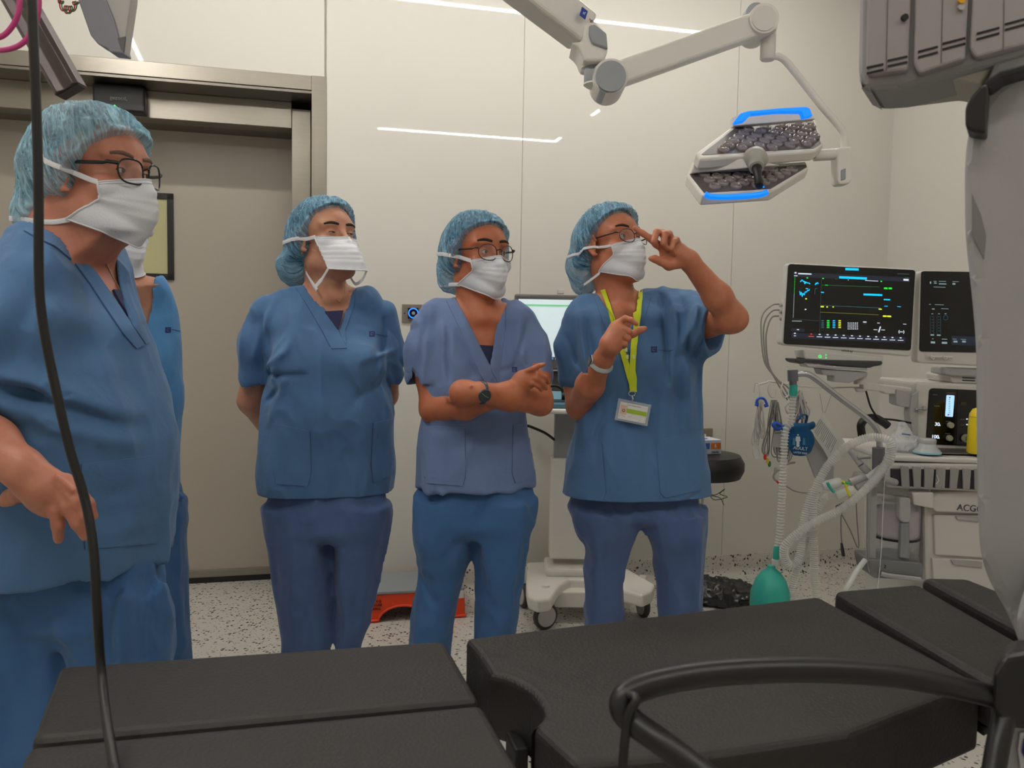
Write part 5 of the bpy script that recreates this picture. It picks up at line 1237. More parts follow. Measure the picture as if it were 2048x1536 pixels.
    td.cone(PY(1375, 690, Y - .02), PY(1418, 668, Y - .12), .05, .045, .04)
    a, b, c = PY(1203, 590, Y - .1), PY(1246, 690, Y - .1), PY(1286, 588, Y - .1)
    td.D = np.minimum(td.D, S - .0075)
    folds = [(1316, 592, 1322, 760, Y, .010, -.016), (1332, 590, 1338, 700, Y, .009, .010), (1350, 600, 1360, 720, Y, .010, -.010), (1372, 600, 1345, 700, Y, .010, .010), (1395, 620, 1370, 720, Y, .010, -.010), (1340, 700, 1342, 880, Y, .014, -.012), (1360, 720, 1372, 860, Y, .014, .010), (1312, 760, 1308, 960, Y, .016, .006),
             (1150, 610, 1165, 740, Y, .010, .009), (1170, 620, 1185, 780, Y, .010, -.010), (1130, 670, 1160, 740, Y, .009, -.008), (1190, 620, 1200, 740, Y, .01, .006), (1196, 820, 1182, 900, Y, .010, -.010), (1210, 830, 1200, 960, Y, .014, .006), (1160, 985, 1220, 1005, Y, .008, -.006), (1330, 1000, 1400, 970, Y, .008, -.006), (1395, 700, 1400, 850, Y, .012, .007), (1250, 860, 1260, 1000, Y, .02, .005)]
    td.T0 = td.D.copy(); td.disp(fold_fn(folds, .0040, 13, 4.5, 33), .02); td.delta = td.D - td.T0
    dress(fd, td, S, [a, b, c], Y - .19, PY(1245, 640, Y - .08)[2], nc=PY(1243, 595, Y - .01))
    bo, bvb = field_object(fd, 'body', SK5, root, 1, True)
    ax = nrm(PY(1418, 652, Y - .13) - PY(1385, 640, Y - .05)); ax = nrm(ax + np.array([.75, 0, .05])); e0 = PY(1431, 655, Y - .13)
    td.custom(lambda X, Y_, Z: -((X - e0[0]) * ax[0] + (Y_ - e0[1]) * ax[1] + (Z - e0[2]) * ax[2]), e0 - (.05, .2, .14), e0 + (.16, .2, .14), 0, 'sub')
    td.cone(e0 - ax * .03 + (0, 0, -.005), e0 + ax * .06 + (0, 0, -.005), .060, .066, 0, 'sub')
    zc = PY(1140, 768, Y)[2]; xs = PY(1172, 760, Y)[0]
    td.custom(lambda X, Y_, Z: np.maximum(Z - zc - .25 * (X - xs), X - xs) + 0 * Y_, (lo[0], lo[1], zc - .08), (xs, hi[1], zc + .03), 0, 'sub')
    td.cone(PY(1152, 760, Y - .01), PY(1154, 800, Y - .02), .044, .046, 0, 'sub')
    restore(td)
    a, b, c = PY(1203, 590, Y - .1), PY(1246, 690, Y - .1), PY(1286, 588, Y - .1)
    neck_v(td, a, b, c, Y + .05, Y - .4)
    td.cone(PY(1243, 560, Y + .01), PY(1245, 602, Y + .01), .058, .062, .006, 'sub')
    hollow_hem(td, TR)
    to, bvt = field_object(td, 'tunic', SCRUB, root, 1, True)
    G = SCRUB
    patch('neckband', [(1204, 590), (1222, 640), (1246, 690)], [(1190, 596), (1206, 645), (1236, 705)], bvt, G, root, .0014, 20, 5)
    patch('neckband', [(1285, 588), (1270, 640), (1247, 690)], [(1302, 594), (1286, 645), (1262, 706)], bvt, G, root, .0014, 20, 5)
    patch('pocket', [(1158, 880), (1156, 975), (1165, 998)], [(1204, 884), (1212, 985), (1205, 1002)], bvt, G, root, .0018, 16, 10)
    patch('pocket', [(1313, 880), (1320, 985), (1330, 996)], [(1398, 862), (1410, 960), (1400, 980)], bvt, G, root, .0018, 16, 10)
    emblem((1308, 699), bvt, root, s=6); line_on('stitching', [(1317, 700), (1335, 702), (1347, 700)], bvt, .0006, NAVYP, root, 5, .001)
    o, mp, NU, NV = mask_part(h, root, seed=4, bvh=bvb)
    _, bvc = cap_part(h, root, CAPD, bun=(-.03, -.095, -.035), bun_r=(.06, .05, .06), seed=17, earcap=.03, prof=[(-.16, -.16), (-.1, -.12), (-.05, -.06), (-.02, -.02), (0.01, .02), (.035, .056), (.065, .084), (.09, .098), (.13, .11)], bun2=((-.03, -.10, -.095), (.035, .035, .03)))
    tie(h, o, [(-.062, .060, -.016), (-.080, -.005, -.005), (-.088, -.05, -.008), (-.05, -.11, -.0)], bvh=[bvb, bvc], w_=.004); tie(h, o, [(-.061, .006, -.081), (-.064, -.02, -.09), (-.06, -.075, -.10)], bvh=[bvb, bvc], w_=.004)
    hair_part(h, root, HAIR, [((-.02, -.085, -.02), (.055, .045, .055)), ((-.03, -.09, -.09), (.033, .033, .03)), ((-.045, -.04, -.04), (.03, .04, .05))])
    eyes(h, root, -.15, bvb, (.002, .0015), lift=.004); glasses(h, root, mat('glasses_tortoise', (58, 34, 26), .25), w=.0235, hh=.0205, sq=2.3, t=.0013)
    # smart band watch
    ax = nrm(PY(1185, 765, Y - .15) - PY(1216, 700, Y - .24)); c0 = PY(1203, 725, Y - .212)
    q = nrm(np.cross(ax, (0, 0, 1))); up = np.cross(q, ax); mb = MB(); WB = mat('band_grey', (160, 168, 168), .5)
    mb.tube([c0 + .0295 * (math.cos(t) * up + math.sin(t) * q) for t in np.linspace(0, 2 * math.pi, 33)[:-1]], .009, WB, n=8, closed=True, flat=(.2, 1)); wo = mb.build('smartwatch', root)
    out = nrm(np.array([-1, -.35, .25]) - ax * (np.array([-1, -.35, .25]) @ ax)); s_ = np.cross(ax, out); mb = MB(); mb.box(c0 + out * .031, (.030, .026, .009), mat('watch_silver', (190, 190, 194), .25, metal=.8), R=(ax, s_, out), bev=.004); mb.build('watch_case', wo)
    mb = MB(); mb.box(c0 + out * .0358, (.026, .022, .002), mat('watch_glass', (10, 10, 12), .08), R=(ax, s_, out), bev=.001); mb.build('watch_face', wo)
    # ring
    rc = W(1247, 673, -.016); ra = nrm(W(1257, 677, -.016) - W(1245, 671, -.014)); q = nrm(np.cross(ra, (0, 0, 1))); up = np.cross(q, ra); mb = MB(); mb.tube([rc + .0098 * (math.cos(t) * up + math.sin(t) * q) for t in np.linspace(0, 6.2832, 21)[:-1]], .001, GOLD, n=6, closed=True); mb.build('ring', root)
    # lanyard and badge: hangs from the neck, a thing of its own
    YEL = mat('lanyard_yellow', (206, 220, 40), .7, bump=.2, bscale=400)
    YSTART[0] = Y - .215
    la = None
    bl = [bvt, bvb]
    la = patch('lanyard', [(1204, 580), (1218, 632), (1235, 690), (1258, 770), (1262, 783)], [(1212, 578), (1227, 630), (1245, 688), (1270, 765), (1272, 783)], bl, YEL, root, .0018, 40, 4, .004); la['label'] = 'yellow lanyard strap around the neck'
    patch('lanyard_strap', [(1276, 575), (1270, 632), (1261, 690), (1258, 740), (1257, 783)], [(1286, 580), (1280, 634), (1273, 690), (1271, 740), (1272, 783)], bl, YEL, la, .0018, 40, 4, .006)
    for (u, v) in ((1253, 714), (1267, 714), (1250, 700)): patch('strap_print', [(u - 3, v - 4), (u - 3, v + 4)], [(u + 3, v - 4), (u + 3, v + 4)], bl, mat('print_pale', (214, 226, 150), .7), la, .0012, 3, 3, .008)
    f = cast(bl, 1264, 790); d0 = f[0][1] - .02; YSTART[0] = None
    mb = MB(); cc = PY(1264, 787, d0); mb.tube([cc + .0095 * np.array([math.cos(t), 0, .75 * math.sin(t)]) for t in np.linspace(0, 6.2832, 25)[:-1]], .0012, mat('chrome', (210, 210, 214), .15, metal=1), n=8, closed=True); mb.tube([cc + (0, 0, -.006), cc + (.002, -.002, -.014), cc + (0.001, 0, -.024)], [.003, .0035, .0025], MATS['chrome'], n=10); mb.build('clip', la); la = empty('badge', PY(1265, 825, d0), None, None); la.parent = root; la.matrix_parent_inverse = Matrix.Translation(root.location).inverted(); bpy.context.view_layer.update()
    p00, p10, p01, p11 = PY(1237, 797, d0), PY(1302, 809, d0 + .01), PY(1229, 839, d0 - .005), PY(1295, 853, d0)
    def bl2(s_, t): return (p00 * (1 - s_) + p10 * s_) * (1 - t) + (p01 * (1 - s_) + p11 * s_) * t
    R_ = nrm(bl2(1, .5) - bl2(0, .5)); U_ = nrm(bl2(.5, 0) - bl2(.5, 1)); N_ = nrm(np.cross(R_, U_)); U_ = np.cross(N_, R_); cen = bl2(.5, .5); Wd = np.linalg.norm(bl2(1, .5) - bl2(0, .5)); Hd = np.linalg.norm(bl2(.5, 0) - bl2(.5, 1))
    def card(x, y, w_, h_, m, dz, name, bev=.0, th=.0008): 
        mb = MB(); mb.box(cen + R_ * x * Wd + U_ * y * Hd + N_ * dz, (w_ * Wd, h_ * Hd, th), m, R=(R_, U_, N_), bev=bev); return mb.build(name, la)
    card(0, 0, 1, 1, mat('clear_plastic', (235, 240, 245), .05, alpha=.28, spec=.9), 0, 'holder', .0003, .0024)
    card(.0, -.02, .84, .78, mat('card_white', (222, 222, 220), .5), .0016, 'card')
    card(.1, .02, .62, .2, mat('card_green', (160, 190, 50), .5), .0024, 'colour_band')
    ph = la; card(-.29, .03, .2, .42, mat('photo_ground', (214, 186, 170), .5), .0024, 'portrait_photo')
    q = cen + R_ * -.29 * Wd + U_ * .0 * Hd + N_ * .0032
    mb = MB(); mb.lathe(q, [(.0048, 0), (.0048, .0003)], mat('photo_hair', (120, 70, 44), .6), axis=N_, n=16); mb.lathe(q + U_ * .0005 + N_ * .0003, [(.0028, 0), (.0028, .0003)], mat('photo_face', (220, 166, 140), .6), axis=N_, n=16); mb.build("portrait", la)
    text('Vithas Hospital Aguasvivas'[0:0] or 'Centro Hospital Agudos', cen + R_ * 0 + U_ * .29 * Hd + N_ * .0026, .0042, mat('dark_print', (60, 60, 66), .6), R_, U_, parent=la, depth=.0001)
    mb = MB(); GL = mat('chrome', (210, 210, 214), .15)
    for (a_, b_) in (((-.42, -.3), (-.3, -.2)), ((-.3, -.2), (-.2, -.28)), ((-.12, -.26), (-.02, -.18)), ((.2, -.36), (.26, -.28)), ((.36, -.4), (.42, -.1))): mb.tube([cen + R_ * a_[0] * Wd + U_ * a_[1] * Hd + N_ * .003, cen + R_ * b_[0] * Wd + U_ * b_[1] * Hd + N_ * .003], .0007, mat('clear_ridge', (240, 244, 248), .05, alpha=.6), n=6)
    mb.build('sleeve_crease', la)
    zp = lambda v: PY(1280, v, Y)[2]; xc = PY(1278, 655, Y)[0]
    to_, bvp, feet = trousers(root, SCRUB_G, Y, [(zp(1035), xc, Y, .16, .10), (zp(1025), xc, Y, .185, .105), (zp(1000), xc, Y, .19, .10), (zp(900), xc, Y, .15, .09)], 0,
        [[(1142, 1281, 1020), (1150, 1280, 1060), (1160, 1268, 1095), (1163, 1255, 1140), (1166, 1246, 1210), (1168, 1242, 1260)], [(1280, 1416, 1020), (1282, 1414, 1060), (1297, 1412, 1100), (1308, 1410, 1140), (1316, 1406, 1190), (1322, 1400, 1240)]],
        folds=[(1280, 1040, 1260, 1100, Y, .012, -.008), (1290, 1060, 1310, 1120, Y, .012, -.008), (1390, 1040, 1385, 1200, Y, .012, .01), (1190, 1060, 1190, 1220, Y, .016, .006), (1160, 1040, 1175, 1120, Y, .012, -.008)], seed=12)
    shoes(root, feet)
person_pointing()
# ================================================================== operating table
PAD = mat('pad_black', (40, 37, 36), .55, noise=.08, nscale=40, bump=.25, bscale=180, spec=.4)
PADE = mat('pad_edge_black', (22, 21, 21), .6); RAIL = mat('rail_steel', (150, 150, 150), .3, metal=1)
tb = empty('operating_table', PZ(1100, 1500, 0), 'black padded operating table across the foreground with a round cut-out', 'operating table')
def pad(name, top, th, parent, bev=.012, z=None):
    """top: list of 3-D corner points of the upper face"""
    mb = MB(); P = [np.array(p) for p in top]; mb.prism([p - (0, 0, th) for p in P], (0, 0, th), PAD, bev=bev, seg=3)
    return mb.build(name, parent)
A1 = PZ(120, 1330, .75); A2 = PZ(890, 1279, .75); G1 = PZ(58, 1486, .75); G2 = PZ(962, 1402, .75)
dn = nrm((G2 - A2)); E2 = PZ(1012, 1500, .75); E1 = G1 + (E2 - G2) * 1.0; 
back = nrm(G1 - A1)
pad('leg_cushion', [A1, A2, G2 - dn * .006, G1 - dn * .006], .06, tb)
F1 = G1 + (G1 - A1) * 1.15; F2 = G2 + (G2 - A2) * 1.25
pad('leg_cushion', [G1 + dn * .006, G2 + dn * .006, F2, F1], .06, tb)
# plates and rails under the leg cushions
def plate_under(P, name, inset=.02, th=.012, gap=.06):
    c = np.mean(P, axis=0); mb = MB(); mb.prism([c + (p - c) * (1 - inset / np.linalg.norm(p - c)) - (0, 0, gap + th + .001) for p in P], (0, 0, th), PADE, bev=.003); return mb.build(name, tb)
plate_under([A1, A2, G2, G1], 'support_plate'); plate_under([G1, G2, F2, F1], 'support_plate')
# seat section with round perineal cut-out
zt = .75
B1 = PZ(930, 1275, .755); B2 = PZ(1636, 1191, .772)
C2 = PZ(1965, 1368, .75); N1 = PZ(985, 1352, .75)
top = [B1, B2, C2]
n0 = PZ(1000, 1370, .75); cc = PZ(1010, 1420, .75)
ctr = PZ(1003, 1424, .75); e1 = PZ(1083, 1420, .75); up_ = PZ(1000, 1352, .75); dnp = PZ(1052, 1470, .75)
arc = [PZ(u, v, .75) for (u, v) in spline([np.array(q, float) for q in ((982, 1346), (1020, 1357), (1060, 1380), (1084, 1410), (1086, 1432), (1066, 1452))], 5)]
D1 = PZ(1150, 1530, .75); D2 = PZ(1480, 1500, .75)
seat = [B1, B2, C2, PZ(1700, 1470, .75), PZ(1420, 1512, .75), D1] + arc[::-1] + [PZ(958, 1308, .752)]
pad('seat_cushion', seat, .10, tb, bev=.01)
mb = MB()
c = np.mean(seat, axis=0); mb.prism([B1 + (.03, -.01, -.1), B2 + (-.03, -.02, -.1), C2 + (-.05, .02, -.1), D1 + (.02, .03, -.1), PZ(1090, 1430, .65)], (0, 0, .014), PADE, bev=.003); mb.build('support_plate', tb)
# second and third cushions towards the head end
H1 = PZ(1666, 1180, .775); H2 = PZ(1836, 1166, .785); H3 = PZ(2105, 1320, .765); H4 = PZ(1990, 1372, .755)
pad('back_cushion', [H1, H2, H3, H4], .07, tb)
J1 = PZ(1841, 1153, .79); J2 = PZ(1935, 1155, .795); J3 = PZ(2200, 1260, .785); J4 = PZ(2118, 1302, .775)
pad('head_cushion', [J1, J2, J3, J4], .06, tb)
mb = MB(); mb.prism([H1 + (.02, -.01, -.085), J2 + (-.02, -.02, -.085), J3 + (-.03, .0, -.085), H4 + (0, .02, -.085)], (0, 0, .012), PADE, bev=.003); mb.build('support_plate', tb)
# steel side bracket at the gap, column and base
mb = MB(); q = PZ(1048, 1500, .66); mb.box(q + (-.01, .0, -.05), (.02, .055, .13), PADE, R=(WT, WN, (0, 0, 1)), bev=.004); mb.build('hinge_block', tb)
mb = MB(); q = PZ(1046, 1515, .66); mb.cyl(q + (.0, -.03, -.02), q + (0.0, -.034, -.02), .012, mat('brass_label', (190, 170, 110), .5), 16); mb.build('hinge_cap', tb)
cb = PZ(1350, 1350, .6); mb = MB(); mb.box((cb[0], cb[1] - .05, .38), (.26, .22, .5), mat('table_column', (90, 90, 92), .35, metal=.6), R=(WT, WN, (0, 0, 1)), bev=.02); mb.build('column', tb)
mb = MB(); mb.box((cb[0], cb[1] - .05, .075), (.95, .4, .13), mat('table_base', (60, 60, 62), .4), R=(WT, WN, (0, 0, 1)), bev=.03); mb.build('base', tb)
mb = MB(); mb.box((cb[0], cb[1] - .05, .62), (.4, .3, .03), PADE, R=(WT, WN, (0, 0, 1)), bev=.004); a_ = (A1 + F1) / 2; mb.box(((cb[0] + a_[0]) / 2 + .12, (cb[1] - .05 + a_[1]) / 2 + .1, .655), (1.0, .05, .03), PADE, R=(nrm(E2 - (A1 + G1) / 2 - (0, 0, 0)) if False else WT, WN, (0, 0, 1)), bev=.004); mb.build('frame', tb)

# ================================================================== robot arm cart at the right (close to the camera)
RG = mat('robot_grey', (158, 156, 156), .45, noise=.02, bump=.05, bscale=300); RGD = mat('robot_panel_grey', (150, 142, 142), .5, noise=.03); RBK = mat('rubber_black', (22, 21, 21), .4)
rob = empty('surgical_robot', (1.05, .85, 0), 'grey surgical robot column at the right edge with vented panel head and black handles', 'surgical robot')
Yc = .95
def pr(pts, Y0, depth, m, name, bev=.006, par=None, dirv=None, seg=3, smooth=False):
    mb = MB(); mb.prism([PY(u, v, Y0) for u, v in pts], dirv if dirv is not None else nrm(np.array(ray(np.mean([p[0] for p in pts]), 768)) * (1, 1, 0) + (.06, 0, 0)) * depth, m, bev=bev, seg=seg, smooth=smooth); return mb.build(name, par or rob)
sil = [(1978, 165), (1950, 205), (1932, 260), (1926, 330), (1927, 470), (1938, 560), (1949, 680), (1952, 1000), (1958, 1120), (1980, 1180), (2012, 1230), (2040, 1300), (2060, 1400), (2400, 1400), (2400, 80), (2120, 110), (2020, 135)]
pr(sil, Yc, .34, RG, 'column', .018)
pr([(1943, 385), (1962, 430), (1972, 470), (1968, 520), (1944, 470)], Yc - .0015, .004, mat('robot_recess', (120, 118, 116), .5), 'recess_panel', .0008)
pr([(1961, 170), (1938, 196), (1930, 215), (1930, 252), (1938, 262), (1972, 268), (1977, 172), (1972, 164)], Yc - .03, .05, RBK, 'bumper', .004)
pr([(1961, 168), (1978, 176), (2004, 156), (2070, 138), (2070, 122), (2000, 141)], Yc - .028, .05, RBK, 'bumper_strip', .002)
# lower foot of the column, seen at the bottom right
pr([(2048, 1180), (2030, 1240), (2046, 1330), (2000, 1470), (1985, 1600), (2300, 1700), (2300, 1100)], Yc - .12, .2, RG, 'lower_housing', .01)
pr([(2040, 1466), (2036, 1500), (2041, 1540), (2110, 1540), (2110, 1462)], Yc - .124, .004, mat('label_white', (200, 200, 206), .5), 'label_plate', .0006)
pr([(2047, 1478), (2043, 1505), (2052, 1520), (2075, 1520), (2075, 1478)], Yc - .1255, .002, mat('label_blue', (24, 30, 100), .5), 'label_print', .0004)
# vented head panel above
YP = 1.08
def qd(u, v, Y=YP): return PY(u, v, Y)
head = pr([(1720, -160), (1714, 150), (1722, 172), (1738, 180), (1800, 176), (1900, 150), (2100, 92), (2400, 20), (2400, -200)], YP, .12, RG, 'panel_head', .012)
panels = [([(1737, -150), (1731, 140), (1738, 152), (1816, 142), (1826, -150)]), ([(1834, -150), (1826, 130), (1838, 150), (1930, 120), (1944, -150)]), ([(1952, -150), (1938, 100), (1952, 118), (2080, 84), (2100, -150)])]
for i, q in enumerate(panels): pr(q, YP - .012, .02, RGD, 'vent_cover', .005, head)
for (u, v, w_, s_) in ((1733, 133, 34, -.22), (1775, 119, 40, -.22), (1836, 101, 40, -.26), (1885, 85, 46, -.26), (1953, 65, 46, -.27), (2010, 46, 50, -.27)):
    for dv in (0, 11): pr([(u, v + dv), (u + w_, v + dv + w_ * s_), (u + w_, v + dv + w_ * s_ + 4), (u, v + dv + 4)], YP - .0135, .004, BLACKP, 'vent_slot', .0004, head)
for (a, b) in (((1775, -10), (1772, 140)), ((1885, -10), (1882, 125)), ((2008, -10), (2006, 100))): pr([a, (a[0] + 1.5, a[1]), (b[0] + 1.5, b[1]), b], YP - .0128, .002, mat('seam_dark', (96, 90, 90), .6), 'panel_seam', .0, head)
mb = MB(); q = qd(1808, 36, YP - .0125); mb.cyl(q, q - (0, .004, 0), .0042, BLACKP, 16); mb.build('port', head)
mb = MB(); q = qd(1921, 2, YP - .0125); mb.cyl(q, q - (0, .004, 0), .0042, mat('amber_lamp', (220, 160, 20), .3), 16); mb.build('amber_dot', head)
mb = MB(); q = qd(1921, 15, YP - .0125); mb.cyl(q, q - (0, .003, 0), .0042, RG, 16); mb.build('round_button', head)
pr([(1800, 172), (1910, 158), (1960, 168), (1990, 130), (1900, 150)], YP + .02, .12, mat('robot_pale', (190, 184, 170), .5), 'head_mount', .004)
pr([(1990, 120), (1968, 176), (2010, 190), (2200, 150), (2200, 60)], YP + .01, .18, RG, 'head_neck', .006)
# black handle loop in front of the table
YH = .72
def hp(L, Y=YH): return [PY(u, v, Y + (q[0] if q else 0)) for u, v, *q in L]
mb = MB()
arc_ = spline(hp([(1995, 1395, .10), (1900, 1372, .08), (1780, 1350, .06), (1620, 1340, .04), (1450, 1345, .02), (1330, 1362, .0), (1262, 1385, -.01), (1243, 1410, -.015), (1262, 1440, -.02), (1330, 1490, -.04), (1420, 1560, -.06), (1520, 1640, -.08)]), 8)
mb.tube(arc_, [.0115] * len(arc_), RBK, n=14); mb.build('handle_bar', rob)
mb = MB(); t = spline(hp([(1258, 1390, -.02), (1272, 1400, -.03), (1255, 1440, -.03), (1245, 1540, -.03), (1243, 1600, -.03)]), 6); mb.tube(t, .0042, RBK, n=10); mb.build('control_cable', rob)
pr([(2010, 1310), (1985, 1350), (1985, 1420), (2010, 1460), (2120, 1470), (2120, 1290)], YH + .08, .05, RBK, 'handle_clamp', .008)
mb = MB(); mb.tube(spline(hp([(2020, 1400, .1), (2000, 1470, .08), (1985, 1560, .06), (1980, 1640, .04)]), 5), .011, RBK, n=12); mb.build('handle_post', rob)
mb = MB(); mb.box((1.2, 1.12, .12), (.7, .9, .22), RG, bev=.04); mb.build('base', rob)
mb = MB(); mb.box((1.25, 1.1, .5), (.32, .34, .6), RG, bev=.03); mb.build('mast', rob)
# ================================================================== surgical lamp
LW = mat('lamp_white', (226, 222, 214), .4); LGR = mat('lamp_grey', (150, 154, 160), .4); LDK = mat('lamp_lens_field', (92, 84, 84), .35, noise=.1); LLN = mat('lamp_lens', (132, 122, 122), .12, spec=.8)
BLU = mat('handle_glow_blue', (0, 110, 255), .3, emit=(0, 132, 255), estr=1.1)
lamp = empty('surgical_lamp', PY(1200, -300, 2.3), 'white ceiling-hung surgical lamp with angular twin head and glowing blue handles', 'surgical lamp')
YL = 2.35
def beam(pa, pb, ha, hb, wd, m, name, par, bev=.012):
    """box beam between two centres given as (u,v,Y) with half heights ha, hb"""
    a = PY(*pa); b = PY(*pb); t = nrm(b - a); side = nrm(np.cross(t, (0, 0, 1))); up = np.cross(side, t)
    mb = MB(); poly = [a + up * ha - side * wd / 2, b + up * hb - side * wd / 2, b - up * hb - side * wd / 2, a - up * ha - side * wd / 2]
    mb.prism(poly, side * wd, m, bev=bev, seg=3); return mb.build(name, par)
mb = MB(); c0 = PY(700, -330, 2.05); mb.cyl((c0[0], c0[1], H), (c0[0], c0[1], c0[2] - .02), .05, LW); mb.cyl((c0[0], c0[1], H - .001), (c0[0], c0[1], H - .06), .14, LW, 36); mb.build('ceiling_mount', lamp)
a = beam((700, -300, 2.05), (1168, 66, 2.30), .055, .045, .09, LW, 'upper_arm', lamp)
# emblem and name on the arm
def arm_text(): 
    A = PY(1100, 14, 2.24); B = PY(1160, 60, 2.30); t = nrm(B - A); side = nrm(np.cross(t, (0, 0, 1))); side = side if side[1] < 0 else -side; up = np.cross(t, side); up = up if up[2] > 0 else -up
    c = PY(1142, 38, 2.27) + side * .052
    mb = MB(); mb.box(c, (.020, .024, .002), mat('blue_badge', (30, 70, 170), .5), R=(t, up, side)); mb.build('blue_badge', a)
    text('af', c + side * .0012, .012, mat('white_print', (235, 235, 235), .5), t, up, parent=a)
    text('ngham', c + side * -.000 + t * .035 - up * .004 + side * .0012, .011, mat('plum_print', (120, 60, 90), .5), t, up, parent=a)
arm_text()
# elbow block 1
mb = MB(); mb.prism([PY(u, v, 2.24) for u, v in ((1166, 52), (1172, 42), (1192, 44), (1213, 66), (1217, 98), (1208, 122), (1168, 122), (1158, 98), (1142, 84), (1164, 82))], (0, .13, 0), LW, bev=.008, seg=3); e1 = mb.build('elbow_housing', lamp)
mb = MB(); mb.prism([PY(u, v, 2.232) for u, v in ((1179, 50), (1190, 48), (1213, 66), (1216, 98), (1184, 86), (1178, 70))], (0, .012, 0), LGR, bev=.004, seg=2); mb.build('grey_cover', e1)
mb = MB(); q = PY(1188, 121, 2.30); mb.cyl(q, q - (0, 0, .02), .033, LW); mb.build('pivot', lamp)
mb = MB(); q = PY(1192, 128, 2.30); q2 = PY(1192, 166, 2.30); mb.lathe(q2, [(.030, -.008), (.033, -.002), (.033, q[2] - q2[2]), (.030, q[2] - q2[2] + .004)], LGR, n=32); mb.lathe(q2 + (0, 0, -.006), [(.026, -.006), (.034, 0), (.0335, .004)], LW, n=32)
mb.build('rotary_joint', lamp)
mb = MB(); q = PY(1222, 152, 2.24); mb.cyl(q, q + (0, .12, 0), .046, LW, 36); q = PY(1222, 152, 2.232); mb.cyl(q, q + (0, .01, 0), .040, LGR, 36); mb.prism([PY(u, v, 2.245) for u, v in ((1190, 130), (1225, 126), (1240, 170), (1216, 184), (1196, 172))], (0, .1, 0), LW, bev=.006); q = PY(1212, 170, 2.238); mb.cyl(q, q + (0, .11, 0), .020, LGR, 24)
mb.build('spring_joint', lamp)
sp = beam((1232, 152, 2.30), (1528, 46, 2.42), .032, .034, .075, LW, 'spring_arm', lamp, .01)
mb = MB(); q = PY(1529, 36, 2.36); mb.cyl(q, q + (0, .13, 0), .041, LW, 40); mb.prism([PY(u, v, 2.365) for u, v in ((1532, 8), (1556, 32), (1557, 56), (1550, 62), (1516, 60), (1510, 40))], (0, .11, 0), LW, bev=.008, seg=3); q = PY(1513, 26, 2.45); mb.cyl(q, q + (0, .06, 0), .03, LGR, 24); q = PY(1529, 36, 2.356); mb.cyl(q, q + (0, .006, 0), .034, mat('lamp_white2', (216, 212, 204), .4), 40)
mb.build('knuckle', lamp)
mb = MB(); q = PY(1537, 60, 2.42); q2 = PY(1535, 118, 2.42); mb.lathe(q2, [(.018, -.004), (.0215, 0), (.0215, q[2] - q2[2])], LW, n=28); mb.build('swivel', lamp)
yk = spline([PY(u, v, 2.42 + d) for u, v, d in ((1545, 112, 0), (1560, 114, 0), (1580, 132, 0), (1640, 208, 0), (1676, 250, 0), (1688, 272, 0), (1688, 310, 0))], 6)
mb = MB(); mb.tube(yk, .0105, LW, n=14); mb.build('yoke_tube', lamp)
mb = MB(); mb.prism([PY(u, v, 2.40) for u, v in ((1674, 296), (1703, 292), (1706, 298), (1705, 360), (1698, 368), (1678, 369), (1674, 362))], (0, .05, 0), LW, bev=.006, seg=3); mb.build('bracket', lamp)
mb = MB(); mb.prism([PY(u, v, 2.398) for u, v in ((1682, 340), (1692, 336), (1692, 358), (1682, 362))], (0, .01, 0), LGR, bev=.002); mb.build('bracket_recess', lamp)
mb = MB(); a_ = PY(1676, 308, 2.42); b_ = PY(1628, 311, 2.42); mb.cyl(a_, b_, .0165, LW, 24); mb.cyl(b_, PY(1610, 311, 2.42), .010, LW, 18); mb.cyl(PY(1612, 311, 2.42), PY(1500, 330, 2.42), .011, LW, 14); mb.build('axle', lamp)
# lamp heads: slab with lens field, both tilted
def lamp_head(out, inner, Y0s, label, depth=.032):
    """out/inner: list of (u,v,Y) of the underside rim and the lens field"""
    P = [PY(*p) for p in out]; c = np.mean(P, axis=0); U_, S_, Vt = np.linalg.svd(np.array(P) - c); n = Vt[2]; n = n if n @ (CAM - c) > 0 else -n
    isec = lambda q: CAM + ray(q[0], q[1]) * (((c - CAM) @ n) / (ray(q[0], q[1]) @ n)); P = [isec(p) for p in out]; mb = MB(); mb.prism([p - n * depth for p in P], n * depth, LW, bev=.006, seg=2); hd = mb.build('light_panel', lamp); hd['label'] = label
    I = [isec(p) for p in inner]; mb = MB(); mb.prism([p - n * .001 for p in I], n * .0022, LDK, bev=0); fld = mb.build('lens_field', hd)
    cI = np.mean(I, axis=0); ex = nrm(I[1] - I[0]) if True else None; ex = nrm(ex - n * (ex @ n)); ey = np.cross(n, ex)
    Q = np.array([((p - cI) @ ex, (p - cI) @ ey) for p in I])
    def inside(x, y, mgn):
        sg = 0
        for i in range(len(Q)):
            a, b = Q[i], Q[(i + 1) % len(Q)]; e = b - a; L = np.hypot(*e); d = (e[0] * (y - a[1]) - e[1] * (x - a[0])) / L
            if sg == 0: sg = 1 if (e[0] * (0 - a[1]) - e[1] * (0 - a[0])) > 0 else -1
            if d * sg < mgn: return False
        return True
    mb = MB(); r = .0165; k = 0; st = .0355; cnt = 0; 
    y = Q[:, 1].min()
    while y < Q[:, 1].max():
        x = Q[:, 0].min() + (st / 2 if k % 2 else 0)
        while x < Q[:, 0].max():
            if inside(x, y, r * .75): 
                mb2 = MB(); mb2.lathe(cI + ex * x + ey * y + n * .0008, [(r, 0), (r * .97, .004), (r * .85, .0068), (r * .72, .0072), (r * .58, .004), (r * .35, .0048), (.001, .0065)], LLN, axis=n, n=16); mb2.build('lens', hd); cnt += 1
            x += st
        y += st * .87; k += 1
    return hd, c, n, P
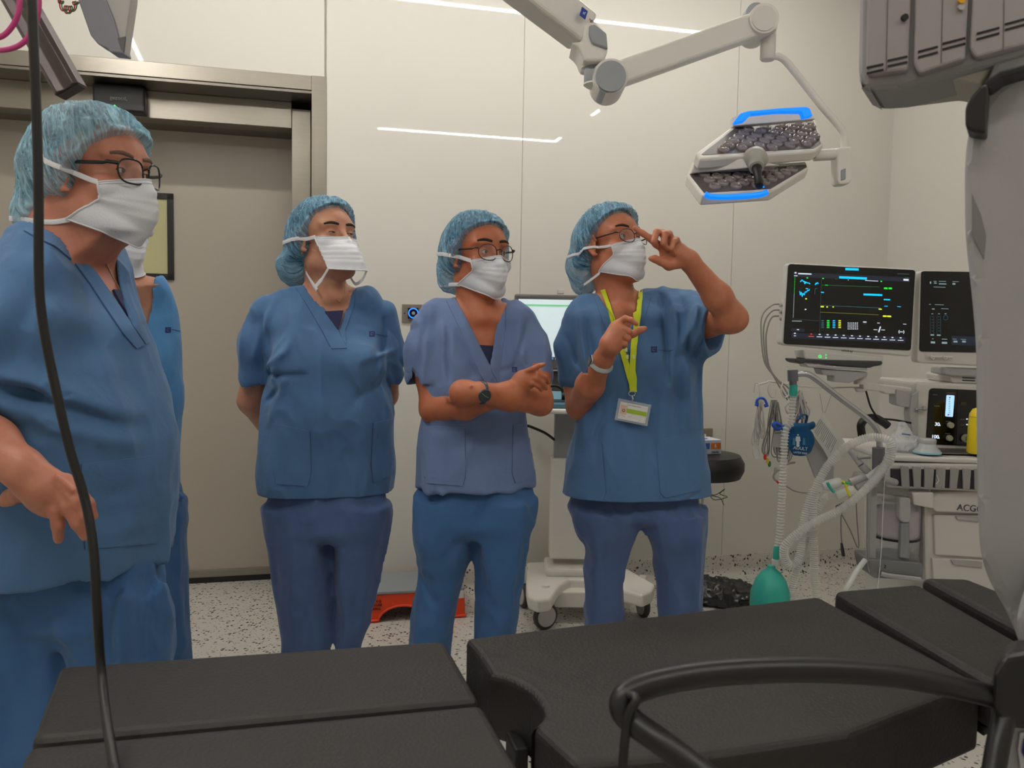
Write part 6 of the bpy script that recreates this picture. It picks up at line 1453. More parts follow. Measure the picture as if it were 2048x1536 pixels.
h1, c1, n1, P1_ = lamp_head([(1392, 305, 2.22), (1466, 251, 2.40), (1632, 237, 2.50), (1648, 288, 2.38), (1630, 302, 2.34), (1400, 318, 2.20)], [(1403, 309, 2.22), (1471, 256, 2.39), (1627, 243, 2.48), (1642, 288, 2.38), (1627, 297, 2.35), (1408, 310, 2.20)], None, 'upper light panel')
h2, c2, n2, P2_ = lamp_head([(1374, 348, 2.28), (1396, 338, 2.28), (1612, 322, 2.40), (1618, 336, 2.38), (1545, 381, 2.24), (1405, 390, 2.16)], [(1381, 352, 2.27), (1398, 345, 2.27), (1612, 330, 2.39), (1613, 335, 2.38), (1541, 378, 2.25), (1408, 386, 2.17)], None, 'lower light panel')
# blue glowing handles
def hpipe(L, r, par, Y0, name='glow_handle'):
    mb = MB(); mb.tube(spline([PY(u, v, Y0) for u, v in L], 6), r, BLU, n=12, flat=(1.0, .8)); o = mb.build(name, par); o['label'] = 'glowing blue handle'; return o
mb = MB(); mb.prism([PY(u, v, 2.28) for u, v in ((1468, 243), (1482, 226), (1496, 222), (1560, 216), (1612, 213), (1620, 216), (1626, 232), (1608, 236), (1604, 224), (1560, 224), (1502, 229), (1490, 242), (1472, 247))], (0, .025, 0), BLU, bev=.003, seg=2); o = mb.build('glow_handle', h1); o['label'] = 'glowing blue handle'
mb = MB(); mb.prism([PY(u, v, 2.36) for u, v in ((1465, 234), (1490, 224), (1620, 214), (1632, 238), (1466, 252))], (0, .03, 0), LW, bev=.003); mb.build('rim_block', h1)
hpipe([(1410, 388), (1422, 393), (1460, 394), (1515, 390), (1535, 384)], .0075, h2, 2.16)
mb = MB(); mb.prism([PY(u, v, 2.25) for u, v in ((1393, 317), (1495, 318), (1560, 330), (1396, 345), (1380, 348))], (0, .05, 0), LW, bev=.003); mb.build('top_cover', h2)
text('o', PY(1405, 325, 2.2485), .016, mat('blue_print', (40, 60, 130), .5), (1, 0, -.05), (0, 0, 1), parent=h2)
# central hub with sterile handle
hb = PY(1511, 322, 2.25); ax = nrm(PY(1523, 395, 2.12) - hb); mb = MB(); mb.lathe(hb - ax * .012, [(.030, -.012), (.033, 0), (.033, .012), (.024, .022), (.0195, .026), (.0195, .046), (.012, .048)], mat('hub_grey', (170, 168, 160), .4), axis=ax, n=32); hub = mb.build('hub', lamp)
mb = MB(); mb.lathe(hb + ax * .03, [(.0125, 0), (.0135, .008), (.0115, .016), (.0105, .05), (.0115, .085), (.0095, .092), (.004, .094)], mat('handle_black', (26, 24, 24), .4), axis=ax, n=24); mb.build('sterile_handle', lamp)
mb = MB(); q = PY(1527, 374, 2.115); mb.cyl(q, q - (0, .002, 0), .0022, BLU, 10); mb.build('blue_dot', hub)
mb = MB(); mb.prism([PY(u, v, 2.30) for u, v in ((1486, 300), (1530, 296), (1540, 330), (1492, 338))], (0, .06, 0), LW, bev=.006); mb.build('centre_frame', lamp)
# ================================================================== computer cart behind the two right-hand persons
CW = mat('cart_white', (226, 222, 214), .35); CG = mat('cart_grey', (150, 152, 152), .4); CTR = mat('caster_rubber', (66, 64, 64), .6); CHUB = mat('caster_hub', (190, 186, 182), .4)
YC = 3.6
ct = empty('computer_cart', (PY(1140, 1000, YC)[0], YC, 0), 'white wheeled computer cart with column, worktop and wavy base', 'cart')
def cbx(u0, u1, v0, v1, Y, dep, m, name, par=None, bev=.004):
    a = PY(u0, v0, Y); b = PY(u1, v1, Y); mb = MB(); mb.box(((a[0] + b[0]) / 2, Y + dep / 2, (a[2] + b[2]) / 2), (abs(b[0] - a[0]), dep, abs(a[2] - b[2])), m, bev=bev); return mb.build(name, par or ct)
cbx(1110, 1176, 815, 920, YC, .07, CG, 'upper_column'); cbx(1103, 1186, 917, 1120, YC - .02, .11, CW, 'column', bev=.008)
# base: broad white foot with two front legs and wavy skirt
def bpts(L, Y): return [PY(u, v, Y) for u, v in L]
zt = PY(1100, 1115, YC)[2]
mb = MB()
foot = [PZ(u, v, .175) for (u, v) in ((1053, 1124), (1175, 1120), (1240, 1128), (1310, 1168), (1304, 1182), (1285, 1190), (1240, 1178), (1190, 1160), (1140, 1158), (1118, 1170), (1102, 1196), (1075, 1200), (1056, 1192), (1052, 1170))]
mb.prism([p - (0, 0, .055) for p in foot], (0, 0, .055), CW, bev=.012, seg=3); mb.build('base_cover', ct)
mb = MB(); mb.box((PY(1145, 1100, YC)[0], YC + .02, .19), (.24, .2, .035), CW, bev=.012); mb.build('column_foot', ct)
cbx(1100, 1262, 1183, 1218, YC - .17, .2, CW, 'battery_box', bev=.006)
def caster(u, v, ang=20, r=.056):
    c = PZ(u, v, 0); c = np.array([c[0], c[1], r]); ax = np.array([math.cos(math.radians(ang)), math.sin(math.radians(ang)), 0])
    mb = MB(); prof = [(r * .60, -.012), (r * .9, -.013), (r, -.007), (r, .007), (r * .9, .013), (r * .60, .012)]
    mb.lathe(c, prof, CTR, axis=ax, n=32); o = mb.build('caster_wheel', ct)
    mb = MB(); mb.lathe(c, [(r * .30, -.0185), (r * .74, -.0165), (r * .78, -.0125), (r * .78, .0125), (r * .74, .0165), (r * .30, .0185)], CHUB, axis=ax, n=32); mb.build('hub_cover', o)
    mb = MB(); mb.tube(spline([c + ax * 0 + (0, .0, r * 1.05) + ax * .0, c + (0, 0, r * 1.25), c + (0, 0.01, .125)], 4), [.018, .018, .018, .016, .016, .016, .016, .016, .016], CW, n=14); mb.build('caster_stem', o)
caster(1090, 1258, -60); caster(1046, 1214, 20); caster(1285, 1234, 15); caster(1240, 1195, 15)
# worktop
mb = MB(); wt_ = [PZ(u, v, PY(1130, 805, YC)[2]) for (u, v) in ((1020, 786), (1190, 786), (1240, 806), (1200, 818), (1040, 812), (1000, 800))]
zw = PY(1120, 808, YC)[2]; mb.prism([np.array([x, y, zw - .022]) for x, y in ((PY(1010, 800, YC)[0], YC - .22), (PY(1240, 800, YC)[0], YC - .22), (PY(1255, 800, YC)[0], YC + .18), (PY(1005, 800, YC)[0], YC + .18))], (0, 0, .022), CW, bev=.009, seg=3); mb.build('worktop', ct)
mb = MB(); mb.tube(spline([PY(1112, 882, YC + .01), PY(1090, 866, YC - .02), PY(1060, 853, YC - .08), (PY(1056, 852, YC - .1))], 5), .006, BLACKP, n=8); mb.build('adjusting_lever', ct)
# monitor on the cart
SCW = mat('screen_white', (205, 222, 226), .3, emit=(214, 232, 236), estr=.62)
mn = empty('computer_monitor', (PY(1110, 700, YC)[0], YC, zw), 'computer monitor with white page and green bar, behind the person with folded arms', 'monitor')
YM = YC - .01
def fb(u0, u1, v0, v1, Y, dep, m, name, par, bev=.003):
    a = PY(u0, v0, Y); b = PY(u1, v1, Y); mb = MB(); mb.box(((a[0] + b[0]) / 2, Y + dep / 2, (a[2] + b[2]) / 2), (abs(b[0] - a[0]), dep, abs(a[2] - b[2])), m, bev=bev); return mb.build(name, par)
BEZ = mat('bezel_grey', (96, 92, 90), .45)
fb(1029, 1238, 588, 742, YM, .035, BEZ, 'housing', mn, .008); scr = fb(1037, 1230, 598, 716, YM - .002, .004, SCW, 'screen', mn, .0005); scr['label'] = 'lit white page'
fb(1037, 1230, 608, 615, YM - .0035, .002, mat('screen_green', (130, 200, 150), .4, emit=(130, 205, 150), estr=.5), 'green_bar', scr, 0)
fb(1037, 1230, 714, 720, YM - .0035, .002, mat('taskbar', (40, 60, 80), .4), 'taskbar', scr, 0)
for i, (u, c) in enumerate(((1093, (60, 170, 200)), (1099, (220, 230, 230)), (1104, (60, 150, 200)), (1110, (200, 210, 200)), (1115, (180, 200, 210)))): fb(u, u + 3, 715, 719, YM - .0045, .002, mat('icon%d' % i, c, .4, emit=c, estr=.6), 'taskbar_icon', scr, 0)
text('lenovomed', PY(1050, 592.5, YM - .001), .010, mat('grey_print', (150, 150, 150), .5), (1, 0, 0), (0, 0, 1), parent=mn)
fb(1104, 1134, 742, 806, YM + .06, .03, BEZ, 'stand', mn, .004)
fb(1115, 1128, 578, 588, YM + .01, .02, mat('cam_grey', (200, 196, 190), .5), 'webcam', mn, .003)
# laptop lying on the cart and the mouse
lp = empty('laptop', (PY(1110, 790, YC)[0], YC - .12, zw), 'thin teal laptop lying open on the cart worktop', 'laptop')
LT = mat('laptop_teal', (96, 140, 156), .35, metal=.3)
a = (PY(1060, 790, YC - .1)[0], PY(1180, 790, YC - .1)[0]); mb = MB(); mb.box(((a[0] + a[1]) / 2, YC - .11, zw + .011), (a[1] - a[0], .2, .018), LT, bev=.004); mb.build('base', lp)
mb = MB(); mb.box(((a[0] + a[1]) / 2, YC - .08, zw + .021), (a[1] - a[0] - .03, .12, .003), mat('keys_dark', (30, 44, 50), .5)); mb.build('keyboard', lp)
mb = MB(); mb.prism([((a[0]), YC - .012, zw + .02), (a[1], YC - .012, zw + .02), (a[1], YC + .012, zw + .055), (a[0], YC + .012, zw + .055)], (0, .006, 0), LT, bev=.002); mb.build('lid', lp)
fm = empty('headset', (PY(1108, 750, YC)[0], YC - .1, zw + .05), 'small black headset lying on the laptop behind the person with folded arms', 'headset')
mb = MB(); q = PY(1108, 752, YC - .06); q = np.array([q[0], YC - .10, zw + .045]); mb.tube(spline([q + (-.04, 0, 0), q + (-.03, 0, .03), q + (0, 0, .042), q + (.03, 0, .03), q + (.04, 0, 0)], 5), .006, BLACKP, n=8); mb.build('headband', fm)
for sg in (-1, 1): mb = MB(); mb.lathe(q + (sg * .04, 0, -.002), [(.016, -.008), (.018, 0), (.016, .008)], BLACKP, axis=(1, 0, 0), n=18); mb.build('earpiece', fm)
# ================================================================== orange step stool by the wall
ORG = mat('stool_orange', (232, 70, 26), .4, bump=.1, bscale=200); STP = mat('tread_grey', (140, 146, 148), .6, bump=.3, bscale=400)
so = empty('step_stool', PZ(832, 1240, 0), 'orange plastic step stool with grey tread on the floor behind the legs', 'step stool')
F1_ = PZ(732, 1246, 0); F2_ = PZ(931, 1234, 0); t = nrm(F2_ - F1_); n_ = np.array([-t[1], t[0], 0]); L = np.linalg.norm(F2_ - F1_); hh = .17; hz = PY(930, 1180, F2_[1])[2]
hh = float(hz) if .1 < hz < .3 else .17
def fr(x, z, off=0): return F1_ + t * x + n_ * off + (0, 0, z)
def front(off, th):
    mb = MB(); arcp = []
    cx_ = L * .36; R_ = L * .235
    for k in range(13): a = math.pi * k / 12; arcp.append(fr(cx_ - R_ * math.cos(a), max(.0, R_ * .62 * math.sin(a)), off))
    cx2 = L * .80; R2 = 0
    poly = [fr(0, 0, off)] + arcp + [fr(L * 1.0, 0, off), fr(L * .985, hh, off), fr(L * .03, hh, off)]
    mb.prism(poly, n_ * th, ORG, bev=.003); mb.build('side_panel', so)
front(0, .012); front(.26, .012)
mb = MB(); mb.prism([fr(L * .99, 0, .01), fr(L * .99, 0, .27), fr(L * .975, hh, .26), fr(L * .975, hh, .01)], -t * .012, ORG, bev=.003); mb.build('end_panel', so)
mb = MB(); mb.prism([fr(0.01, 0, .01), fr(.01, 0, .27), fr(L * .03, hh, .26), fr(L * .03, hh, .01)], t * .012, ORG, bev=.003); mb.build('end_panel', so)
mb = MB(); mb.prism([fr(L * .02, hh, -.004), fr(L * .985, hh, -.004), fr(L * .975, hh, .275), fr(L * .03, hh, .275)], (0, 0, .012), STP, bev=.003); mb.build('tread', so)
mb = MB(); mb.tube([fr(L * .13 - .0, .008, -.003), fr(-.004, .008, -.003)], .006, ORG, n=8); mb.tube([fr(L * .60, .008, -.003), fr(L * 1.005, .008, -.003)], .006, ORG, n=8)
mb.tube([fr(L * .36 - L * .24 * math.cos(math.pi * k / 16), .004 + L * .15 * math.sin(math.pi * k / 16), -.003) for k in range(17)], .005, ORG, n=8); mb.build('rim', so)
text('300 KG\nKRAUSE\n600KG', fr(L * .09, hh * .62, -.0015), .016, BLACKP, t, (0, 0, 1), parent=so)
mb = MB(); mb.box(fr(L * .945, hh * .86, -.002), (.03, .001, .034), mat('label_paper', (220, 220, 216), .6), R=(t, n_, (0, 0, 1))); mb.build('paper_label', so)
# ================================================================== round stool with glove box
SBK = mat('stool_black', (24, 23, 23), .45, bump=.2, bscale=200)
st = empty('round_stool', (PY(1425, 930, 3.2)[0], 3.2, 0), 'black round padded stool by the wall carrying a glove box', 'stool')
sc_ = PY(1400, 930, 3.2); zt_ = PY(1425, 905, 3.2)[2]; zb_ = PY(1425, 955, 3.2)[2]; rs = .168
mb = MB(); c = (sc_[0] - .0, 3.2, zb_); hgt = zt_ - zb_; mb.lathe(c, [(rs * .7, .0), (rs * .92, .006), (rs, hgt * .35), (rs, hgt * .65), (rs * .9, hgt * .93), (rs * .6, hgt)], SBK, n=48); mb.build('seat', st)
mb = MB(); mb.cyl((c[0], 3.2, .10), (c[0], 3.2, zb_ + .002), .02, mat('chrome', (200, 200, 200), .2, metal=1)); mb.build('gas_column', st)
for k in range(5):
    a = 2 * math.pi * k / 5 + .3; e = np.array([c[0] + .15 * math.cos(a), 3.2 + .15 * math.sin(a), .075]); mb = MB(); mb.tube([(c[0], 3.2, .115), e], [.02, .014], SBK, n=10); lg = mb.build('leg', st)
    mb = MB(); mb.lathe(e + (0, 0, -.05), [(.018, -.012), (.025, -.008), (.025, .008), (.018, .012)], SBK, axis=(math.sin(a), -math.cos(a), 0), n=20); mb.cyl(e + (0, 0, -.03), e, .008, SBK, 10); mb.build('caster', lg)
gb = empty('glove_box', (PY(1420, 900, 3.14)[0], 3.14, zt_), 'white glove box with blue and orange stripe on the black stool', 'box')
g0 = PY(1380, 918, 3.12); g1 = PY(1442, 918, 3.16); gx = nrm((g1 - g0) * (1, 1, 0)); gy = np.array([-gx[1], gx[0], 0]); GL_ = .125; GH = .055; GD = .09; g1b = np.array([g1[0], g1[1], zt_])
GBW = mat('carton_white', (206, 208, 222), .55)
mb = MB(); cc = g1b - gx * GL_ / 2 + gy * GD / 2 + (0, 0, GH / 2 + .001); mb.box(cc, (GL_, GD, GH), GBW, R=(gx, gy, (0, 0, 1)), bev=.0015); bx = mb.build('carton', gb)
mb = MB(); mb.box(cc - gy * (GD / 2 + .0004) - gx * .025 + (0, 0, .004), (GL_ * .58, .0012, GH * .42), mat('carton_blue', (60, 110, 190), .5), R=(gx, gy, (0, 0, 1))); mb.build('blue_band', bx)
mb = MB(); mb.box(cc - gy * (GD / 2 + .0004) + gx * .038 + (0, 0, .004), (GL_ * .34, .0012, GH * .42), mat('carton_orange', (226, 120, 40), .5), R=(gx, gy, (0, 0, 1))); mb.build('orange_band', bx)
text('6', cc - gy * (GD / 2 + .0015) + gx * .036 + (0, 0, .004), .02, mat('white_print', (235, 235, 235), .5), gx, (0, 0, 1), parent=bx)
text('Nitrilo', cc - gy * (GD / 2 + .0008) + gx * .036 - (0, 0, GH * .36), .012, mat('dark_print', (60, 60, 66), .6), gx, (0, 0, 1), parent=bx)
mb = MB(); mb.lathe((0, 0, 0), [(1, 0), (1, .06)], mat('opening_blue', (60, 80, 200), .5), n=24); mb.v = [tuple(cc + gx * x * .026 + gy * y * .022 + np.array([0, 0, GH / 2 - .0005 + z * .02])) for x, y, z in mb.v]; mb.build('opening', bx)
# looped grey cord hanging at the wall below the stool seat
cd = MB(); w0 = lambda u, v: PY(u, v, 3.3)
cd.tube(spline([w0(1412, 985), w0(1430, 990), w0(1450, 978), w0(1440, 988), w0(1455, 994), w0(1430, 1000), w0(1422, 992), w0(1440, 996), w0(1448, 1010)], 6), .0018, mat('cord_grey', (110, 106, 100), .6), n=6)
cd.tube(spline([w0(1418, 992), w0(1405, 984), w0(1400, 960), w0(1404, 940)], 5), .0018, mat('cord_grey', (110, 106, 100), .6), n=6)
o = cd.build('cord'); tag(o, 'thin looped grey cord hanging under the black stool seat', 'cord')
# black rubbish bag on the floor
bg = Field((PZ(1460, 1195, 0)[0] - .28, PZ(1460, 1195, 0)[1] - .2, -.02), (PZ(1460, 1195, 0)[0] + .24, PZ(1460, 1195, 0)[1] + .25, .2), .005)
q = PZ(1452, 1205, 0); bg.ell(q + (0, 0, .04), (.13, .10, .055), None, .02); bg.ell(q + (.06, 0, .03), (.085, .09, .045), None, .02); bg.ell(q + (-.1, .02, .045), (.09, .09, .06), None, .02)
bg.disp(lambda x, y, z: .014 * (1 - 2 * np.abs(vnoise(x * 18, y * 22, z * 30, 5))) + .007 * (1 - 2 * np.abs(vnoise(x * 44, y * 44, z * 60, 6))), .03)
bg.custom(lambda X, Y, Z: Z - .002 + 0 * X + 0 * Y, bg.lo, bg.lo + .6, 0, 'sub')
o = field_object(bg, 'rubbish_bag', mat('bag_black', (26, 25, 26), .25, spec=.6), None, 1); tag(o, 'crumpled black plastic rubbish bag on the floor below the stool', 'bag')
# ================================================================== anaesthesia workstation and what hangs on it
AW = mat('device_white', (206, 202, 198), .4); AG = mat('device_grey', (168, 166, 166), .45); ADK = mat('device_dark', (60, 60, 64), .5); SCB = mat('screen_black', (10, 10, 12), .12, spec=.6)
STL = mat('steel_tube', (190, 190, 196), .25, metal=1); CLR = mat('clear_tube', (226, 228, 226), .25, alpha=.55, spec=.6); TEAL = mat('teal_rubber', (46, 168, 152), .45, noise=.06, nscale=10)
def em(name, c, s=1.0): return mat(name, c, .5, emit=c, estr=s)
YA = 2.78
def PP(pts, Y): return [PY(p[0], p[1], Y + (p[2] if len(p) > 2 else 0)) for p in pts]
def pz(pts, Y, dep, m, name, par, bev=.004, seg=2):
    mb = MB(); mb.prism(PP(pts, Y), (0, dep, 0), m, bev=bev, seg=seg); return mb.build(name, par)
def rrect(c, rad=10, n=4):
    """rounded quadrilateral in pixels"""
    out = []; N = len(c)
    for i in range(N):
        p, a, b = np.array(c[i], float), np.array(c[i - 1], float), np.array(c[(i + 1) % N], float)
        p0 = p + (a - p) / np.linalg.norm(a - p) * rad; p1 = p + (b - p) / np.linalg.norm(b - p) * rad
        for k in range(n + 1): t = k / n; out.append(tuple((1 - t) ** 2 * p0 + 2 * t * (1 - t) * p + t * t * p1))
    return out
aw = empty('anaesthesia_machine', (PY(1900, 1000, YA)[0], YA + .3, 0), 'white anaesthesia workstation with clear absorber canister and dark control panel at the right', 'anaesthesia machine')
# lower body
pz([(1848, 1010), (1852, 1240), (1845, 1370), (2220, 1370), (2220, 1010)], YA, .5, AW, 'lower_cabinet', aw, .012)
dr = pz([(1868, 1030), (1870, 1110), (2150, 1128), (2150, 1030)], YA - .012, .02, AW, 'drawer', aw, .004)
pz([(1912, 1033), (1916, 1040), (1960, 1044), (1960, 1036)], YA - .02, .012, AG, 'handle', dr, .002)
dr = pz([(1864, 1116), (1868, 1180), (2150, 1200), (2150, 1128)], YA - .012, .02, AW, 'drawer', aw, .004)
pz([(1902, 1120), (1908, 1130), (1965, 1136), (1965, 1124)], YA - .02, .012, AG, 'handle', dr, .002)
up_ = pz([(1866, 985), (1862, 1012), (1872, 1024), (2150, 1036), (2150, 975)], YA - .03, .12, AW, 'outlet_panel', aw, .006)
text('ACGO', PY(1941, 1017, YA - .0325), .031, mat('dark_print', (60, 60, 66), .6), (1, 0, -.06), (0, 0, 1), parent=up_)
# work surface tray with rim
zt = PY(1760, 925, YA)[2]
tray = pz([(1768, 926), (1766, 960), (1776, 976), (2200, 994), (2200, 930)], YA - .05, .06, AW, 'tray_front', aw, .008, 3)
mb = MB(); mb.prism([PY(1770, 922, YA - .05), PY(2200, 936, YA - .05), PY(2200, 936, YA - .05) + (0, .45, .0), PY(1770, 922, YA - .05) + (-.02, .45, .0)], (0, 0, .018), AW, bev=.006); mb.build('work_surface', aw)
zs = PY(1770, 922, YA - .05)[2] + .02
mb = MB(); mb.prism([(PY(1885, 900, YA)[0], YA + .0, zs), (PY(2200, 900, YA)[0], YA + .0, zs), (PY(2200, 900, YA)[0], YA + .3, zs), (PY(1860, 900, YA)[0], YA + .3, zs)], (0, 0, .004), mat('steel_mat', (120, 118, 112), .35, metal=.7)); mb.build('steel_mat', aw)
pz([(1783, 938), (1783, 966), (1794, 972), (2190, 990), (2190, 944)], YA - .058, .012, mat('recess_black', (40, 38, 44), .5), 'handrail_recess', tray, .002)
for i, (u0, u1, u2, u3) in enumerate(((1802, 1818, 1820, 1804), (1826, 1843, 1842, 1828), (1850, 1869, 1866, 1849), (1874, 1892, 1890, 1871), (1902, 1919, 1914, 1900), (1926, 1943, 1940, 1927), (1950, 1966, 1966, 1950))):
    dv = (u0 - 1802) * .035
    pz([(u0, 932 + dv), (u1, 933 + dv), (u2, 976 + dv), (u3, 974 + dv)], YA - .066, .008, mat('strap_grey', (150, 148, 146), .8, bump=.3, bscale=300), 'fabric_strap', tray, .002)
h_ = MB(); h_.tube([PY(1873, 950, YA - .068), PY(1878, 962, YA - .068), PY(1872, 968, YA - .068)], .0015, AW, n=6); h_.build('oxygen_mark', tray)
# absorber canister, clear
ct_ = PY(1798, 1000, YA + .02); cb_ = PY(1798, 1128, YA + .02); r = .075
GLS = mat('clear_canister', (214, 216, 220), .08, alpha=.35, spec=.7)
ab = MB(); ab.lathe((ct_[0], YA + .03, cb_[2]), [(r * .9, 0), (r, .01), (r, ct_[2] - cb_[2] - .01), (r * .92, ct_[2] - cb_[2])], GLS, n=40); can = ab.build('absorber_canister', aw)
mb = MB(); z0 = PY(1798, 1072, YA)[2]; z1 = PY(1798, 1020, YA)[2]; mb.lathe((ct_[0], YA + .03, z0), [(r * .93, 0), (r * .93, z1 - z0)], mat('soda_lime', (176, 152, 164), .9, noise=.15, nscale=120, bump=.5, bscale=300), n=40); mb.build('absorbent_granules', can)
mb = MB(); mb.lathe((ct_[0], YA + .03, z0 - .012), [(r * 1.01, 0), (r * 1.01, .008)], BLACKP, n=40); mb.build('black_seal', can)
mb = MB(); mb.lathe((ct_[0], YA + .03, cb_[2] - .02), [(r * 1.02, 0), (r * 1.05, .01), (r * 1.02, .045), (r * .9, .055)], mat('canister_base_grey', (118, 120, 122), .35), n=40); mb.build('canister_base', can)
pz([(1800, 995), (1822, 997), (1823, 1038), (1818, 1046), (1806, 1046), (1799, 1038)], YA - .065, .03, AG, 'lock_lever', can, .005)
pz([(1803, 1046), (1820, 1046), (1819, 1118), (1800, 1116)], YA - .06, .02, mat('clear_grey', (150, 154, 156), .3, alpha=.8), 'level_tube', can, .003)
pz([(1738, 975), (1742, 985), (1860, 1002), (1864, 980), (1862, 968), (1745, 958)], YA - .03, .16, AG, 'canister_head', aw, .008)
pz([(1824, 985), (1828, 1010), (1868, 1018), (1868, 985)], YA - .06, .05, AW, 'valve_block', aw, .005)
mb = MB(); mb.tube(spline(PP([(1736, 960), (1735, 1060), (1737, 1130), (1750, 1150), (1790, 1156), (1830, 1158), (1846, 1160)], YA - .06), 5), .004, STL, n=10); mb.build('guard_rail', aw)
pz(rrect([(1736, 1118), (1846, 1126), (1846, 1160), (1744, 1156)], 8), YA - .07, .12, mat('base_metal_grey', (128, 130, 132), .35, metal=.4), 'lower_bracket', aw, .003)
mb = MB(); mb.tube(PP([(1760, 1146), (1775, 1150), (1840, 1158)], YA - .085), .009, STL, n=12); mb.build('handle_tube', aw)
text('+  2', PY(1765, 1133, YA - .0712), .015, BLACKP, (1, 0, -.08), (0, 0, 1), parent=aw)
pz([(1742, 975), (1738, 1120), (1742, 1128), (1752, 1120), (1755, 975)], YA - .05, .03, mat('clear_side', (176, 176, 176), .3, alpha=.7), 'side_guard', aw, .003)
mb = MB(); c = PY(1950, 1300, YA + .25); mb.box((c[0] + .05, YA + .25, .13), (.5, .45, .1), AG, bev=.02); mb.build('base', aw)
for (dx, dy) in ((-.12, .02), (.26, .02), (-.12, .42), (.26, .42)): mb = MB(); mb.lathe((c[0] + dx, YA + dy, .05), [(.03, -.015), (.05, -.01), (.05, .01), (.03, .015)], CTR, axis=(1, 0, 0), n=24); mb.cyl((c[0] + dx, YA + dy, .05), (c[0] + dx, YA + dy, .13), .012, AG, 10); mb.build('caster', aw)
# flowmeter panel box on the worktop
YB = YA + .12
bx = pz(rrect([(1832, 764), (2150, 776), (2150, 925), (1832, 908)], 8), YB, .3, AW, 'control_tower', aw, .008, 3)
pz(rrect([(1859, 776), (2120, 788), (2120, 902), (1852, 888)], 9), YB - .004, .01, SCB, 'control_panel', bx, .002)
Zq = lambda x, y: (1700 + x / 5.908, 740 + y / 5.908)
YF_ = YB - .0065
d = MB()
def gq(mb, pts, m, Y=None, t=.0012): mb.prism(PP(pts, YF_ if Y is None else Y), (0, t, 0), m)
sc2 = MB(); sc2.prism(PP(rrect([Zq(1142, 296), Zq(1236, 300), Zq(1216, 556), Zq(1126, 548)], 2, 2), YF_), (0, .0015, 0), em('lcd_blue', (170, 214, 255), 1.1))
for k in range(9): y = 345 + k * 22; sc2.prism(PP([Zq(1165, y), Zq(1185, y), Zq(1185, y + 5), Zq(1165, y + 5)], YF_ - .0008), (0, .0006, 0), mat('lcd_mark', (80, 110, 150), .5))
for x, y in ((1180, 325), (1160, 530)): sc2.prism(PP([Zq(x - 8, y), Zq(x, y - 10), Zq(x + 8, y), Zq(x, y + 10)], YF_ - .0008), (0, .0006, 0), SCB)
sc2.build('flow_display', bx)
for s_, x, y, sz in (('30', 1030, 642, .0175), ('100', 1010, 790, .0175)):
    q = Zq(x - (0 if s_ == '30' else 4), y); text(s_, PY(q[0], q[1], YF_), sz, em('digit_white', (220, 236, 255), 1.3), (1, 0, -.05), (0, 0, 1), parent=bx, name='digits')
for x, y in ((1062, 655), (1050, 805)): q = Zq(x, y); text('%', PY(q[0], q[1], YF_), .006, em('digit_white', (220, 236, 255), 1.3), (1, 0, -.05), (0, 0, 1), parent=bx, name='percent_sign')
for x, y, r in ((1178, 650, .0105), (1166, 802, .0105), (1362, 806, .0145)):
    q = Zq(x, y); c = PY(q[0], q[1], YF_); mb = MB(); mb.lathe(c, [(r, 0), (r, .010), (r * .92, .013), (r * .3, .0135)], mat('knob_cream', (176, 172, 150), .45), axis=(0, -1, 0), n=28); kn = mb.build('knob', bx)
    if r > .012: mb = MB(); mb.box(c + (0, -.0145, 0), (.004, .001, .018), BLACKP); mb.box(c + (-.004, -.0145, 0), (.005, .001, .012), mat('mark_green', (90, 150, 60), .5)); mb.build('knob_mark', kn)
d = MB(); GT = mat('print_dim', (120, 116, 110), .6)
for x0, x1, y in ((980, 1035, 288), (1140, 1240, 268), (995, 1060, 422), (1130, 1190, 602), (1125, 1185, 748), (1305, 1350, 580), (1305, 1350, 645)): gq(d, [Zq(x0, y), Zq(x1, y + 3), Zq(x1, y + 9), Zq(x0, y + 6)], GT)
for x, y in ((1384, 580), (1384, 645)): gq(d, [Zq(x - 10, y - 7), Zq(x + 10, y - 7), Zq(x + 10, y + 7), Zq(x - 10, y + 7)], em('small_white', (220, 226, 230), .8))
gq(d, [Zq(1310, 375), Zq(1380, 378), Zq(1375, 415), Zq(1306, 410)], mat('amber_dim', (70, 56, 20), .6)); gq(d, [Zq(1276, 240), Zq(1280, 240), Zq(1262, 880), Zq(1258, 880)], mat('seam_black', (44, 44, 46), .6))
d.build('panel_print', bx)
# top plate for the second monitor
pz([(1900, 752), (1905, 766), (2100, 772), (2100, 745), (1925, 738)], YB + .03, .18, AW, 'monitor_base', aw, .005)
for k in range(2): pz([(1925, 754.5 + 5 * k), (1950, 755.5 + 5 * k), (1950, 757.5 + 5 * k), (1925, 756.5 + 5 * k)], YB + .028, .004, BLACKP, 'vent_slot', aw, 0)
# hinged arm to the patient monitor
mb = MB(); c = PY(1720, 768, YA + .15); mb.cyl(c, PY(1720, 746, YA + .15), .021, AW, 28); mb.lathe(PY(1720, 784, YA + .15), [(.014, 0), (.019, .008), (.019, .012)], AW, n=28); mb.build('arm_pivot', aw)
pz([(1726, 764), (1728, 780), (1766, 784), (1772, 788), (1822, 790), (1824, 776), (1770, 770)], YA + .13, .04, AW, 'monitor_arm', aw, .004)
pz([(1793, 778), (1792, 808), (1800, 813), (1834, 818), (1834, 784)], YA + .12, .06, AG, 'arm_hinge', aw, .004)
mb = MB(); q = PY(1845, 817, YA + .10); mb.cyl(q, PY(1830, 819, YA + .1), .004, STL, 10); mb.lathe(q, [(.008, 0), (.01, .006), (.007, .012)], AG, axis=(1, 0, 0), n=16); mb.build('clamp_screw', aw)
pz([(1824, 790), (1820, 830), (1826, 880), (1836, 900), (1838, 780)], YB - .01, .05, AG, 'side_rail', aw, .003)
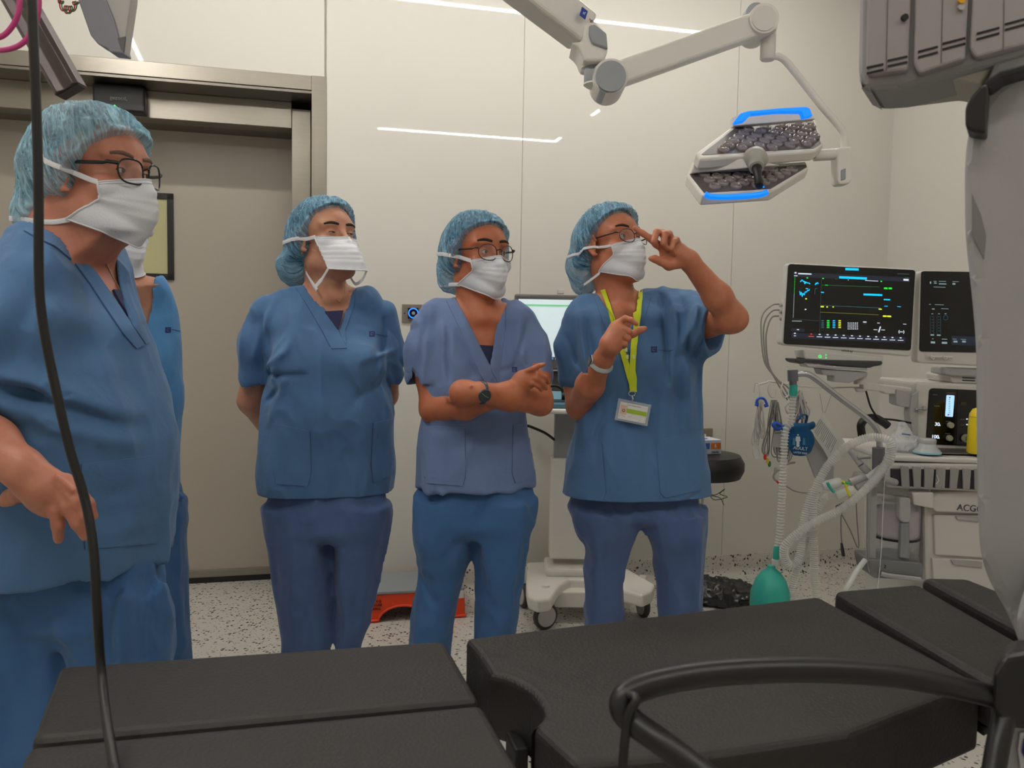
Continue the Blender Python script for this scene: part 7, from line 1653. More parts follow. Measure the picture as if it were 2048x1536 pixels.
# ------------------------------------------------------------------ patient monitor
YMn = YA + .1
pm = empty('patient_monitor', PY(1700, 740, YMn), 'large patient monitor with dark screen and coloured readings on a hinged arm', 'monitor')
hs = pz(rrect([(1576, 525), (1834, 538), (1823, 714), (1561, 690)], 9), YMn, .05, AW, 'housing', pm, .006, 3)
pz(rrect([(1577, 528), (1831, 540), (1822, 701), (1567, 688)], 6), YMn - .003, .01, SCB, 'screen_glass', hs, .001)
M3 = lambda x, y: (1540 + x / 4.876, 500 + y / 4.876)
d = MB()
def g(x0, y0, x1, y1, m, th=6, lay=0): 
    a, b = M3(x0, y0), M3(x1, y1); t = th / 4.876 / 2
    d.prism(PP([(a[0], a[1] - t), (b[0], b[1] - t), (b[0], b[1] + t), (a[0], a[1] + t)], YMn - .0045 - .0008 * lay), (0, .0006, 0), m)
CY = em('scr_cyan', (0, 190, 250), 1.2); CG_ = em('scr_green', (30, 240, 60), 1.1); CYL = em('scr_yellow', (230, 240, 40), 1.1); CWH = em('scr_white', (210, 220, 235), .9); CDIM = em('scr_dim', (60, 80, 90), .5); CRD = em('scr_red', (230, 60, 30), 1.0); CBAR = em('scr_bar', (30, 36, 52), .5); CDG = em('scr_dimgreen', (40, 100, 60), .5); CDY = em('scr_dimyellow', (120, 120, 40), .5); CDC = em('scr_dimcyan', (60, 110, 130), .5)
g(735, 186, 865, 190, CY, 22); g(675, 266, 945, 278, CY, 22); g(912, 433, 1095, 440, CY, 18)
d.prism(PP([M3(225, 215), M3(1365, 268), M3(1360, 312), M3(222, 260)], YMn - .0040), (0, .0004, 0), CBAR); d.prism(PP([M3(208, 760), M3(338, 766), M3(336, 800), M3(206, 794)], YMn - .0040), (0, .0004, 0), CBAR)
d.prism(PP([M3(208, 808), M3(1322, 850), M3(1315, 905), M3(206, 860)], YMn - .0040), (0, .0004, 0), CBAR)
g(240, 222, 258, 222, CWH, 14, 1); g(236, 250, 268, 252, CWH, 8, 1); g(275, 230, 405, 235, CWH, 12, 1); g(1240, 232, 1358, 236, CDIM, 8, 1); g(1315, 268, 1350, 270, CDG, 8, 1); g(1302, 290, 1352, 292, CWH, 18, 1)
for k in range(30): g(240 - .55 * k, 266 + k * 13.4, 246 - .55 * k, 266 + k * 13.4, CG_ if k < 12 else CWH, 4)
rnd = random.Random(4)
def zig(pts, m, th=6): 
    for a, b in zip(pts, pts[1:]):
        A, B = np.array(M3(*a)), np.array(M3(*b)); t = (B - A) / (np.linalg.norm(B - A) + 1e-6); n = np.array([-t[1], t[0]]) * th / 4.876 / 2
        d.prism(PP([A + n, B + n, B - n, A - n], YMn - .0045), (0, .0006, 0), m)
zig([(296, 310), (312, 292), (322, 300), (330, 312), (342, 306), (338, 330), (352, 312), (364, 322), (378, 320), (390, 332)], CY, 9)
zig([(440, 342), (450, 320), (456, 334), (462, 316), (474, 330)], CY, 7); zig([(290, 400), (296, 440), (306, 410), (314, 455), (322, 420), (334, 440), (344, 405), (358, 412), (366, 390), (378, 398), (386, 380)], CY, 7); zig([(436, 430), (440, 376), (462, 374)], CDC, 4); g(348, 376, 372, 377, CY, 8)
for (x, y, m) in ((364, 272, CG_), (518, 278, CG_), (352, 476, CYL), (347, 579, CWH), (1085, 306, CG_)): g(x - 8, y, x + 8, y, m, 10)
g(505, 342, 1065, 360, CDG, 5); g(540, 342, 565, 344, CG_, 6, 1); g(488, 300, 486, 800, CDIM, 3) if False else None
zig([(502, 290), (484, 800)], CDIM, 3); g(498, 412, 526, 414, CY, 10); g(495, 540, 1080, 565, CDC, 4); g(492, 606, 1060, 632, CDY, 5)
g(495, 552, 525, 553, CYL, 12); g(550, 555, 565, 555, CYL, 10); g(610, 555, 622, 555, CYL, 10); g(1060, 576, 1090, 578, CYL, 10); g(215, 672, 480, 690, CDIM, 3); g(215, 692, 310, 694, CWH, 4)
g(1112, 373, 1146, 374, CG_, 15); g(1156, 374, 1190, 375, CG_, 15); g(1110, 483, 1172, 485, CY, 12); g(1116, 547, 1148, 548, CY, 6); g(1242, 552, 1276, 554, CY, 6); g(1102, 645, 1138, 646, CYL, 14); g(1144, 646, 1182, 648, CYL, 14); g(760, 292, 768, 293, CWH, 6); g(928, 297, 1055, 304, CWH, 6); g(635, 283, 660, 284, CDG, 5)
for j, (x, m) in enumerate(((513, CDIM), (568, CG_), (624, CY), (680, CYL))):
    for k in range(5): g(x - 12 - k * .3, 688 + k * 17, x + 12, 689 + k * 17, m if j else CDC, 8)
for i in range(6):
    for k in range(4): g(758 + i * 18, 712 + k * 19, 768 + i * 18, 713 + k * 19, CWH, 9)
g(908, 702, 942, 703, CWH, 10); g(912, 719, 938, 720, CDIM, 5); g(1046, 712, 1072, 713, CWH, 6); g(1010, 777, 1048, 778, CWH, 6); g(1086, 779, 1122, 780, CWH, 6); zig([(1060, 802), (1078, 746)], CWH, 12); g(1298, 722, 1330, 724, CWH, 5); zig([(1262, 782), (1256, 798), (1262, 814)], CWH, 6); zig([(1302, 784), (1308, 800), (1302, 816)], CWH, 6); g(1268, 798, 1296, 799, CWH, 8); g(262, 776, 284, 777, CWH, 8, 1)
for k, x in enumerate((243, 403, 484, 562, 640, 720, 800, 878, 958, 1036, 1115, 1195, 1275)):
    y = 812 + (x - 243) * .043; m = CRD if k == 1 else CWH; g(x - 9, y, x + 9, y + 1, m, 10, 1); g(x - (28 if k else 10), y + 24, x + (26 if k else 10), y + 25, m, 7, 1)
d.build('screen_display', hs)
q = M3(752, 984); text('mindray', PY(q[0], q[1], YMn - .0006), .0125, mat('dark_print', (60, 60, 66), .6), (1, 0, -.06), (0, 0, 1), parent=hs)
un = pz([(1607, 700), (1610, 718), (1765, 732), (1768, 714)], YMn + .0, .1, AW, 'lower_module', pm, .005)
mb = MB(); q = PY(1640, 713, YMn - .001); mb.tube([q + .0045 * np.array([math.cos(t), 0, math.sin(t)]) for t in np.linspace(0, 6.283, 17)[:-1]], .0009, em('led_green', (40, 240, 110), 1.6), n=6, closed=True)
for dv in (-3, 3): q = PY(1652, 713 + dv, YMn - .0012); mb.cyl(q, q - (0, .001, 0), .002, em('led_green', (40, 240, 110), 1.6), 8)
mb.build('status_light', un)
pz([(1590, 718), (1592, 724), (1600, 728), (1612, 726), (1740, 736), (1748, 733), (1760, 731), (1766, 727), (1764, 722)], YMn - .005, .11, ADK, 'rubber_tray', pm, .003)
pz([(1612, 728), (1616, 735), (1735, 741), (1735, 735)], YMn + .0, .08, STL, 'quick_release_plate', pm, .002); pz([(1640, 737), (1646, 750), (1668, 752), (1668, 764), (1700, 766), (1736, 752), (1736, 744), (1700, 742)], YMn + .01, .07, AG, 'tilt_head', pm, .004)
for y in (535, 600, 665): q = M3(112, y); mb = MB(); mb.cyl(PY(q[0] + 3, q[1], YMn + .02), PY(q[0] - 4, q[1] + 1, YMn + .02), .006, AG, 14); mb.build('plug', pm)
# ------------------------------------------------------------------ ventilator monitor
vm = empty('ventilator_monitor', PY(1900, 740, YMn), 'darker ventilator monitor beside the patient monitor, partly hidden by the grey robot column', 'monitor')
hs = pz(rrect([(1840, 541), (2110, 545), (2110, 740), (1834, 726)], 9), YMn + .01, .05, AW, 'housing', vm, .006, 3)
pz(rrect([(1843, 542), (2104, 546), (2104, 708), (1839, 703)], 6), YMn + .007, .01, SCB, 'screen_glass', hs, .001)
YMs = YMn
YMn = YMn + .010
d = MB(); DW = em('scr_pale', (140, 170, 176), .5)
for (x0, y0, x1, y1, th) in ((1560, 318, 1572, 318, 22), (1595, 305, 1625, 306, 5), (1600, 322, 1625, 323, 10), (1648, 305, 1715, 307, 5), (1648, 330, 1720, 332, 10), (1780, 308, 1840, 309, 4), (1780, 330, 1808, 331, 16), (1596, 360, 1710, 364, 5), (1550, 530, 1568, 531, 6), (1608, 533, 1695, 535, 5), (1580, 575, 1605, 576, 10), (1670, 572, 1740, 574, 5), (1575, 622, 1592, 622, 7), (1640, 622, 1657, 622, 7), (1704, 622, 1721, 622, 7), (1565, 828, 1600, 829, 13), (1628, 830, 1664, 831, 13), (1582, 866, 1594, 866, 6), (1568, 900, 1610, 902, 20), (1676, 869, 1728, 871, 6), (1676, 904, 1728, 906, 20), (1782, 868, 1820, 870, 5), (1860, 870, 1912, 872, 5), (1790, 893, 1828, 894, 18), (1874, 893, 1910, 894, 18)): g(x0, y0, x1, y1, DW, th)
for x in (1562, 1598, 1628, 1664): zig([(x, 640), (x, 815)], CDIM, 3)
for k in range(6): g(1575, 650 + 28 * k, 1590, 650 + 28 * k, CDIM, 6); g(1640, 650 + 28 * k, 1655, 650 + 28 * k, CDIM, 6)
for a in range(10): g(1713 + 22 * math.cos(a * .63) - 3, 660 + 22 * math.sin(a * .63), 1713 + 22 * math.cos(a * .63) + 3, 660 + 22 * math.sin(a * .63), CDC, 6)
d.prism(PP([M3(1770, 835), M3(2100, 850), M3(2100, 940), M3(1768, 925)], YMn - .0038), (0, .0004, 0), CBAR)
d.build('screen_display', hs); YMn = YMs
mb = MB(); mb.tube(PP([(1855, 713), (1905, 715)], YMn - .004), .0035, AW, n=10)
mb.build('cable_hook_bar', vm)
for u in (1864, 1889): mb = MB(); mb.tube(spline(PP([(u, 708), (u - 3, 712), (u + 2, 719), (u + 6, 715)], YMn - .012), 5), .0022, AW, n=8); mb.build('hook', vm)
pz([(1890, 735), (1888, 748), (1905, 752), (2050, 756), (2050, 740)], YMn + .03, .1, AG, 'neck', vm, .005)
# ------------------------------------------------------------------ absorber arm and breathing bag
YG = YA - .12
ba = empty('bag_arm', PY(1755, 940, YG), None, None); ba.parent = aw; ba.matrix_parent_inverse = Matrix.Translation(aw.location).inverted(); bpy.context.view_layer.update()
mb = MB(); mb.tube(spline(PP([(1593, 748), (1612, 748), (1630, 757), (1680, 796), (1735, 838), (1755, 862), (1759, 890), (1758, 925)], YG), 6), .0095, STL, n=16); mb.build('steel_tube', ba)
mb = MB(); mb.cyl(PY(1757, 895, YG), PY(1757, 960, YG), .0195, mat('socket_grey', (120, 120, 128), .35, metal=.6), 24); mb.cyl(PY(1757, 955, YG), PY(1790, 965, YG + .06), .012, AG, 16); mb.build('socket', ba)
mb = MB(); mb.cyl(PY(1585, 740, YG), PY(1586, 762, YG), .0165, mat('socket_grey', (120, 120, 128), .35, metal=.6), 24); mb.cyl(PY(1586, 762, YG), PY(1586, 770, YG), .012, mat('socket_grey', (120, 120, 128), .35), 20); mb.build('elbow_block', ba)
bb = empty('breathing_bag', PY(1541, 1200, YG - .05), 'teal rubber breathing bag on a long clear corrugated hose', 'breathing bag')
mb = MB(); mb.lathe(PY(1586, 794, YG), [(.010, 0), (.011, .006), (.013, .012), (.0125, .04)], TEAL, n=20); mb.build('upper_connector', bb)
def corrug(path, r, m, name, par, pitch=.006, amp=.0022, n=14):
    P = spline(path, 10); L = [0]
    for a, b in zip(P, P[1:]): L.append(L[-1] + np.linalg.norm(b - a))
    N = int(L[-1] / (pitch / 3)); P = np.array(P); tt = np.linspace(0, L[-1], N); Q = np.stack([np.interp(tt, L, P[:, i]) for i in range(3)], 1)
    mb = MB(); mb.tube(list(Q), [r + amp * (1 if k % 3 == 0 else (-.2 if k % 3 == 1 else -.8)) for k in range(N)], m, n=n); return mb.build(name, par)
CORR = mat('corrugated_clear', (222, 222, 218), .3, alpha=.5, spec=.6)
corrug(PP([(1586, 792), (1584, 820), (1582, 845), (1572, 860), (1568, 900), (1566, 960), (1563, 1020), (1560, 1070), (1556, 1094)], YG - .01), .0105, CORR, 'hose', bb, .010, .0028)
mb = MB(); mb.lathe(PY(1552, 1118, YG - .02), [(.010, 0), (.010, .03), (.0075, .042)], TEAL, n=18); mb.lathe(PY(1551, 1130, YG - .02), [(.0125, 0), (.0125, .018), (.01, .02)], CLR, n=18); mb.build('lower_connector', bb)
top_ = PY(1550, 1132, YG - .02); R_ = .064
mb = MB(); mb.lathe(top_ + (-.012, 0, -.22), [(.01, 0), (.035, .01), (.055, .045), (R_, .09), (R_ * .96, .135), (R_ * .75, .175), (.03, .2), (.014, .212), (.013, .222)], TEAL, n=36); mb.build('bag', bb)
# ------------------------------------------------------------------ patient hoses
ph = empty('patient_hose', PY(1700, 1000, YG - .04), 'pair of clear corrugated breathing hoses looping from the anaesthesia machine', 'hose', None)
corrug(PP([(1740, 955, .03), (1780, 920, -.02), (1780, 885, -.02), (1755, 875, -.01), (1720, 880, 0), (1680, 905), (1650, 940), (1630, 985), (1625, 1040), (1628, 1100), (1630, 1160), (1640, 1230), (1650, 1330)], YG - .04), .0125, CORR, 'hose', ph, .007, .002)
corrug(PP([(1782, 900, -.02), (1765, 940, -.03), (1730, 980, -.05), (1680, 1020, -.06), (1620, 1050, -.06), (1575, 1085, -.05), (1568, 1110, -.04), (1580, 1130, -.03), (1600, 1110, -.02), (1608, 1040, 0), (1625, 980, .02)], YG - .04), .0125, CORR, 'hose', ph, .007, .002)
corrug(PP([(1720, 990, .04), (1690, 985), (1650, 995), (1635, 1020), (1618, 1060), (1600, 1120), (1585, 1170), (1580, 1230)], YG - .02), .011, CORR, 'hose', ph, .007, .0018)
mb = MB(); mb.tube(spline(PP([(1730, 1120, .05), (1715, 1140, .03), (1700, 1165), (1688, 1190), (1684, 1260)], YG), 5), .009, CLR, n=12); mb.tube(spline(PP([(1770, 950, -.03), (1766, 1020, -.03), (1762, 1110, -.03), (1755, 1180, -.03)], YG), 5), .0015, CLR, n=6); mb.build('drain_tube', ph)
mb = MB(); mb.tube(spline(PP([(1655, 965), (1660, 975), (1668, 985)], YG - .07), 4), .0045, TEAL, n=8); mb.build('teal_ring', ph)
mb = MB(); mb.lathe(PY(1664, 968, YG - .05), [(.012, -.03), (.016, -.02), (.016, .02), (.011, .03)], CLR, axis=(1, 0, .3), n=18); mb.lathe(PY(1690, 985, YG - .05), [(.012, -.03), (.015, -.02), (.015, .02), (.011, .03)], CLR, axis=(1, 0, .4), n=18); mb.build('wye_piece', ph)
mb = MB(); mb.tube(spline(PP([(1684, 962), (1690, 968), (1696, 985), (1700, 992)], YG - .08), 5), .004, mat('clip_yellow', (226, 214, 30), .5), n=8); mb.tube(PP([(1684, 966), (1700, 966)], YG - .08), .004, mat('clip_green', (40, 160, 90), .5), n=8); mb.build('clip', ph)
mb = MB(); mb.prism(PP([(1665, 1006), (1672, 1014), (1700, 1000), (1712, 1020), (1700, 1030), (1690, 1026), (1668, 1018), (1662, 1012), (1690, 996)], YG - .02), (0, .02, 0), ADK, bev=.003) if False else mb.box(PY(1688, 1012, YG - .01), (.05, .02, .022), ADK, R=(nrm((1, 0, .5)), (0, 1, 0), nrm((-.5, 0, 1))), bev=.004); mb.build('sampling_block', ph)
# gas sensor branch with silver elbows
gs = MB(); 
for a, b, r in (((1700, 900, .03), (1722, 930, 0), .010), ((1722, 930, 0), (1742, 950, 0), .012), ((1715, 915, 0), (1740, 914, 0), .006), ((1735, 952, 0), (1700, 965, 0), .012), ((1740, 960, 0), (1712, 975, 0), .012)): gs.cyl(PY(a[0], a[1], YG + .02 + a[2]), PY(b[0], b[1], YG + .02 + b[2]), r, AG, 16)
gs.build('gas_outlet', aw)
# ------------------------------------------------------------------ wall hook rail and everything hanging on it
YH_ = YA + .16
hr = empty('cable_hook_rail', PY(1600, 770, YH_), None, None); hr.parent = aw; hr.matrix_parent_inverse = Matrix.Translation(aw.location).inverted(); bpy.context.view_layer.update()
WR = mat('wire_white', (214, 210, 204), .35)
mb = MB(); mb.tube(PP([(1536, 762), (1600, 772), (1655, 776)], YH_), .003, WR, n=8); mb.tube(PP([(1655, 776), (1700, 775), (1755, 775)], YH_), .003, WR, n=8); mb.build('bar', hr)
for u in (1540, 1566): mb = MB(); mb.tube(spline(PP([(u, 764), (u - 4, 780), (u + 2, 794), (u + 10, 792), (u + 12, 778)], YH_ - .02), 5), .0026, WR, n=8); mb.build('hook', hr)
mb = MB(); mb.tube(spline(PP([(1508, 785), (1510, 768), (1516, 768), (1519, 790), (1514, 800)], YH_ - .02), 5), .002, CLR, n=8); mb.tube(PP([(1514, 770), (1536, 764)], YH_), .003, WR, n=6); mb.build('end_hook', hr)
GC = mat('cable_grey', (150, 146, 142), .55); GCL = mat('cable_light', (196, 192, 188), .5); BL = mat('clip_blue', (30, 90, 200), .45)
# three leads from the monitor
ml = empty('monitor_cable', PY(1540, 640, YH_), 'three grey cables curving out of the left side of the patient monitor', 'cable')
for k, (v0, mu) in enumerate(((608, 1522), (620, 1527), (632, 1532))):
    mb = MB(); mb.tube(spline(PP([(1560, v0), (1545, v0 + 2), (mu + 4, v0 + 20), (mu, v0 + 50), (mu + 6, 720 + k * 6), (mu + 24, 750 + k * 5), (1560 + 8 * k, 775), (1575 + 6 * k, 800)], YH_ - .01), 6), .0028, GC, n=8); mb.build('lead', ml)
def bundle(name, label, cat, cx, top, bot, wdt, n, m, seed, tips=None, r=.0019):
    e = empty(name, PY(cx, bot, YH_), label, cat); rn = random.Random(seed)
    for k in range(n):
        x = cx + rn.uniform(-wdt, wdt) * .4; x2 = cx + rn.uniform(-wdt, wdt); b = bot - rn.uniform(0, 30); x3 = x2 + rn.uniform(6, 14) * (1 if k % 2 else -1); dy = rn.uniform(-.03, .02)
        mb = MB(); P = [(x, top, dy), ((x + x2) / 2 - 3, (top + b) / 2 - 10, dy), (x2, b - 12, dy), ((x2 + x3) / 2, b, dy), (x3, b - 14, dy), ((x + x3) / 2 + 2, (top + b) / 2 - 5, dy), (x + 3, top + 4, dy)]
        mb.tube(spline(PP(P, YH_ - .03), 6), r, m, n=6); mb.build('lead', e)
        if tips and k < len(tips): mb = MB(); q = PY(tips[k][0], tips[k][1], YH_ - .05); mb.lathe(q, [(.003, -.01), (.0052, -.006), (.0052, .004), (.003, .01)], mat('tip_%d_%d_%d' % tips[k][2], tips[k][2], .45), n=12); mb.build('electrode_clip', e)
    return e
e = bundle('sensor_cable', 'thin grey sensor cables with blue clamps hanging at the left end of the hook rail', 'cable', 1520, 800, 900, 12, 7, GCL, 1)
mb = MB(); mb.tube(spline(PP([(1512, 812), (1514, 800), (1522, 796), (1530, 800), (1535, 812)], YH_ - .05), 4), .0045, BL, n=8); mb.tube(PP([(1511, 808), (1518, 811)], YH_ - .05), .006, BL, n=8); mb.tube(PP([(1529, 812), (1536, 810)], YH_ - .05), .006, BL, n=8); mb.build('blue_clamp', e)
mb = MB(); mb.tube(PP([(1510, 886), (1512, 905), (1514, 916)], YH_ - .05), [.006, .012, .010], CLR, n=12); mb.build('finger_probe', e)
bundle('lead_cable', 'bundle of grey electrode leads with red, yellow and green tips on the hook rail', 'cable', 1548, 800, 925, 14, 12, GC, 2, [(1530, 914, (200, 40, 30)), (1535, 922, (220, 190, 30)), (1539, 928, (40, 120, 60)), (1551, 940, (160, 160, 160))])
bundle('folded_cable', 'thick light grey cable folded over the hooks above the blue cuff', 'cable', 1596, 780, 850, 16, 8, GCL, 3, r=.0032)
bundle('loose_cable', 'loose grey cables trailing behind the blue cuff towards the wall', 'cable', 1600, 800, 935, 30, 6, GC, 5)
o = MB(); o.tube(spline(PP([(1560, 938), (1550, 946), (1547, 955), (1552, 962)], YH_ - .05), 5), .004, GC, n=8); o.tube(PP([(1552, 961), (1557, 966)], YH_ - .05), .004, mat('tip_red', (200, 30, 30), .4), n=8); o.tube(spline(PP([(1560, 938), (1575, 928), (1590, 925)], YH_ - .05), 4), .004, GC, n=8); o = o.build('red_tipped_cable'); tag(o, 'short curved grey cable with a red tip below the hook rail', 'cable')
o = MB(); o.tube(spline(PP([(1572, 972), (1590, 982), (1615, 986), (1640, 985)], YH_ + .02), 4), .0028, GC, n=6); o = o.build('hanging_wire'); tag(o, 'grey wire sagging across the wall below the cuff', 'cable')
# blue blood pressure cuff
cf = empty('pressure_cuff', PY(1602, 880, YH_ - .08), 'dark blue blood pressure cuff with white person symbol and ADULT print', 'cuff')
fdc = Field(PY(1560, 930, YH_ - .16), PY(1650, 830, YH_ + .02), .0025)
fdc.ell(PY(1602, 884, YH_ - .08), (.047, .018, .052), None, .01); fdc.cone(PY(1575, 855, YH_ - .08), PY(1625, 850, YH_ - .08), .013, .011, .02); fdc.disp(lambda x, y, z: .0035 * vnoise(x * 60, y * 60, z * 40, 3), .01)
CFM = cloth_mat('cuff_blue', (24, 84, 130)); o, bvq = field_object(fdc, 'cuff_body', CFM, cf, 1, True)
mb = MB(); mb.tube(spline(PP([(1562, 852), (1552, 846), (1546, 850), (1556, 858), (1570, 852)], YH_ - .07), 4), .006, BL, n=8); mb.build('hose_end', cf); mb = MB(); mb.tube(spline(PP([(1596, 840), (1604, 830), (1614, 832), (1610, 850)], YH_ - .07), 4), .010, CFM, n=10, flat=(.3, 1)); mb.build('strap_loop', cf)
f_ = cast(bvq, 1602, 890)[0]; WPR = mat('print_white', (214, 224, 232), .6); yy = f_[1] - .002
def ptxt(s, u, v, sz): text(s, PY(u, v, yy), sz, WPR, (1, 0, -.1), (0, 0, 1), parent=cf)
ptxt('ADULT', 1601, 897, .0155); ptxt('LATEX FREE', 1601, 906, .009)
mb = MB(); q = PY(1596, 870, yy); mb.lathe(q, [(.0028, 0), (.0028, .0006)], WPR, axis=(0, -1, 0), n=14); mb.build('symbol_head', cf)
mb = MB(); mb.prism(PP([(1592, 873), (1600, 873), (1601, 882), (1599, 883), (1599, 893), (1593, 893), (1593, 883), (1591, 882)], yy), (0, .0006, 0), WPR); mb.build('person_symbol', cf)
for u in (1588, 1608): mb = MB(); mb.prism(PP([(u - 2, 876), (u + 2, 876), (u + 3, 890), (u - 3, 890)], yy), (0, .0006, 0), mat('print_faint', (70, 130, 170), .6)); mb.build('faint_symbol', cf)
gb_ = empty('tag_card', PY(1556, 875, YH_ - .06), 'small grey cable tag card with three dots beside the blue cuff', 'tag')
pz([(1550, 862), (1566, 862), (1564, 896), (1543, 894)], YH_ - .07, .004, mat('tag_grey', (168, 164, 162), .6), 'card', gb_, .001)
mb = MB()
for k in range(3): mb.cyl(PY(1552 + 4 * k, 866, YH_ - .071), PY(1552 + 4 * k, 866, YH_ - .072), .0022, ADK, 8)
mb.build('printed_dots', gb_)
# paper sheet hanging on a cord, and grey board behind it
sh = empty('instruction_sheet', PY(1650, 870, YH_ - .06), 'white printed instruction sheet hanging tilted from a thin cord', 'sheet')
pz([(1646, 828), (1690, 884), (1658, 920), (1626, 858)], YH_ - .06, .002, mat('paper_white', (206, 206, 202), .6), 'paper', sh, 0)
mb = MB(); R0_ = np.array([44, 56.]) / 71
for k in range(14):
    p = np.array([1640, 838]) + np.array([-1.1, 1.75]) * 0 + np.array([1.35, 2.2]) * 0; a = np.array([1643, 834.]) + (np.array([1690, 884.]) - [1646, 828]) * (k / 16) * .9 + np.array([-2, 4]); b = a + np.array([-16, 26.]) * (.9 if k % 4 else .6) + np.array([2, 3]) * k / 14
    t = R0_ * .9; mb.prism(PP([a, b, b + t, a + t], YH_ - .0612), (0, .0004, 0), mat('print_grey', (120, 120, 124), .7))
mb.build('printed_lines', sh)
mb = MB(); mb.tube(PP([(1640, 788), (1646, 826)], YH_ - .05), .001, GC, n=5); mb.tube(PP([(1664, 786), (1650, 826)], YH_ - .05), .001, GC, n=5); mb.build('cord', sh)
bd = empty('grey_holder', PY(1650, 930, YH_ - .02), 'grey flat holder board leaning behind the instruction sheet', 'holder')
pz([(1612, 908), (1622, 862), (1668, 930), (1668, 975), (1650, 980), (1630, 955)], YH_ - .035, .012, AG, 'board', bd, .003)
# cables dangling to the floor side
dc = MB(); dc.tube(spline(PP([(1702, 990), (1684, 1020), (1682, 1060), (1684, 1090)], YH_ - .02), 5), .0026, GC, n=6); dc.tube(PP([(1683, 1086), (1685, 1100), (1687, 1112)], YH_ - .02), [.004, .0065, .006], ADK, n=10); dc.tube(spline(PP([(1684, 1030), (1700, 1060), (1717, 1096), (1714, 1040), (1712, 1000)], YH_ - .02), 5), .002, GC, n=6)
o = dc.build('plug_cable'); tag(o, 'thin cable with dark plug end dangling near the floor left of the canister', 'cable')
# black coiled ventilator hose behind the pole
bh = MB(); bh.tube(spline(PP([(1724, 872), (1722, 850), (1732, 838), (1750, 836), (1768, 846), (1776, 852)], YA + .1), 6), .014, mat('hose_black', (18, 18, 20), .35, bump=.3, bscale=90), n=14); bh.tube(spline(PP([(1732, 782), (1742, 815), (1760, 842)], YA + .08), 5), .0035, BLACKP, n=8); bh.tube(spline(PP([(1768, 838), (1790, 840), (1822, 846)], YA + .1), 4), .0035, BLACKP, n=8)
o = bh.build('black_hose'); tag(o, 'thick black rubber hose looping behind the steel bag arm', 'hose')
# face mask in a clear wrapper
PLB = mat('wrapper_clear', (236, 238, 242), .08, alpha=.42, spec=.9)
mk = empty('wrapped_mask', (PY(1808, 900, YA + .05)[0], YA + .06, zs), 'clear face mask in crumpled plastic wrapper on the machine worktop', 'mask')
c = PY(1806, 884, YA + .06); f2 = Field(c - .09, c + .09, .003)
f2.cone((c[0], c[1], zs + .035), (c[0] - .005, c[1], zs + .085), .042, .012, .01); f2.ell((c[0] + .012, c[1], zs + .026), (.062, .04, .026), None, .02)
f2.disp(lambda x, y, z: .005 * (1 - 2 * np.abs(vnoise(x * 55, y * 55, z * 55, 9))) + .003 * (1 - 2 * np.abs(vnoise(x * 120, y * 120, z * 120, 8))), .015); field_object(f2, 'wrapper', PLB, mk, 0)
mb = MB(); mb.lathe((c[0], c[1], zs + .006), [(.036, 0), (.038, .01), (.028, .03), (.012, .042), (.012, .055)], CLR, n=24); mb.build('mask_shell', mk)
mb = MB(); mb.box((c[0] - .012, c[1] - .045, zs + .062), (.030, .001, .004), mat('print_blue', (50, 100, 170), .5), R=(nrm((1, 0, -.1)), (0, 1, 0), nrm((.1, 0, 1)))); mb.build('blue_print', mk)
# clear cup / mask cushion with blue rim
cu = empty('clear_mask', (PY(1862, 910, YA - .02)[0], YA - .0, zs), 'upturned clear cup-shaped mask with pale blue rim on the worktop edge', 'mask')
c = (PY(1860, 910, YA - .02)[0], YA - .0, zs); mb = MB(); mb.lathe(c, [(.044, .002), (.045, .008)], mat('rim_pale_blue', (150, 204, 220), .4), n=36); mb.build('blue_rim', cu)
mb = MB(); mb.lathe(c, [(.043, .007), (.040, .014), (.030, .022), (.026, .034), (.0245, .036), (.0245, .050), (.022, .052)], CLR, n=36); mb.build('cup', cu)
mb = MB(); mb.lathe((c[0], c[1], c[2] + .034), [(.026, 0), (.027, .004), (.027, .013), (.025, .016)], AG, n=36); mb.build('connector', cu)
# yellow bottle half hidden by the robot column
yb = empty('yellow_bottle', (PY(1953, 900, YA - .0)[0], YA - .01, zs), 'yellow sharps bottle standing on the worktop beside the grey column', 'bottle')
zh = PY(1950, 818, YA)[2] - zs; c = (PY(1958, 900, YA)[0], YA - .0, zs + .004); mb = MB(); mb.lathe(c, [(.034, 0), (.038, .004), (.037, zh * .6), (.035, zh * .86), (.026, zh * .97), (.015, zh)], mat('bottle_yellow', (232, 204, 30), .4, noise=.03), n=32); mb.build('container', yb)
mb = MB(); mb.lathe((c[0], c[1], c[2] + zh * .8), [(.0362, 0), (.0362, .002)], mat('bottle_line', (180, 156, 20), .5), n=32); mb.build('moulded_line', yb)
# ================================================================== equipment boom parts at the top left
MG = mat('boom_metal', (92, 84, 84), .35, metal=.7, noise=.1, nscale=60); PINK = mat('hose_pink', (186, 60, 124), .4)
bm_ = empty('equipment_rail', PY(0, -100, 1.45), 'dark grooved metal rail of a ceiling boom hanging into the top left corner', 'rail')
a = PY(-60, -170, 1.45); b = PY(141, 182, 1.45); t = nrm(b - a); s_ = nrm(np.cross(t, (0, 1, 0))); 
mb = MB(); mb.prism([b + s_ * x + np.array([0, y, 0]) for x, y in ((-.023, -.012), (-.016, -.02), (-.004, -.014), (.004, -.014), (.016, -.02), (.023, -.012), (.023, .018), (-.023, .018))], -t * (np.linalg.norm(b - a)), MG, bev=.0015); mb.build('profile', bm_)
mb = MB(); mb.prism([b + t * .002 + s_ * x + np.array([0, y, 0]) for x, y in ((-.021, -.010), (.021, -.010), (.021, .016), (-.021, .016))], -t * .004, mat('end_cap_dark', (60, 56, 58), .5), bev=.001); mb.build('end_cap', bm_)
mb = MB(); mb.cyl((a[0], a[1], H), a, .03, MG, 20); mb.build('drop_tube', bm_)
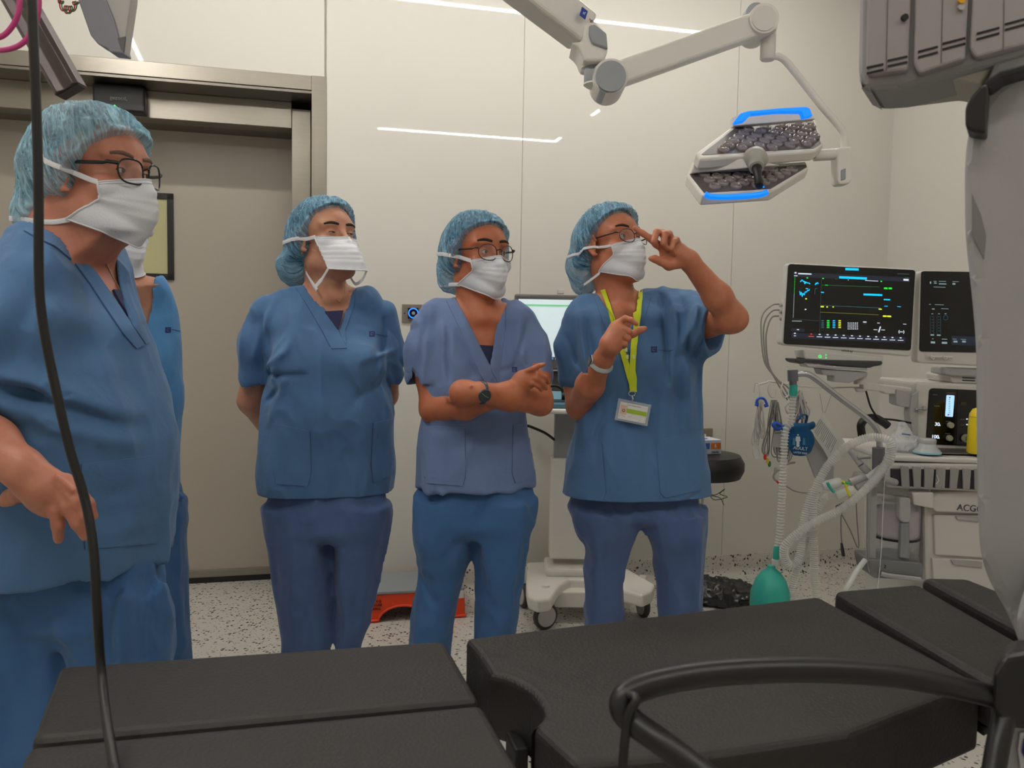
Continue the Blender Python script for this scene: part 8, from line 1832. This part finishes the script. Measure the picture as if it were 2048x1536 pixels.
# grey display arm panel
dp = empty('display_boom', PY(200, -100, 1.7), 'grey angled back of a ceiling-hung display at the top left', 'display')
mb = MB(); mb.prism([PY(u, v, 1.7) for u, v in ((110, -130), (152, -10), (180, 70), (195, 88), (213, 96), (219, 104), (246, 107), (240, 85), (228, 40), (196, -40), (180, -130))], (0, .04, 0), mat('display_grey', (132, 130, 140), .5), bev=.003); mb.build('back_shell', dp)
mb = MB(); mb.prism([PY(u, v, 1.705) for u, v in ((180, -130), (196, -40), (228, 40), (246, 107), (250, 80), (262, 0), (272, -130))], (0, .03, 0), mat('display_pale', (176, 174, 170), .4), bev=.002); mb.build('side_face', dp)
mb = MB(); mb.prism([PY(u, v, 1.70) for u, v in ((234, 76), (251, 72), (247, 106), (242, 100))], (0, .005, 0), mat('display_corner', (96, 92, 92), .5), bev=.001); mb.build('corner_cap', dp)
mb = MB(); q = PY(200, -120, 1.72); mb.cyl((q[0], q[1], H), q, .025, LW, 20); mb.build('drop_tube', dp)
# pink hoses
for i, (pts, lab) in enumerate((([(-20, 102), (20, 98), (48, 84), (68, 55), (77, 20), (76, -20), (60, -120), (50, -200)], 'outer loop of bright pink hose hanging over the metal rail'), ([(-20, 80), (5, 72), (22, 56), (34, 34), (39, 8), (36, -20), (25, -120), (20, -200)], 'inner loop of bright pink hose hanging over the metal rail'))):
    mb = MB(); mb.tube(spline([PY(u, v, 1.36) for u, v in pts], 8), .0042, PINK, n=12); o = mb.build('pink_hose'); tag(o, lab, 'hose', None)
# red and green curly wires
wi = empty('curly_wire', PY(135, -20, 1.7), 'curly red and green wires hanging beside the grey display', 'wire')
for (m, off) in ((mat('wire_red', (170, 40, 60), .4), 0), (mat('wire_green', (60, 110, 70), .4), 6)):
    L = []
    for k in range(60): t_ = k / 59; L.append(PY(117 + off * .6 + 36 * t_ + 4 * math.sin(t_ * 26 + off), -12 + 32 * math.sin(math.pi * (t_ * .9 + .05)) ** .6 + 7 * math.sin(t_ * 26 + off + 1.6), 1.7))
    mb = MB(); mb.tube(L, .0014, m, n=6); mb.build('wire', wi)
    mb = MB(); mb.tube(spline([L[0], PY(110 + off, -80, 1.7), PY(115 + off, -300, 1.7)], 4), .0014, m, n=6); mb.build('wire', wi)
# long black cable in front of everything
YK = .98
mb = MB(); mb.tube(spline([PY(u, v, YK + d) for u, v, d in ((60, -260, .0), (62, -80, 0), (66, 60, 0), (72, 200, 0), (77, 380, 0), (78, 560, 0), (88, 660, 0), (112, 780, 0), (140, 900, 0), (170, 1000, 0), (187, 1100, -.01), (194, 1220, -.02), (202, 1340, -.02), (212, 1430, -.06), (226, 1520, -.12), (232, 1560, -.15))] + [PZ(240, 1660, .757), PZ(262, 1760, .757)], 8), .0055, mat('cable_black', (24, 22, 22), .45), n=14)
o = mb.build('black_cable'); tag(o, 'long thick black cable hanging down in front of the large person at the left', 'cable')
